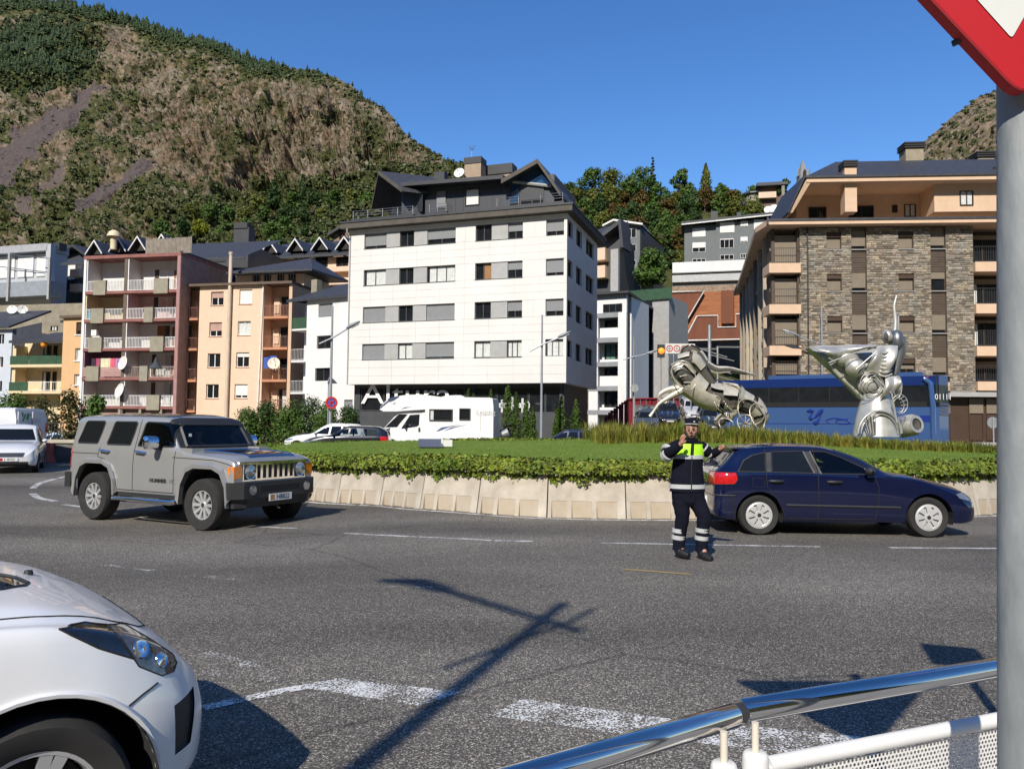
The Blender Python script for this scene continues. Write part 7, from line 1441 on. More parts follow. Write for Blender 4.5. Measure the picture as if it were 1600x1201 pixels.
for sg in (-1, 1):
 for x in (-1.42, 1.42):
  ar = [(x + .56, .40), (x + .52, .72), (x + .40, .93), (x + .22, 1.0), (x - .22, 1.0), (x - .40, .93), (x - .52, .72), (x - .56, .40)]
  c.cut(ar, 'y', sidey(sg, .3)); liner(HU, x, .50, .54, sg * .90, sg * .52)
  fl = [(x + .60, .50), (x + .57, .76), (x + .44, 1.0), (x + .24, 1.08), (x - .24, 1.08), (x - .44, 1.0), (x - .57, .76), (x - .62, .50)]; mb = MB()
  for (a, b), (a2, b2), (i0, j0), (i1, j1) in zip(fl, fl[1:], ar, ar[1:]):
   y0, y1 = .90 * sg, .985 * sg; mb.quad((a, y0, b + .03), (a2, y0, b2 + .03), (a2, y1, b2 - .02), (a, y1, b - .02)); mb.quad((a, y1, b - .02), (a2, y1, b2 - .02), (i1, y1 - .01 * sg, j1), (i0, y1 - .01 * sg, j0)); mb.quad((i0, y1 - .01 * sg, j0), (i1, y1 - .01 * sg, j1), (i1, .82 * sg, j1), (i0, .82 * sg, j0))
  mb.build('wheel_arch_flare', M_BEI, HU, smooth=30)
 for pl, m in (([(-.29, 1.335), (-.21, 1.70), (-.16, 1.735), (.40, 1.725), (.48, 1.69), (.64, 1.36), (.62, 1.325), (-.27, 1.325)], M_CGL), ([(-1.15, 1.36), (-1.06, 1.71), (-1.02, 1.735), (-.46, 1.735), (-.43, 1.71), (-.49, 1.355), (-.52, 1.335), (-1.13, 1.335)], M_CGLD), ([(-2.04, 1.37), (-1.89, 1.715), (-1.85, 1.74), (-1.36, 1.74), (-1.33, 1.715), (-1.41, 1.37), (-1.44, 1.345), (-2.02, 1.345)], M_CGLD)): c.cut(pl, 'y', sidey(sg, .3), 'side_window', m, HU, rim=(.014, M_BLKP))
 if sg < 0:
  for pts in ([(-1.32, 1.28), (-1.36, 1.12), (-1.16, 1.08), (-.88, .85), (-.80, .56)], [(-.34, 1.78), (-.38, .57)], [(.70, 1.30), (.68, .57)], [(-.80, .57), (.68, .57)], [(-2.2, 1.17), (-1.36, 1.17)], [(.64, 1.16), (1.6, 1.14), (2.1, 1.06)]): c.seam(pts, 'y', sg, HU)
  for x in (-1.28, -.30): h, nn = c.hit((x + .12, 4 * sg, 1.22), (0, -sg, 0)); mb = MB(); mb.tube([h + Vector((-.13, 0, .01)), h + Vector((-.1, sg * .045, .015)), h + Vector((.1, sg * .045, 0)), h + Vector((.13, 0, -.01))], .026, 6); mb.build('door_handle', M_CHROME, HU, smooth=50)
 mb = MB(); mb.box(-.8, .86, sg * .80 - .1, sg * .80 + .1, .46, .60); mb.build('rocker_panel', M_BLKP, HU)
 mb = MB(); mb.tube([(-.86, sg * .93, .44), (-.80, sg * .99, .42), (.70, sg * .99, .42), (.78, sg * .95, .44)], .045, 10); mb.build('side_step', M_CHROME, HU, smooth=50)
 mb = MB(); y = sg * 1.10; mb.grid(lambda a, b: Vector((.30 + .085 * math.cos(b * 6.283) * min(1, a * 6 + .3, (1 - a) * 6 + .3), y + sg * (.15 * (a - .5)) * 2 * .9, 1.40 + .11 * math.sin(b * 6.283) * min(1, a * 6 + .5, (1 - a) * 6 + .5))), 8, 14); mb.build('wing_mirror', M_CHROME, HU, smooth=40); mb = MB(); mb.box(.25, .33, min(sg * .9, sg * 1.0), max(sg * .9, sg * 1.0), 1.28, 1.36); mb.build('mirror_arm', M_BLKP, HU)
 c.cut([(-2.34, .90), (-2.34, 1.26), (-2.20, 1.26), (-2.20, .90)], 'y', sidey(sg, .6), 'tail_light', M_TAIL, HU)
 mb = MB(); mb.box(.70, 1.04, sg * .74 - .12, sg * .74 + .12, 1.22, 1.315); mb.build('hood_vent', M_BEI, HU)
# front face: chrome grille, round lamps, amber corners
c.cut([(-.70, 1.33), (.70, 1.33), (.66, 1.70), (-.66, 1.70)], 'x', lambda v: .3 < v.x < .8, 'windscreen', M_CGL, HU, rim=(.03, M_BLKP)); c.cut([(-.84, 1.30), (.84, 1.30), (.80, 1.82), (-.80, 1.82)], 'x', lambda v: .36 < v.x < .80, 'windscreen_frame', M_BLKP, HU); c.cut([(-2.6, -.70), (.34, -.70), (.34, .70), (-2.6, .70)], 'z', lambda v: v.z > 1.82, 'roof_panel', M_ROOF, HU); c.cut([(.98, -.58), (2.10, -.52), (2.10, .52), (.98, .58)], 'z', lambda v: v.z > 1.18, 'bonnet_sky_reflection', paint('bonnet_reflection_blue', (.022, .028, .060), 0, .15), HU, rim=(.010, M_CHROME, 'reflection_edge'))  # dark blue bonnet area is the sky's reflection put into colour
mb = MB(); mb.box(2.16, 2.20, -.72, .72, .80, 1.10); mb.build('grille_surround', M_CHROME, HU); mb = MB(); mb.box(2.12, 2.21, -.80, .80, 1.085, 1.12); mb.build('bonnet_lip', M_CHROME, HU)
for k in range(7): y = -.375 + .125 * k; mb = MB(); mb.box(2.195, 2.206, y - .034, y + .034, .845, 1.06); mb.build('grille_slot', M_LINER, HU)
for sg in (-1, 1):
 M = Matrix.Translation((2.20, sg * .57, .955)) @ Matrix.Rotation(R(90), 4, 'Y'); mb = MB(); mb.box(2.19, 2.204, sg * .57 - .125, sg * .57 + .125, .83, 1.075); mb.build('headlight_bezel', M_BLKP, HU); mb = MB(); mb.lathe([(.112, 0), (.112, .03), (.098, .035), (.07, .05), (.001, .06)], 22, M); mb.build('headlight', M_HLG, HU, smooth=50); mb = MB(); mb.lathe([(.104, .03), (.118, .035), (.118, .0)], 22, M); mb.build('headlight_ring', M_CHROME, HU)
 mb = MB(); mb.box(2.07, 2.19, min(sg * .74, sg * .90), max(sg * .74, sg * .90), .86, 1.05); mb.build('indicator', M_AMB, HU); mb = MB(); mb.box(1.98, 2.06, min(sg * .88, sg * .915), max(sg * .88, sg * .915), .90, 1.04); mb.build('side_marker', M_AMB, HU)
 M = Matrix.Translation((2.405, sg * .62, .67)) @ Matrix.Rotation(R(90), 4, 'Y'); mb = MB(); mb.lathe([(.075, -.02), (.075, .02), (.001, .03)], 18, M); mb.build('fog_light', M_HLG, HU, smooth=50); mb = MB(); mb.lathe([(.10, .005), (.08, .012)], 18, M); mb.build('fog_light_ring', M_BLKP, HU)
mb = MB(); Pf = [(2.16, .93), (2.30, .95), (2.30, .60), (2.36, .58), (2.40, .78), (2.40, .56), (2.34, .42), (2.12, .40), (2.02, .52), (2.02, .78)]
mb.prism([(2.02, -.97, .80), (2.16, -.97, .80), (2.40, -.80, .80), (2.40, .80, .80), (2.16, .97, .80), (2.02, .97, .80)], (0, 0, -.26)); mb.prism([(2.02, -.90, .54), (2.20, -.86, .54), (2.37, -.70, .54), (2.37, .70, .54), (2.20, .86, .54), (2.02, .90, .54)], (-.06, 0, -.15)); mb.build('front_bumper', M_BLKP, HU)
mb = MB(); mb.box(2.40, 2.408, -.45, .45, .64, .73); mb.build('bumper_slot', M_LINER, HU); mb = MB(); mb.box(-2.44, -2.2, -.95, .95, .55, .82); mb.build('rear_bumper', M_BLKP, HU)
mb = MB(); mb.box(2.405, 2.42, -.26, .26, .475, .59); pl = mb.build('number_plate', M_PLATE, HU); M = frame((2.423, .05, .533), (0, 1, 0), (0, 0, 1)); text_mesh('plate_text', 'H8822', .115, M_IRON, pl, M, ext=.001, xs=.95); mb = MB(); mb.box(2.42, 2.423, -.23, -.15, .495, .575); mb.build('plate_crest', pm('crest_orange', (.55, .22, .03)), pl)
h, nn = c.hit((.30, -4, .76), (0, 1, 0)); text_mesh('door_lettering', 'HUMMER', .085, M_IRON, HU, frame(h + Vector((0, -.006, 0)), (1, 0, 0), (0, 0, 1)), ext=.001, align='CENTER', bold=.004, xs=1.25); text_mesh('door_lettering', '≡C', .12, pm('grey_letter', (.14, .14, .14)), HU, frame(h + Vector((.36, -.006, 0)), (1, 0, 0), (0, 0, 1)), ext=.001)
c.body('body', M_BEI, HU, 32)
for x in (-1.42, 1.42):
 for sg in (-1, 1): wheel(HU, x, sg * TR, .42, .29, .235, 'alloy10', sg)
mb = MB(); mb.box(-2.1, .9, -.75, .75, .55, .68); mb.box(.55, .9, -.8, .8, .9, 1.27); mb.build('interior_floor', M_SEAT, HU); [seats(HU, x, y, .86, .72) for x, y in ((-.28, -.38), (-.28, .38), (-1.1, -.38), (-1.1, .38))]
mb = MB(); mb.tube([(.26 + .07 * math.sin(a), .38 + .18 * math.cos(a), 1.22 + .15 * math.sin(a)) for a in [6.283 * k / 16 for k in range(17)]], .016, 5); mb.build('steering_wheel', M_BLKP, HU)
mb = MB(); mb.prism([(.63, -.60, 1.55), (.63, -.545, 1.55), (.632, -.545, 1.50), (.632, -.60, 1.50)], (.004, 0, 0)); mb.build('windscreen_sticker', M_PLATE, HU)
mb = MB(); mb.box(-1.42, 1.42, -.1, .1, .36, .5); [mb.box(x - .07, x + .07, -.7, .7, .36, .48) for x in (-1.42, 1.42)]; mb.build('axle', M_LINER, HU)
for o in HU.children:
 if o.name.split('.')[0] not in ('wheel', 'wheel_arch_liner', 'wheel_arch_flare'):
  for q in [o] + list(o.children):
   for v in q.data.vertices:
    if v.co.x > 1.9: v.co.x = 1.9 + (v.co.x - 1.9) * .62
    elif v.co.x < -1.9: v.co.x = -1.9 + (v.co.x + 1.9) * .72
# ---------------------------------------------------------- white car nose in the near left corner
YW = R(41); hx = Vector((math.cos(YW), math.sin(YW), 0)); hn = Vector((-math.sin(YW), math.cos(YW), 0)); pos = Vector((-1.59, 2.62, 0)) + hn * .80
WC = thing('white_car', 'white car nose with swept headlight filling the near left corner', 'car', (pos.x, pos.y, .015), YW); M_WP = pm('white_paint', (.74, .74, .73), rough=.25, var=.02, coat=.45)
c = Car([(-2.6, .25, .84, .55, .89, .96, .86, 1.36, .62, 1.46), (-1.5, .25, .84, .55, .89, .955, .86, 1.34, .62, 1.44), (-.85, .25, .84, .55, .89, .95, .85, 1.06, .66, 1.12), (-.55, .25, .84, .55, .89, .94, .845, .99, .68, 1.035), (-.3, .25, .84, .55, .89, .93, .84, .97, .68, 1.005), (0, .25, .84, .55, .885, .905, .825, .945, .67, .975), (.17, .25, .83, .55, .872, .87, .80, .905, .65, .93), (.34, .22, .80, .52, .835, .805, .755, .83, .61, .85), (.46, .22, .745, .50, .785, .735, .70, .755, .56, .775), (.56, .24, .66, .48, .71, .65, .62, .67, .49, .685), (.63, .27, .55, .45, .60, .57, .51, .58, .41, .59), (.66, .31, .42, .42, .46, .49, .40, .50, .34, .51)], 150)
for sg in (-1, 1):
 c.cut(circ(0, .30, .405, 40), 'y', sidey(sg, .4), 'wheel_arch_edge' if 0 else None); liner(WC, 0, .30, .40, sg * .86, sg * .45, 24)
 c.cut([(.02, .915), (.17, .895), (.25, .868), (.33, .73), (.19, .825)], 'y', sidey(sg, .3), 'headlight', pm('smoked_lamp', (.012, .013, .016), rough=.04, coat=1, var=.4, scale=20), WC, rim=(.004, M_LINER)); c.cut([(.25, .868), (.33, .842), (.42, .775), (.485, .72), (.495, .69), (.475, .668), (.42, .672), (.33, .73)], 'y', sidey(sg, .25), 'headlight_lens', pm('clear_lamp', (.16, .16, .155), rough=.05, metal=.5, var=.4, scale=30), WC, rim=(.003, M_LINER, 'lens_edge')); c.cut([(.475, .37), (.55, .38), (.575, .575), (.465, .555)], 'y', sidey(sg, .25), 'fog_recess', M_BLKP, WC, inset=.012, rim=(.006, M_BLKP))
# bonnet, wing and bumper gaps; raised arch lip
for pts in ([(.40, .655), (.34, .635), (.288, .612)],): c.seam(pts, 'y', -1, WC, .0035)
c.seam([(-1.2, -.735), (-.3, -.735), (.05, -.69), (.28, -.61), (.40, -.52), (.47, -.35), (.50, 0), (.47, .35)], 'z', 1, WC, .0035); c.seam([(-.12, -.735), (-.16, -.60), (-.28, -.50)], 'z', 1, WC, .003)
mb = MB(); P = []
for k in range(25):
 a = R(-10 + 200 * k / 24); h, nn = c.hit((.412 * math.cos(a), -4, .30 + .412 * math.sin(a)), (0, 1, 0)); P.append(h + Vector((0, -.004, 0)) if h else None)
mb.tube([p for p in P if p], .012, 6); mb.build('arch_lip', M_WP, WC, smooth=60)
c.cut([(-.52 + .60 * math.cos(6.283 * k / 20), -.14 + .33 * math.sin(6.283 * k / 20)) for k in range(20)], 'z', lambda v: v.z > .9, 'windscreen', pm('dark_windscreen', (.01, .012, .016), rough=.03, var=.2), WC, rim=(.008, M_BLKP)); mb = MB(); mb.lathe([(.02, 0), (.016, .018), (.001, .02)], 10, Matrix.Translation(c.hit((.12, .12, 3), (0, 0, -1))[0])); mb.build('washer_jet', M_BLKP, WC)
for x, z, r_ in ((.345, .785, .034), (.425, .725, .030)):
 h, nn = c.hit((x, -4, z), (0, 1, 0)); M = Matrix.Translation(h - nn * .004) @ nn.to_track_quat('Z', 'Y').to_matrix().to_4x4(); mb = MB(); mb.lathe([(r_ * 1.1, 0), (r_, .007), (r_ * .85, .004), (.001, .012)], 18, M); mb.build('projector_lamp', M_CHROME, WC, smooth=50)
c.body('body', M_WP, WC, 45)
for sg in (-1, 1): wheel(WC, 0, sg * .765, .315, .205, .215, 'alloy5', sg)
# ---------------------------------------------------------- ordinary cars farther off
def car(label, p, yaw, col, group=None, tall=0.0, name='parked_car', estate=0, plate=None, glass=None, metal=.1):
 r = thing(name, label, 'car', p, yaw, group); m = paint('paint_%d' % len(MATS), col, metal); t = tall
 rr = [(-.85, .34, .60, .5, .70, .84, .66, .90, .58, .95 + t), (-.80, .26, .76, .5, .82, .90, .78, 1.18 + t, .62, 1.24 + t)] if not estate else [(-1.0, .34, .60, .5, .70, .84, .66, .90, .58, .95), (-.94, .26, .76, .5, .82, .90, .78, 1.15, .62, 1.20)]
 c = Car(rr + [(-.4, .22, .79, .52, .85, .92, .82, 1.38 + t, .62, 1.45 + t), (.9, .22, .79, .52, .86, .92 + t * .4, .82, 1.40 + t, .62, 1.48 + t), (1.25, .22, .79, .52, .86, .91 + t * .4, .82, 1.28 + t, .63, 1.35 + t), (1.9, .22, .79, .52, .85, .90 + t * .4, .80, .96 + t * .5, .70, 1.0 + t * .5), (2.6, .22, .78, .5, .83, .80 + t * .5, .77, .85 + t * .5, .68, .90 + t * .5), (3.05, .24, .74, .46, .78, .70 + t * .5, .70, .72 + t * .5, .60, .76 + t * .5), (3.25, .28, .62, .42, .66, .58 + t * .5, .58, .59 + t * .5, .48, .62 + t * .5), (3.30, .32, .50, .40, .54, .50 + t * .4, .46, .51 + t * .4, .38, .53 + t * .4)], 44)
 g = glass or M_CGLD; q = t * .8; v = t * .4
 for sg in (-1, 1):
  for x in (0, 2.58): c.cut(circ(x, .31, .365, 16), 'y', sidey(sg, .3)); liner(r, x, .31, .36, sg * .8, sg * .45, 8)
  for pl in ([(-.55, .97 + v), (-.42, 1.30 + q), (.25, 1.33 + q), (.25, .96 + v)], [(.34, .96 + v), (.34, 1.33 + q), (.82, 1.33 + q), (.9, .95 + v)], [(.98, .95 + v), (.92, 1.33 + q), (1.2, 1.25 + q), (1.72, .95 + v)]): c.cut(pl, 'y', sidey(sg, .3), 'side_window', g, r)
  c.cut([(-1.1, .72), (-1.1, .95), (-.6, .95), (-.62, .72)], 'y', sidey(sg, .4), 'tail_light', M_TAIL, r); c.cut([(2.86, .64 + v), (2.75, .74 + v), (3.1, .70 + v), (3.18, .60 + v)], 'y', sidey(sg, .28), 'headlight', M_HLG, r)
  mb = MB(); mb.grid(lambda a, b: Vector((1.66 + .06 * math.cos(b * 6.283) * math.sin(.2 + a * 2.75), sg * (.84 + .17 * a), 1.0 + v + .07 * math.sin(b * 6.283) * math.sin(.2 + a * 2.75))), 4, 8); mb.build('wing_mirror', m if col[0] > .3 else M_BLKP, r, smooth=60)
 c.cut([(-.62, .97 + v), (.62, .97 + v), (.52, 1.30 + q), (-.52, 1.30 + q)], 'x', lambda w: w.x < -.2, 'rear_window', M_CGLD, r); c.cut([(-.66, 1.02 + v), (.66, 1.02 + v), (.52, 1.34 + q), (-.52, 1.34 + q)], 'x', lambda w: 1.1 < w.x < 2.1, 'windscreen', M_CGLD, r)
 c.cut([(-.40, .50 + v), (.40, .50 + v), (.44, .62 + v), (-.44, .62 + v)], 'x', lambda w: w.x > 2.7, 'grille', M_BLKP, r, rim=(.014, M_CHROME, 'grille_trim')); c.cut([(-.60, .22), (.60, .22), (.55, .40), (-.55, .40)], 'x', lambda w: w.x > 2.7, 'lower_grille', M_BLKP, r)
 c.body('body', m, r)
 mb = MB(); mb.box(3.31, 3.325, -.26, .26, .42, .53); pl = mb.build('number_plate', M_PLATE, r)
 if plate: text_mesh('plate_text', plate, .11, M_IRON, pl, frame((3.328, .03, .475), (0, 1, 0), (0, 0, 1)), ext=.001); mb = MB(); mb.box(3.322, 3.327, -.25, -.16, .43, .52); mb.build('plate_crest', M_RED, pl)
 for x in (0, 2.58):
  for sg in (-1, 1): wheel(r, x, sg * .73, .31, .2, .2, 'alloy10', sg)
 return r
def P3(px, py, D, z=0.0): p = at(px, py, D); return Vector((p.x, D, z))
car('white crossover facing the viewer at the left edge, red-crested plate', P3(14, 700, 25.6, -.2) - Vector((math.cos(R(-62)), math.sin(R(-62)), 0)) * 3.3, R(-62), (.72, .72, .72), tall=.16, name='white_crossover', plate='L 8723')
car('black estate car parked before the oleanders, nose pointing left', P3(578, 670, 38.5), R(183), (.008, .008, .010), 'cars parked beyond the island', estate=1, glass=M_CGL)
car('white car half hidden behind the black estate car', P3(546, 670, 41), R(185), (.70, .70, .70), 'cars parked beyond the island', tall=.1)
car('dark blue car roof showing over the hedge by the clipped conifers', P3(912, 670, 44, -.1), R(176), (.012, .02, .06), 'cars parked beyond the island')
for px, D, yaw, col, l in ((1012, 55, -100, (.06, .065, .07), 'grey car facing the viewer below the horse hooves, nearest'), (1042, 58, -97, (.01, .01, .012), 'black car in the queue behind the horse foreleg'), (1078, 60, -95, (.50, .50, .50), 'silver car in the queue below the horse belly'), (1106, 56, -95, (.02, .03, .03), 'dark green-windowed car between the horse legs')): car(l, P3(px, 660, D + 3, (D - 47) * .2 - .05), R(yaw), col, 'cars queuing behind the horse').rotation_euler.y = R(11.3)
car('pale blue car just visible between median wall and off-roader', P3(122, 680, 38, -.45), R(165), (.42, .50, .60), 'cars parked beyond the island')
# ---------------------------------------------------------- motorhome
f = fac_px(592, 46.5, 773, 45.5, 660); MH = thing('motorhome', 'white alcove motorhome with tinted windows and blue swooshes', 'motorhome', f.P(f.L / 2, 1, 0), world=True); M_MHW = pm('motorhome_white', (.72, .72, .71), rough=.35, var=.03)
def q7(x, y, d=0): u, z = f.uz(540 + x / 4, 560 + y / 4, d); return f.P(u, d, z)
def shape(name, pts, mat, d0, ext, root=MH, sm=None): mb = MB(); mb.prism([q7(x, y, 0) + f.N * d0 for x, y in pts], f.N * ext); return mb.build(name, mat, root)
shape('body', [(497, 318), (315, 330), (235, 330), (212, 318), (216, 300), (265, 250), (320, 235), (390, 226), (470, 224), (600, 240), (900, 244), (918, 250), (924, 300), (922, 520), (500, 520)], M_MHW, 0, 2.2)
shape('cab', [(497, 335), (470, 340), (330, 345), (300, 365), (240, 430), (215, 445), (208, 520), (500, 520)], M_MHW, .12, 1.95)
shape('cab_window', [(400, 352), (460, 348), (455, 415), (440, 425), (345, 438), (352, 425)], M_GLS, .10, .01); shape('windscreen', [(330, 346), (385, 347), (340, 400), (318, 428), (243, 430)], M_GLS, .108, .01); shape('headlight', [(250, 440), (275, 432), (272, 452), (258, 465)], M_HLG, .10, .015)
for a in ((525, 316, 669, 389), (712, 311, 780, 383)): 
 w = MB(); u0, u1, z0, z1 = f.rect(540 + a[0] / 4, 560 + a[1] / 4, 540 + a[2] / 4, 560 + a[3] / 4); window(MH, f, u0, u1, z0, z1, -.03, M_BLKP, M_GLS, panes=1, fw=.05, curtain=(.04, .18, M_CURT) if a[0] < 600 else None)
for pts in ([(565, 455), (600, 430), (680, 418), (720, 414), (650, 428), (585, 453)], [(610, 455), (660, 430), (765, 412), (690, 430)], [(345, 318), (370, 304), (412, 301), (375, 310)], [(292, 288), (315, 270), (308, 284)]): shape('blue_swoosh', pts, pm('swoosh_blue', (.06, .09, .20), rough=.5), -.006, .005)
for pts in ([(843, 355), (846, 355), (846, 455), (843, 455)], [(828, 356), (912, 350), (912, 352), (828, 358)]): shape('locker_line', pts, M_LGP, -.005, .004)
text_mesh('side_lettering', 'Leipzig', .42, M_LGP, MH, frame(q7(876, 338) - Vector(MH['_off']) - f.N * .01, f.U, (0, 0, 1)), ext=.002); shape('roof_vent', [(610, 240), (620, 228), (700, 226), (722, 238), (722, 243)], M_MHW, .7, .8); shape('door_handle', [(452, 432), (464, 432), (464, 458), (452, 458)], M_BLKP, .09, .03)
mb = MB(); p = q7(372, 420, -.1); mb.grid(lambda a, b: p + Vector((.08 * math.cos(b * 6.283) * math.sin(.2 + a * 2.7), .1 - .1 * a, .22 * math.sin(b * 6.283) * math.sin(.2 + a * 2.7))), 5, 10); mb.build('wing_mirror', M_BLKP, MH)
for x in (285, 800):
 p = q7(x, 520); M = Matrix.Translation((p.x - MH['_off'][0], p.y + .15 - MH['_off'][1], .33)) @ Matrix.Rotation(R(90), 4, 'X'); mb = MB(); mb.lathe([(.01, .12), (.2, .12), (.33, .1), (.33, -.1), (.01, -.1)], 20, M); mb.build('wheel', M_TYRE, MH, off=(0, 0, 0))
# ---------------------------------------------------------- blue coach
f = fac_px(1120, 45.5, 1462, 39, 640); BUS = thing('coach', 'long blue coach with black window band behind the winged figure', 'bus', f.P(f.L / 2, 1, 0), world=True); M_CB = paint('coach_blue', (.009, .030, .15), .2, .12); M_CLB = paint('coach_light_blue', (.045, .10, .25), .15, .15); M_CDB = paint('coach_deep_blue', (.012, .03, .20), 0, .2)
def Zc(px, py): return f.uz(px, py)[1]
zr, zw1, zw0, zb = Zc(1300, 590), Zc(1300, 604), Zc(1300, 636), .35
def hull(name, z0, z1, mat, o=0.0, u0=0, u1=None, rnd=.0, dd=2.5):
 u1 = u1 or f.L; mb = MB(); A = [(u0, -o), (u1 - .3, -o), (u1 + .15, .15), (u1 + .5, .7), (u1 + .5, dd - .7), (u1 + .15, dd - .15), (u1 - .3, dd + o), (u0, dd + o)]; mb.prism([f.P(u, d, z0) for u, d in A], (0, 0, z1 - z0)); return mb.build(name, mat, BUS)
hull('lower_body', zb, zw0 - .002, M_CLB); hull('window_band', zw0, zw1, M_GLS, -.012); hull('roof', zw1 + .002, zr - .12, M_CB); hull('roof_top', zr - .118, zr, M_CB, -.25); mb = MB(); mb.fbox(f, f.uz(1198, 595)[0], f.L - .6, .35, 2.1, zr + .002, zr + .22); mb.build('roof_pod', M_CLB, BUS)
mb = MB(); mb.fbox(f, 0, f.L - .4, -.006, .0, zw0 + .02, Zc(1300, 628)); mb.build('unreflecting_strip', M_LINER, BUS)  # black strip stands in for the lower glass that shows no reflection
mb = MB(); mb.tube([f.P(f.L - .5, -.02, zr - .15), f.P(f.L - .2, -.06, zr - .4), f.P(f.L - .12, -.03, zw0), f.P(f.L - .12, -.03, zb)], .14, 8); mb.build('rear_pillar', M_CLB, BUS, smooth=60)
mb = MB(); mb.prism([f.P(f.L + .02, .02, Zc(1470, 628)), f.P(f.L + .52, .66, Zc(1470, 628)), f.P(f.L + .45, .66, zr - .1), f.P(f.L + .0, .05, zr - .05)], f.N * 1.2); mb.build('rear_window', M_GLS, BUS)
for k in range(4): mb = MB(); z = Zc(1475, 632 + 5 * k); mb.prism([f.P(f.L + .17, .10, z), f.P(f.L + .52, .60, z), f.P(f.L + .52, .60, z + .06), f.P(f.L + .17, .10, z + .06)], f.U * .03 - f.N * .02); mb.build('rear_vent', M_CDB, BUS)
def strip(name, pts, w, mat): mb = MB(); mb.tube([f.P(*(lambda uz: (uz[0], -.01, uz[1]))(f.uz(1160 + x / 4, 560 + y / 4))) for x, y in pts], w, 6, flat=None); return mb.build(name, mat, BUS)
strip('script_lettering', catmull([(400, 330, 0), (440, 326, 0), (425, 365, 0), (445, 375, 0), (500, 322, 0), (470, 395, 0), (440, 400, 0)], 5) and [(v.x, v.y) for v in catmull([(400, 330, 0), (440, 326, 0), (425, 365, 0), (445, 375, 0), (500, 322, 0), (470, 395, 0), (440, 400, 0)], 5)], [.02 + .09 * abs(math.sin(k * .42)) for k in range(31)], M_CDB)
strip('script_lettering', [(v.x, v.y) for v in catmull([(540, 400, 0), (525, 385, 0), (580, 372, 0), (650, 385, 0), (670, 405, 0), (600, 405, 0), (590, 385, 0), (660, 378, 0)], 4)], .035, M_CDB)
for k in range(1, 7): u = f.L * k / 7 - .2; mb = MB(); mb.fbox(f, u - .03, u + .03, -.018, .0, zw0 + .02, zw1 - .02); mb.build('window_divider', M_LINER, BUS)
strip('body_crease', [(150, 405), (700, 407)], .015, M_CDB); mb = MB(); a = f.uz(1437, 649); b = f.uz(1454, 659); mb.fbox(f, a[0], b[0], -.012, 0, b[1], a[1]); mb.build('engine_grille', M_CDB, BUS); text_mesh('rear_lettering', '01111', .42, M_PLATE, BUS, frame(f.P(f.L + .33, .25, Zc(1480, 620)) - Vector(BUS['_off']), f.U * .6 + f.N * .7, (0, 0, 1)), ext=.004)
mb = MB(); mb.fbox(f, f.L - .5, f.L - .3, -.03, .02, zr - .14, zr - .06); mb.build('marker_light', M_TAIL, BUS)
for u in (2.0, 8.6): M = Matrix.Translation(f.P(u, .1, .5) - Vector(BUS['_off'])) @ Matrix.Rotation(R(90), 4, 'X'); mb = MB(); mb.lathe([(.01, .13), (.3, .13), (.5, .1), (.5, -.1), (.01, -.1)], 20, M); mb.build('wheel', M_TYRE, BUS, off=(0, 0, 0))
# ---------------------------------------------------------- white van
f = Fac((P3(24, 690, 29.2).x, 29.2), (P3(72, 690, 31).x, 31)); VAN = thing('van', 'white van with a green emblem on its rear doors, left edge', 'van', f.P(0, 0, -.2), world=True); M_VW = pm('van_white', (.62, .63, .66), rough=.35, var=.03)
def zv(y): return f.uz(50, y)[1]
mb = MB(); L = f.L; mb.prism([f.P(0.0, 0, .2), f.P(L, 0, .2), f.P(L + .02, 0, zv(655)), f.P(L - .06, .1, zv(640)), f.P(L - .25, .15, zv(638)), f.P(.2, .15, zv(637.5)), f.P(.04, .1, zv(640)), f.P(0, 0, zv(655))], f.N * 4.6); mb.build('body', M_VW, VAN)
for x0, x1 in ((26, 48.6), (49, 70.5)): 
 mb = MB(); a, b = f.uz(x0, 685)[0], f.uz(x1, 643)[0]; mb.fbox(f, a, b, -.03, 0, .3, zv(643)); mb.build('rear_door', M_VW, VAN)
mb = MB(); mb.fbox(f, f.uz(49, 670)[0] - .15, f.uz(49, 670)[0] + .2, -.06, -.031, zv(676), zv(673)); mb.build('door_handle', M_IRON, VAN)
M_GRN = pm('emblem_green', (.02, .26, .05), rough=.5); M_EMG = pm('emblem_grey', (.10, .12, .17), rough=.5)
for pts, m in (([(33, 658.5), (37, 647), (40, 646), (36, 658)], M_GRN), ([(39, 655), (41.5, 646), (45, 646.5), (45, 649), (43.5, 655)], M_GRN), ([(32.5, 644), (35, 644), (35.5, 650), (33.5, 651)], M_EMG), ([(43, 646), (46.5, 647), (48, 650)], M_EMG)):
 mb = MB(); mb.prism([f.P(f.uz(x, y)[0], -.036, f.uz(x, y)[1]) for x, y in pts], f.N * .005); mb.build('emblem', m, VAN)
text_mesh('door_lettering', 'PLASTICS', .2, pm('faint_letter', (.42, .43, .46)), VAN, frame(f.P(f.uz(51, 657)[0], -.034, zv(657.5)) - Vector(VAN['_off']), f.U, (0, 0, 1)), ext=.001)
mb = MB(); mb.fbox(f, L - .12, L + .02, -.035, .05, zv(675), zv(660)); mb.build('tail_light', M_TAIL, VAN)
for u in (.25, L - .25):
 mb = MB(); M = Matrix.Translation(f.P(u, .8, .12)) @ Matrix.Rotation(R(90), 4, 'Y'); mb.lathe([(.01, .1), (.33, .1), (.33, -.1), (.01, -.1)], 18, M); mb.build('wheel', M_TYRE, VAN)
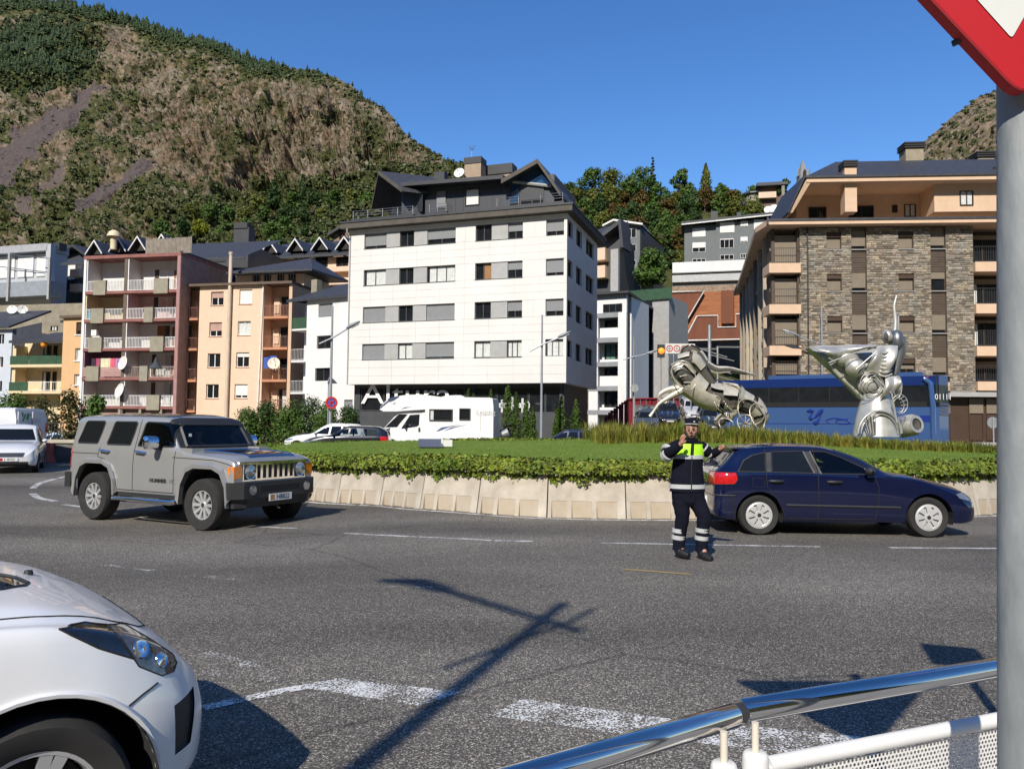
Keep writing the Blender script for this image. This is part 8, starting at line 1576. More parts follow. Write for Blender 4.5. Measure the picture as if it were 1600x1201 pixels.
# ================================================================== SCULPTURES ON THE ISLAND
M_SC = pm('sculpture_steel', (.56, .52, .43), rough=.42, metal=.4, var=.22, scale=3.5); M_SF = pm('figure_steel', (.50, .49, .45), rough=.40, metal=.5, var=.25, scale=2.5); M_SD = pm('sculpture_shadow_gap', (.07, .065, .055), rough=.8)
def ellip(mb, c, ax, M, t0=0, t1=1, p0=0, p1=1, n=14, m=10, th=.02):
 """thick patch of an ellipsoid; t along its pole angle, p round it"""
 def P(k):
  def fn(a, b):
   an = math.pi * (t0 + (t1 - t0) * a); ph = 6.2832 * (p0 + (p1 - p0) * b); return c + M @ Vector(((ax[0] - k) * math.sin(an) * math.cos(ph), (ax[1] - k) * math.sin(an) * math.sin(ph), (ax[2] - k) * math.cos(an)))
  return fn
 mb.grid(P(0), m, n); mb.grid(P(th), m, n)
def plated(root, path, rad, cuts, mat, gap=.12, arc=.84, flat=1.0, name='plate', seed=1):
 """curved sheets wrapped round a bent axis, lapped like armour"""
 rd = random.Random(seed); C = catmull(path, 8); k = 8; Rr = [rad[min(i // k, len(rad) - 2)] * (1 - (i % k) / k) + rad[min(i // k, len(rad) - 2) + 1] * ((i % k) / k) for i in range(len(C))]; Rr[-1] = rad[-1]
 def fr(t):
  x = t * (len(C) - 1); i = min(int(x), len(C) - 2); p = C[i].lerp(C[i + 1], x - i); r = Rr[i] + (Rr[i + 1] - Rr[i]) * (x - i); d = (C[min(i + 2, len(C) - 1)] - C[max(i - 1, 0)]).normalized(); s = d.cross(Vector((0, 1, 0))).normalized(); return p, r, s, d.cross(s)
 for a, b in zip(cuts, cuts[1:]):
  o0 = rd.uniform(.25, .6); sc = rd.uniform(.98, 1.08); mb = MB(); g = (b - a) * gap; ar = arc * rd.uniform(.85, 1.1); sk = rd.uniform(-.12, .12) * (b - a) * 3
  for th in (0, .025):
   def fn(u, v):
    p, r, s, q = fr(min(1, max(0, a + (b - a - g) * u + sk * (v - .5)))); an = 6.2832 * (o0 + ar * (v - .5)); e = r * sc * (1.05 - .1 * u) - th; return p + s * (e * math.sin(an)) + q * (e * flat * math.cos(an))
   mb.grid(fn, 6, 18)
  mb.build(name, mat, root, smooth=50)
 mb = MB(); n = 16; mb.tube([fr(i / n)[0] for i in range(n + 1)], [fr(i / n)[1] * .72 for i in range(n + 1)], 10); mb.build('gap_shade_core', M_SD, root)  # dark core stands in for the shade between the plates
def H4(x, y, d=0.0): return at(1000 + x / 5.46, 460 + y / 5.46, 27 + d)
b = H4(900, 1150); HS = thing('horse_sculpture', 'rearing horse-like sculpture of riveted steel plates, left of the winged figure', 'sculpture', (b.x, 27, 1.0), world=True); kk = 27 / 1200 / 5.46
def rr4(*v): return [x * kk for x in v]
plated(HS, [H4(290, 590), H4(340, 650), H4(440, 760), H4(560, 850), H4(690, 880), H4(800, 890), H4(860, 940)], rr4(55, 105, 118, 118, 124, 130, 75), [0, .14, .30, .46, .66, .84, 1], M_SC, .05, .92, seed=3)
plated(HS, [H4(330, 570, -.1), H4(440, 560, -.2), H4(520, 640, -.2), H4(620, 760, -.25)], rr4(50, 72, 62, 38), [0, .3, .66, 1], M_SC, .06, .6, seed=8)
plated(HS, [H4(440, 570), H4(390, 500), H4(430, 470), H4(500, 500), H4(560, 580)], rr4(46, 50, 42, 36, 34), [0, .25, .5, .75, 1], M_SC, .1, .75, seed=5)
plated(HS, [H4(520, 570), H4(640, 640), H4(760, 640), H4(880, 665), H4(990, 692)], rr4(40, 36, 26, 18, 5), [0, .28, .55, .8, 1], M_SC, .02, .9, .5, seed=6)
plated(HS, [H4(840, 900), H4(960, 960), H4(1020, 1040), H4(980, 1130)], rr4(98, 92, 74, 50), [0, .3, .62, 1], M_SC, .1, .85, seed=9); plated(HS, [H4(800, 980, -.2), H4(730, 1040, -.2), H4(640, 1110, -.2)], rr4(52, 58, 34), [0, .35, .6, 1], M_SC, .2, .7, seed=4)
for P_, w in (([(420, 770), (330, 830), (240, 880), (165, 930), (120, 990), (85, 1040)], [40, 34, 22, 15, 11, 17]), ([(330, 800), (240, 810), (170, 850), (160, 890), (215, 925), (232, 905)], [34, 26, 20, 12, 10, 7]), ([(400, 830), (330, 850), (240, 890), (180, 900)], [12, 9, 8, 6])): mb = MB(); mb.tube(catmull([H4(x, y, -.1) for x, y in P_], 4), [v * kk for v in np.interp(np.linspace(0, 1, (len(P_) - 1) * 4 + 1), np.linspace(0, 1, len(P_)), w)], 9); mb.build('foreleg', M_SC, HS, smooth=50)
for i, (cx, cy, rx, ry, rot) in enumerate(((760, 880, 118, 120, 0), (735, 880, 108, 124, 12), (790, 880, 80, 112, -14), (900, 1100, 66, 74, 0), (730, 1110, 60, 52, 20), (940, 1000, 120, 96, 40), (1010, 1040, 62, 110, -12), (380, 690, 90, 130, -30))):
 mb = MB(); c = H4(cx, cy, -.30 - .04 * i); Mr = Matrix.Rotation(R(rot), 3, 'Y'); mb.tube([c + Mr @ Vector((rx * kk * math.cos(a), -.12 * math.sin(a * 2), ry * kk * math.sin(a))) for a in [6.2832 * k / 28 for k in range(29)]], .019, 6, caps=False); mb.build('steel_hoop', M_SC, HS, smooth=60)
for k in range(7):
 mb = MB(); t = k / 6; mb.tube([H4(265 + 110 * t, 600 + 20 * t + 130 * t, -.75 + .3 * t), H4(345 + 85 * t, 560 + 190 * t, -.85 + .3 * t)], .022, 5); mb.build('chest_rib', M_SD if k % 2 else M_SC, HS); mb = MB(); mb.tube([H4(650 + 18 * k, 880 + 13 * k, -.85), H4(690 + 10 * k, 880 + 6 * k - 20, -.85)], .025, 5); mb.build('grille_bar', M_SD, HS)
for k in range(8): a = 6.28 * k / 8; mb = MB(); mb.tube([H4(900, 1100, -.36), H4(900 + 64 * math.cos(a), 1100 + 70 * math.sin(a), -.4)], .018, 5); mb.build('spoke', M_SC, HS)
# ---- winged figure
def H5(x, y, d=0.0): return at(1200 + x / 4.444, 460 + y / 4.444, 28 + d)
b = H5(760, 980); FG = thing('figure_sculpture', 'tall steel sculpture of a hooded figure with a wing-like cape and raised arm', 'sculpture', (b.x, 28, 1.0), world=True); k5 = 28 / 1200 / 4.444; I3 = Matrix.Identity(3)
def E(name, x, y, ax, d=0, M=I3, mat=M_SF, **k): mb = MB(); ellip(mb, H5(x, y, d), [v * k5 for v in ax], M, **k); return mb.build(name, mat, FG, smooth=50)
mb = MB(); zb = H5(760, 985).z; pr_ = [(155, 985), (140, 900), (118, 800), (100, 740), (92, 690)]; mb.lathe([(r * k5, H5(760, y).z - zb) for r, y in pr_], 28, Matrix.Translation((H5(752, 985).x, 28, zb))); mb.build('skirt', M_SF, FG, smooth=40)
for r_, w in ((150, .05), (128, .03)): mb = MB(); mb.tube([H5(775 + r_ * math.cos(a), 965 - r_ * 1.05 * math.sin(a), -.72) for a in [math.pi * k / 18 for k in range(19)]], w, 6); mb.build('skirt_arch', M_SF, FG, smooth=60)
for k in range(7): mb = MB(); mb.tube([H5(700 + 8 * k, 960, -.82), H5(690 + 13 * k - 40 + 20, 840 + 6 * abs(k - 3), -.78)], .02, 5); mb.build('skirt_rib', M_SD if k % 2 else M_SF, FG)
mb = MB(); mb.tube([H5(735, 560, -.6), H5(860, 690, -.7), H5(895, 890, -.8)], .03, 6); mb.build('rod', M_SF, FG)
E('hip', 800, 640, (75, 70, 88)); E('hip', 880, 640, (44, 50, 78), M=Matrix.Rotation(R(-10), 3, 'Y')); E('breast_plate', 605, 505, (68, 60, 66), -.45); E('chest_shell', 540, 440, (90, 60, 62), -.2); E('belly', 700, 620, (88, 60, 70), -.1)
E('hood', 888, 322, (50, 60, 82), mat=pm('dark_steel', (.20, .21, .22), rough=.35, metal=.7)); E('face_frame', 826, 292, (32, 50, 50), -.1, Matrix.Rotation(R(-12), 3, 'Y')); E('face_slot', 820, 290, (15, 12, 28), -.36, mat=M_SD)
mb = MB(); mb.tube(catmull([H5(905, 300), H5(915, 380), H5(900, 470), H5(878, 560)], 5), [v * k5 for v in np.linspace(48, 22, 16)], 10); mb.build('hair', pm('dark_steel', (.17, .18, .19), rough=.35, metal=.8), FG, smooth=60)
mb = MB(); mb.tube(catmull([H5(880, 260), H5(884, 190), H5(880, 130), H5(876, 78), H5(893, 5)], 5), [v * k5 for v in np.interp(np.linspace(0, 1, 21), [0, .3, .7, .8, 1], [20, 15, 9, 9, 3])], 8); mb.tube([H5(908, 265), H5(905, 150)], .03, 6); mb.build('raised_arm', M_SF, FG, smooth=60)
def sheet(name, pts, bulge, d=0, mat=M_SF, n=10):
 """bent steel sheet between an upper and a lower edge"""
 up, lo = pts; U = catmull([H5(*p) for p in up], 8); Lw = catmull([H5(*p) for p in lo], 8); mb = MB()
 for th in (0, .03):
  def fn(a, b):
   i = a * (len(U) - 1); j = min(int(i), len(U) - 2); p = U[j].lerp(U[j + 1], i - j); i2 = a * (len(Lw) - 1); j2 = min(int(i2), len(Lw) - 2); q = Lw[j2].lerp(Lw[j2 + 1], i2 - j2); return p.lerp(q, b) + Vector((0, d + th - bulge * math.sin(math.pi * b) * (1 + .35 * math.sin(a * 9)), 0))
  mb.grid(fn, 24, n)
 return mb.build(name, mat, FG, smooth=50)
sheet('cape', ([(262, 365), (360, 352), (480, 352), (620, 345), (760, 350)], [(268, 378), (400, 500), (520, 610), (640, 725), (725, 715)]), .18, .1); sheet('cape_fold', ([(275, 370), (400, 368), (560, 358), (700, 352)], [(420, 470), (470, 450), (560, 420), (690, 385)]), .30, -.35); sheet('shoulder_plate', ([(690, 372), (770, 362), (850, 365)], [(620, 530), (690, 560), (770, 570)]), .22, -.55); sheet('waist_plate', ([(755, 580), (810, 575), (850, 580)], [(720, 725), (790, 690), (850, 655)]), .15, -.65); sheet('cape_edge', ([(262, 366), (380, 470), (520, 610), (640, 728)], [(285, 364), (410, 465), (545, 600), (650, 705)]), .05, -.1)
for k in range(7):
 y = 400 + 27 * k; mb = MB(); mb.tube(catmull([H5(770, y - 8, -.55), H5(812, y + 6, -.72), H5(855, y - 10, -.5)], 4), .052, 6, flat=.6); mb.build('rib', M_SF, FG, smooth=50)
mb = MB(); mb.tube([H5(812, 380, -.25), H5(812, 590, -.25)], [.30, .26], 12); mb.build('gap_shade_core', M_SD, FG)  # dark tube painted as the shade behind the ribs
for P_ in ([(420, 475), (560, 420), (690, 380)], [(610, 520), (690, 450), (755, 395)], [(420, 440), (470, 470), (430, 490)]): mb = MB(); mb.tube([H5(x, y, -.95) for x, y in P_], .022, 5); mb.build('rod', M_SF, FG)
for i, (cx, cy, rx, ry) in enumerate(((720, 620, 80, 85), (728, 620, 62, 70), (735, 622, 45, 54), (900, 640, 30, 76), (915, 760, 55, 66), (905, 770, 40, 50))): mb = MB(); mb.tube([H5(cx + rx * math.cos(a), cy + ry * math.sin(a), -.6 - .02 * i) for a in [6.2832 * k / 26 for k in range(27)]], .014, 6, caps=False); mb.build('steel_hoop', M_SF, FG, smooth=60)
for k in range(5): a = -1.2 + .4 * k; mb = MB(); mb.tube([H5(880 + 44 * math.cos(a), 770 + 56 * math.sin(a), -.62), H5(900 + 66 * math.cos(a), 765 + 84 * math.sin(a), -.55)], .02, 5); mb.build('grille_bar', M_SF, FG)
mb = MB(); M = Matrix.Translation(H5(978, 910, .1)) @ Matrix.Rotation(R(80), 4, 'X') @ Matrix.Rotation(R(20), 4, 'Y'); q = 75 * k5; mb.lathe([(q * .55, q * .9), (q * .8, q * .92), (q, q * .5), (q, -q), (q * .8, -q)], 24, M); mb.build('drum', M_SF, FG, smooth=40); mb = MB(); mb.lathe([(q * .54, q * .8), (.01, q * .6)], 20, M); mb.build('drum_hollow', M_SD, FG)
# ================================================================== PEOPLE
M_SKIN = pm('skin', (.42, .22, .145), rough=.5, var=.1, scale=14); M_NAVY = pm('navy_cloth', (.005, .006, .013), spec=.15, rough=.9, var=.25, scale=9, bump=.3, bscale=18); M_LIME = pm('hi_vis_lime', (.40, .78, .02), rough=.6, var=.06); M_REFL = pm('reflective_grey', (.42, .43, .43), rough=.4, var=.08); M_HAIR = pm('dark_hair', (.020, .013, .009), rough=.8); M_BOOT = pm('boot_leather', (.012, .012, .013), rough=.45)
def skin_mesh(name, V, Ed, mat, parent, sub=2, root=0):
 me = bpy.data.meshes.new(name); me.from_pydata([v[:3] for v in V], Ed, []); o = bpy.data.objects.new(name, me); COL.objects.link(o)
 m = o.modifiers.new('s', 'SKIN'); m.use_smooth_shade = True; sv = me.skin_vertices[0].data if me.skin_vertices else None
 if sv is None:
  bm = bmesh.new(); bm.from_mesh(me); bm.verts.layers.skin.verify(); bm.to_mesh(me); bm.free(); sv = me.skin_vertices[0].data
 for i, v in enumerate(V): sv[i].radius = (v[3], v[4] if len(v) > 4 else v[3]); sv[i].use_root = (i == root)
 s = o.modifiers.new('u', 'SUBSURF'); s.levels = sub; s.render_levels = sub
 nm = bpy.data.meshes.new_from_object(o.evaluated_get(bpy.context.evaluated_depsgraph_get())); bpy.data.objects.remove(o); nm.name = name; nm.materials.clear(); nm.materials.append(mat); nm.polygons.foreach_set('use_smooth', [True] * len(nm.polygons))
 o = bpy.data.objects.new(name, nm); COL.objects.link(o); o.parent = parent; return o
PB = gnd(1076, 871); PD = PB.y; u_ = PD / 1200 / 4.805
PO = thing('person', 'traffic officer in navy uniform and lime vest, one hand raised and one arm out', 'person', (PB.x, PB.y, gz(PB.x, PB.y)))
def J(x, y, d=0.0): p = at(1000 + x / 4.805, 640 + y / 4.805, PD + d) - PO.location; return (p.x, p.y, p.z)
def JV(x, y, r, d=0.0, ry=None): return (*J(x, y, d), r * u_, (ry or r) * u_)
V = [JV(362, 640, 75, 0, 60), JV(360, 500, 78, 0, 55), JV(362, 350, 90, 0, 55), JV(376, 250, 42), JV(381, 215, 27, -.01), JV(384, 185, 40, -.015, 44), JV(385, 140, 46, 0, 52), JV(385, 105, 40, 0, 46), JV(285, 270, 36), JV(208, 325, 30, -.12), JV(300, 265, 20, -.30), JV(460, 280, 34), JV(535, 335, 27, .03), JV(596, 298, 17, -.08), JV(300, 690, 55), JV(318, 810, 42, -.03), JV(290, 1020, 27), JV(430, 690, 55), JV(475, 810, 42, -.06), JV(460, 1020, 27, -.06), JV(335, 1085, 20, -.10), JV(500, 1110, 20, -.18)]
Ed = [(0, 1), (1, 2), (2, 3), (3, 4), (4, 5), (5, 6), (6, 7), (2, 8), (8, 9), (9, 10), (2, 11), (11, 12), (12, 13), (0, 14), (14, 15), (15, 16), (0, 17), (17, 18), (18, 19), (16, 20), (19, 21)]
def hand(w, palm, fingers, thumb):
 i = len(V); V.append(palm); Ed.append((w, i))
 for f_ in fingers + [thumb]:
  last = i
  for p in f_: V.append(p); Ed.append((last, len(V) - 1)); last = len(V) - 1
hand(10, JV(318, 238, 13, -.33), [[JV(303 + 10 * k, 222 - 4 * k, 6.5, -.345 - .004 * k), JV(312 + 9 * k, 200 - 5 * (k % 3), 5.5, -.365), JV(322 + 7 * k, 188 - 5 * (k % 3) + 4 * k, 4.5, -.35)] for k in range(4)], [JV(338, 245, 6.5, -.35), JV(345, 228, 5, -.37)])
hand(13, JV(610, 288, 12, -.10), [[JV(618 + 2 * k, 272 + 6 * k, 6, -.11), JV(628 + k, 266 + 6 * k - 3 * (k == 0), 5, -.12), JV(636 - 2 * abs(k - 1), 262 + 7 * k, 4, -.12)] for k in range(4)], [JV(606, 272, 6, -.13), JV(612, 262, 4.5, -.14)])
skin_mesh('body', V, Ed, M_SKIN, PO, 2, 0)
def ringloft(name, rows, mat, par, n=20, d=0):
 """garment shell from elliptical rings (x, y, half width, half depth, dy)"""
 mb = MB()
 def fn(a, b):
  i = a * (len(rows) - 1); j = min(int(i), len(rows) - 2); t = i - j; r = [rows[j][q] * (1 - t) + rows[j + 1][q] * t for q in range(5)]; c = J(r[0], r[1], r[4]); an = b * 6.2832; w = 1 + .025 * math.sin(an * 3 + a * 9) * math.sin(a * 22); return Vector((c[0] + r[2] * u_ * math.cos(an) * w, c[1] + r[3] * u_ * math.sin(an) * w, c[2]))
 mb.grid(fn, (len(rows) - 1) * 4, n); return mb.build(name, mat, par, smooth=60)
jk = ringloft('jacket', [(378, 212, 44, 50, 0), (377, 232, 62, 58, 0), (372, 252, 98, 66, 0), (366, 290, 112, 74, 0), (362, 340, 112, 78, 0), (358, 420, 115, 78, 0), (355, 500, 122, 80, 0), (354, 560, 128, 84, 0), (354, 612, 133, 86, 0)], M_NAVY, PO)
def limb(name, pts, mat, par, n=12): mb = MB(); P = catmull([J(p[0], p[1], p[3]) for p in pts], 5); rs = np.interp(np.linspace(0, 1, len(P)), np.linspace(0, 1, len(pts)), [p[2] * u_ for p in pts]); rs = [r * (1 + .04 * math.sin(i * 2.3)) for i, r in enumerate(rs)]; mb.tube(P, list(rs), n); return mb.build(name, mat, par, smooth=60)
limb('sleeve', [(300, 268, 50, 0), (250, 290, 50, -.03), (200, 328, 47, -.11), (238, 312, 40, -.22), (302, 264, 30, -.31)], M_NAVY, jk); limb('sleeve', [(450, 275, 48, 0), (495, 305, 42, .01), (535, 330, 36, .02), (570, 318, 32, -.04), (600, 298, 26, -.085)], M_NAVY, jk)
limb('arm_band', [(212, 300, 52, -.08), (198, 312, 53, -.10)], M_REFL, jk); limb('arm_band', [(196, 345, 50, -.12), (216, 330, 47, -.18)], M_REFL, jk); limb('arm_band', [(520, 322, 42, .015), (532, 328, 41, .02)], M_REFL, jk); limb('arm_band', [(474, 290, 49, 0), (484, 298, 47, 0)], M_REFL, jk)
def band(name, y0, y1, mat, k=1.02, a0=0, a1=1, x0=None):
 rows = [(378, 212, 44, 50), (377, 232, 62, 58), (372, 252, 98, 66), (366, 290, 112, 74), (362, 340, 112, 78), (358, 420, 115, 78), (355, 500, 122, 80), (354, 560, 128, 84), (354, 612, 133, 86)]; mb = MB()
 def fn(a, b):
  y = y0 + (y1 - y0) * a; cx, w, d = [np.interp(y, [r[1] for r in rows], [r[q] for r in rows]) for q in (0, 2, 3)]; an = 6.2832 * (a0 + (a1 - a0) * b); c = J(cx, y); return Vector((c[0] + w * u_ * k * 1.02 * math.cos(an), c[1] + d * u_ * k * 1.04 * math.sin(an), c[2]))
 mb.grid(fn, 5, 26); return mb.build(name, mat, jk, smooth=60)
band('chest_band', 338, 366, M_REFL, 1.03); band('hem_band', 556, 588, M_REFL, 1.03); band('vest_panel', 254, 338, M_LIME, 1.02, .52, .745); band('vest_panel', 256, 338, M_LIME, 1.02, .78, .985); band('vest_panel', 262, 338, M_LIME, 1.015, .03, .47); band('zip', 250, 605, M_BOOT, 1.04, .757, .768)
limb('collar', [(342, 226, 18, -.05), (380, 236, 15, -.10), (422, 228, 18, -.05)], M_NAVY, jk); mb = MB(); c = Vector(J(345, 285, -.17)); mb.box(c.x - .016, c.x + .016, c.y - .02, c.y + .02, c.z - .055, c.z + .05); mb.tube([c + Vector((.008, 0, .05)), c + Vector((.008, 0, .09))], .004, 5); tag(mb.build('radio', M_BOOT), 'black hand radio clipped on the officer chest', 'radio')
tr = limb('trousers', [(318, 600, 74, 0), (308, 680, 68, 0), (318, 800, 52, -.03), (300, 930, 46, 0), (288, 1055, 44, -.01)], M_NAVY, PO, 14); limb('trouser_leg', [(405, 600, 74, 0), (425, 680, 66, -.01), (477, 800, 53, -.06), (468, 930, 46, -.06), (461, 1066, 44, -.07)], M_NAVY, tr, 14)
ringloft('trouser_seat', [(355, 596, 120, 80, 0), (358, 650, 116, 78, 0), (362, 690, 100, 70, -.01), (368, 720, 40, 50, -.015)], M_NAVY, tr)
for x, y, d in ((291, 908, 0), (287, 958, 0), (465, 905, -.06), (461, 962, -.06)): limb('leg_band', [(x + 2, y - 16, 51, d), (x - 1, y + 16, 50, d)], M_REFL, tr, 16)
for P_ in ([(288, 1015, 38, 0), (298, 1062, 38, -.03), (330, 1082, 34, -.09), (368, 1094, 20, -.16)], [(460, 1018, 38, -.06), (468, 1074, 39, -.09), (500, 1106, 34, -.17), (538, 1124, 20, -.25)]): limb('boot', P_, M_BOOT, PO)
def HP(x, y, d): return Vector(J(x, y, d))
cp = ringloft('cap', [(386, 112, 50, 56, 0), (386, 95, 50, 56, 0), (385, 78, 46, 52, 0), (384, 64, 32, 38, 0), (384, 58, 4, 4, 0)], M_NAVY, PO); mb = MB(); mb.grid(lambda a, b: HP(386, 100, 0) + Vector((51 * u_ * math.cos(6.2832 * b), 57 * u_ * math.sin(6.2832 * b), -.016 + .012 * a)), 2, 22); mb.build('cap_band', M_REFL, cp); mb = MB(); mb.lathe([(.012, 0), (.001, .006)], 8, Matrix.Translation(HP(408, 90, -.105)) @ Matrix.Rotation(R(90), 4, 'X')); mb.build('cap_badge', M_REFL, cp)
mb = MB(); mb.tube([HP(382, 138, -.108), HP(383, 160, -.125), HP(383, 166, -.118)], [.008, .015, .009], 8); mb.build('nose', M_SKIN, PO, smooth=60)
for s in (-1, 1):
 x = 383 + s * 17; mb = MB(); mb.tube([HP(x - 9, 143, -.098), HP(x, 141, -.106), HP(x + 9, 143, -.098)], [.004, .006, .004], 6); mb.build('eye', M_HAIR, PO); mb = MB(); mb.tube([HP(x - 12, 133, -.098), HP(x, 130, -.108), HP(x + 12, 134, -.096)], .0055, 6); mb.build('eyebrow', M_HAIR, PO)
 mb = MB(); mb.tube([HP(385 + s * 47, 140, 0), HP(385 + s * 51, 150, 0), HP(385 + s * 47, 168, 0)], [.010, .014, .008], 8); mb.build('ear', M_SKIN, PO, smooth=60); mb = MB(); mb.tube([HP(385 + s * 46, 118, -.02), HP(385 + s * 46, 150, -.025), HP(385 + s * 42, 185, -.045)], .013, 7); mb.build('sideburn', M_HAIR, PO)
mb = MB(); mb.tube(catmull([HP(345, 172, -.07), HP(358, 198, -.09), HP(384, 210, -.10), HP(410, 198, -.09), HP(424, 172, -.07)], 4), .016, 8); mb.build('beard', M_HAIR, PO, smooth=60); mb = MB(); mb.tube([HP(366, 179, -.104), HP(383, 173, -.115), HP(402, 179, -.104)], .0062, 6); mb.build('moustache', M_HAIR, PO); mb = MB(); mb.tube([HP(372, 186, -.106), HP(394, 186, -.106)], .005, 6); mb.build('mouth', pm('lips', (.30, .11, .09), rough=.5), PO)
# drivers
def driver(label, car, x, y, z, col):
 o = thing('person', label, 'person', car.matrix_basis @ Vector((x, y, z)), car.rotation_euler.z); s = car.scale[0]; o.scale = (s, s, s)
 skin_mesh('body', [(-.05, 0, 0, .13, .16), (-.12, 0, .25, .12, .17), (-.13, 0, .45, .09, .16), (-.12, 0, .53, .05), (-.10, 0, .60, .06), (-.09, 0, .69, .085, .075), (-.09, 0, .77, .07), (-.11, .2, .42, .06), (.05, .24, .22, .045), (.30, .12, .34, .035), (-.11, -.2, .42, .06), (.05, -.24, .22, .045), (.30, -.12, .34, .035)], [(0, 1), (1, 2), (2, 3), (3, 4), (4, 5), (5, 6), (2, 7), (7, 8), (8, 9), (2, 10), (10, 11), (11, 12)], M_SKIN, o)
 mb = MB(); mb.tube([(-.04, 0, -.05), (-.12, 0, .2), (-.13, 0, .4), (-.125, 0, .5)], [.19, .2, .19, .08], 12); mb.build('jumper', pm('shirt_%d' % len(MATS), col, rough=.9), o, smooth=60); mb = MB(); mb.lathe([(.092, -.03), (.095, .03), (.07, .08), (.01, .095)], 12, Matrix.Translation((-.105, 0, .73))); mb.build('hair', M_HAIR, o, smooth=60); mb = MB(); mb.tube([(-.01, 0, .71), (.012, 0, .67)], [.012, .016], 6); mb.build('nose', M_SKIN, o)
driver('driver in a dark blue top behind the off-roader windscreen', HU, -.22, .38, .88, (.02, .04, .14)); driver('driver silhouetted inside the dark blue hatchback', HB, .98, .36, .50, (.02, .02, .02))
# ================================================================== NEAR RIGHT: GIVE-WAY SIGN, HANDRAIL, MESH
Dp = 1.40; q0 = at(1597, 1201, Dp); q1 = at(1594, 130, Dp); dr = (q1 - q0) / (q1.z - q0.z); base = q0 + dr * (.14 - q0.z)
SG = thing('give_way_sign', 'big red-bordered inverted triangle sign on a galvanised post, right edge', 'road sign', base, world=True)
mb = MB(); mb.tube([base, base + dr * 1.1, base + dr * 3.0], .038, 28); mb.build('post', pm('weathered_zinc', (.27, .29, .29), rough=.65, metal=.15, scale=14, col2=(.17, .19, .20), bump=.15, bscale=40, stretch=(1, 1, .35)), SG, smooth=60)
Ds = 1.335
def ST(x, y, d=0.0): return at(x, y, Ds) + Vector((0, d, 0))
def rounded(P, r, n=6):
 out = []
 for i in range(3):
  a, b, c = Vector((*P[i - 1], 0)), Vector((*P[i], 0)), Vector((*P[(i + 1) % 3], 0)); u, v = (a - b).normalized(), (c - b).normalized()
  for k in range(n + 1):
   t = k / n; out.append((1 - t) ** 2 * (b + u * r) + 2 * t * (1 - t) * b + t * t * (b + v * r))
 return [(p.x, p.y) for p in out]
tri = rounded([(931, -560), (1606, 158), (2006, -560)], 46); inn = rounded([(1077, -500), (1580, 61), (1898, -500)], 6, 3)
mb = MB(); F_ = [ST(x, y) for x, y in tri]; B_ = [ST(x, y, .028) for x, y in tri]; n = len(tri); mb.poly(F_); mb.add(F_ + B_, [(i, (i + 1) % n, n + (i + 1) % n, n + i) for i in range(n)]); mb.poly(B_[::-1]); mb.build('plate', M_RED, SG)
mb = MB(); c = sum((Vector((x, y, 0)) for x, y in tri), Vector()) / n; mb.tube([ST(x, y, .002) for x, y in tri + tri[:1]], .0035, 6, caps=False); mb.build('rim', pm('sign_red_edge', (.30, .010, .014), rough=.5), SG); mb = MB(); mb.poly([ST(x, y, -.002) for x, y in inn]); mb.build('white_field', M_SIGNW, SG)
mb = MB(); mb.tube([ST(1512, 54, .02), ST(1503, 56, .03)], .006, 8); mb.build('bolt', M_IRON, SG); mb = MB(); mb.box(base.x - .3 + .0, base.x + .25, Ds + .03, Ds + .04, 2.55, 2.6); mb.build('bracket', M_GALV, SG)
# stainless handrail in two lengths, on white posts
HRL = thing('handrail', 'polished steel handrail in two lengths on white posts, bottom right', 'handrail', (.5, 1.57, .14), world=True); zr = 1.05
def hz(px, py, z): d = ray(px, py); return CAM + d * ((z - CAMZ) / d.z)
a0, a1, b0, b1 = hz(560, 1290, zr), hz(1147, 1117, zr), hz(1158, 1110, zr), hz(1700, 1019, zr); M_INOX = pm('polished_steel', (.62, .61, .60), rough=.09, metal=1, var=.04, scale=12)
for p, q in ((a0, a1), (b0, b1)):
 mb = MB(); d = (q - p).normalized(); mb.tube([p, p + d * .003, q - d * .003, q], [.0225, .024, .024, .0225], 32); mb.build('rail', M_INOX, HRL, smooth=40)
mb = MB(); mb.tube([a1 - (a1 - a0).normalized() * .02, b0 + (b1 - b0).normalized() * .02], .019, 20); mb.build('joint', M_IRON, HRL)
M_WPOST = pm('white_enamel', (.70, .69, .66), rough=.35, var=.04, scale=8)
for px, py, ax in ((1131, 1134, a1), (1180, 1120, b0)):
 c = hz(px, py, zr); ztop = .982; mb = MB(); mb.tube([c - Vector((0, 0, .01)), Vector((c.x, c.y, ztop - .01))], .0075, 10); mb.build('rod', pm('rod_cream', (.66, .60, .50), rough=.4), HRL, smooth=60)
 mb = MB(); mb.lathe([(.0262, .14 - ztop), (.0262, -.012), (.0235, -.003), (.019, 0), (.001, 0)], 24, Matrix.Translation((c.x, c.y, ztop))); mb.build('post', M_WPOST, HRL, smooth=50)
PN = thing('mesh_panel', 'white perforated metal guard panel under its tube rail, bottom right', 'guard panel', (1, 1.7, .14), world=True); zp = .93; c0, c1 = hz(1199, 1194, zp), hz(1720, 1092, zp); mb = MB(); mb.tube([c0, c1], .017, 20); mb.build('top_tube', M_WPOST, PN, smooth=60)
U = (c1 - c0); L = U.length; U.normalize(); N = Vector((-U.y, U.x, 0)); P_ = .0115; VV = []; FF = []; nu, nz = int(L / P_), 44; sq = [(-1, -1), (0, -1), (1, -1), (1, 0), (1, 1), (0, 1), (-1, 1), (-1, 0)]
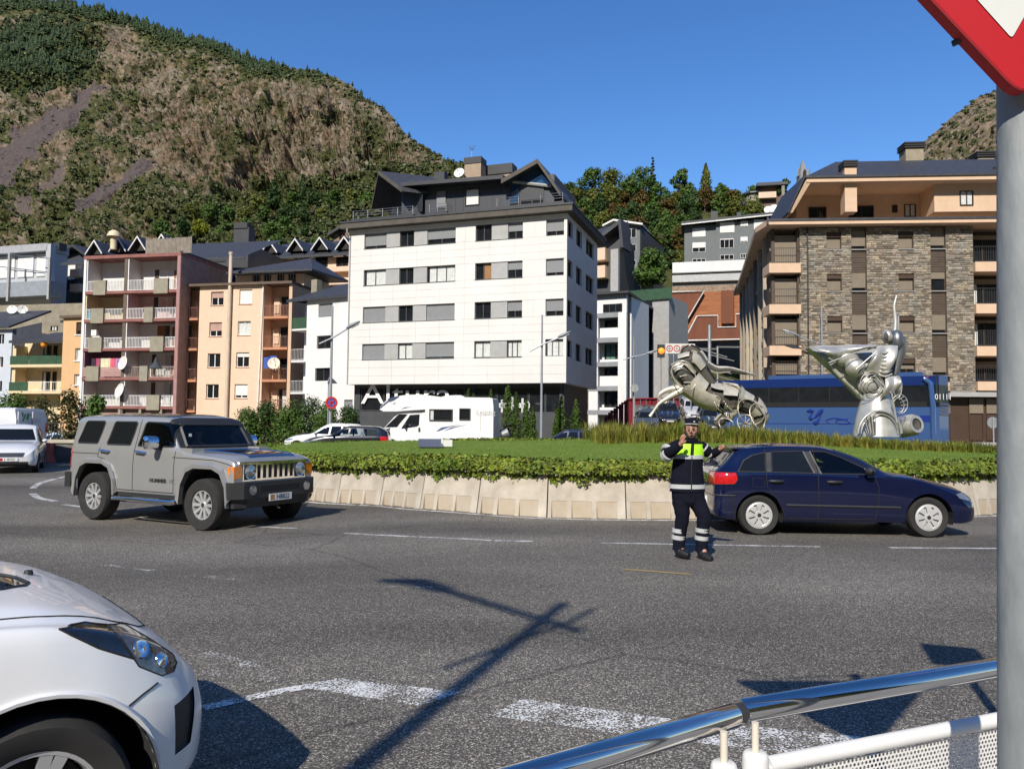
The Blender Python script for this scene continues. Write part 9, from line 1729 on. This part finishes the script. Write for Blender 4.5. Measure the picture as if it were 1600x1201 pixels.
for j in range(nz):
 for i in range(nu):
  cu = (i + .5 + .5 * (j % 2)) * P_; cz = zp - .022 - (j + .5) * P_ * .87; o = len(VV)
  for x, z in sq: p = c0 + U * (cu + x * P_ / 2); VV.append((p.x, p.y, cz + z * P_ * .435))
  for x, z in sq: h = .0038 / math.hypot(x, z); p = c0 + U * (cu + x * h); VV.append((p.x, p.y, cz + z * h))
  FF += [(o + k, o + (k + 1) % 8, o + 8 + (k + 1) % 8, o + 8 + k) for k in range(8)]
tag(np_mesh('perforated_sheet', VV, FF, M_WPOST, PN), kind='stuff'); mb = MB(); zl = zp - .022 - nz * P_ * .87; mb.tube([c0 + Vector((0, 0, zl - zp)), c1 + Vector((0, 0, zl - zp))], .012, 12); mb.build('bottom_tube', M_WPOST, PN)
for t in (.0, .98): p = c0 + U * (L * t); mb = MB(); mb.tube([p, Vector((p.x, p.y, .14))], .015, 12); mb.build('leg', M_WPOST, PN)
# street lamp and square sign standing outside the frame; their shadows lie on the road
sdir = Vector((-math.sin(SUN_AZ), -math.cos(SUN_AZ), 0)).normalized(); tp = gnd(848, 968); Hh = 7.6; bs = Vector((tp.x, tp.y, 0)) - sdir * (Hh / math.tan(SUN_EL)); o = thing('street_lamp', 'street lamp behind the viewer whose long shadow crosses the road', 'street lamp', (bs.x, bs.y, 0), world=True)
mb = MB(); mb.tube([bs, bs + Vector((0, 0, Hh + .5))], [.10, .06], 12); mb.build('pole', M_GALVP, o); hd = Vector((-1.35, .95, .4)); mb = MB(); t0 = bs + Vector((0, 0, Hh)); mb.tube([t0 - hd * .25, t0, t0 + hd * .75], .05, 8); mb.build('arm', M_GALVP, o); mb = MB(); d = hd.normalized(); mb.tube([t0 + hd * .72, t0 + hd * .8, t0 + hd * 1.05, t0 + hd * 1.25 + Vector((-.15, -.06, -.1))], [.06, .13, .15, .06], 12, flat=.5); mb.build('lamp_head', M_GALV, o)
mb = MB(); mb.tube([t0 + Vector((-.35, -.25, -.9)), t0 + Vector((.3, .15, -.15)), t0 + Vector((.45, .35, .05))], .035, 6); mb.build('brace', M_GALVP, o)
c = gnd(1492, 1024); zz = 2.45; pc = Vector((c.x, c.y, 0)) - sdir * (zz / math.tan(SUN_EL)); o = thing('square_sign', 'square sign on a post outside the frame, casting the square shadow', 'road sign', (pc.x, pc.y, .14), world=True); mb = MB(); M = Matrix.Translation((pc.x, pc.y, zz)) @ Matrix.Rotation(R(-20), 4, 'Z'); mb.box(-.19, .19, -.015, .015, -.2, .2, M); mb.build('plate', M_SBLUE, o); mb = MB(); mb.tube([(pc.x, pc.y + .04, .14), (pc.x, pc.y + .04, zz + .15)], .03, 12); mb.build('post', M_GALV, o)
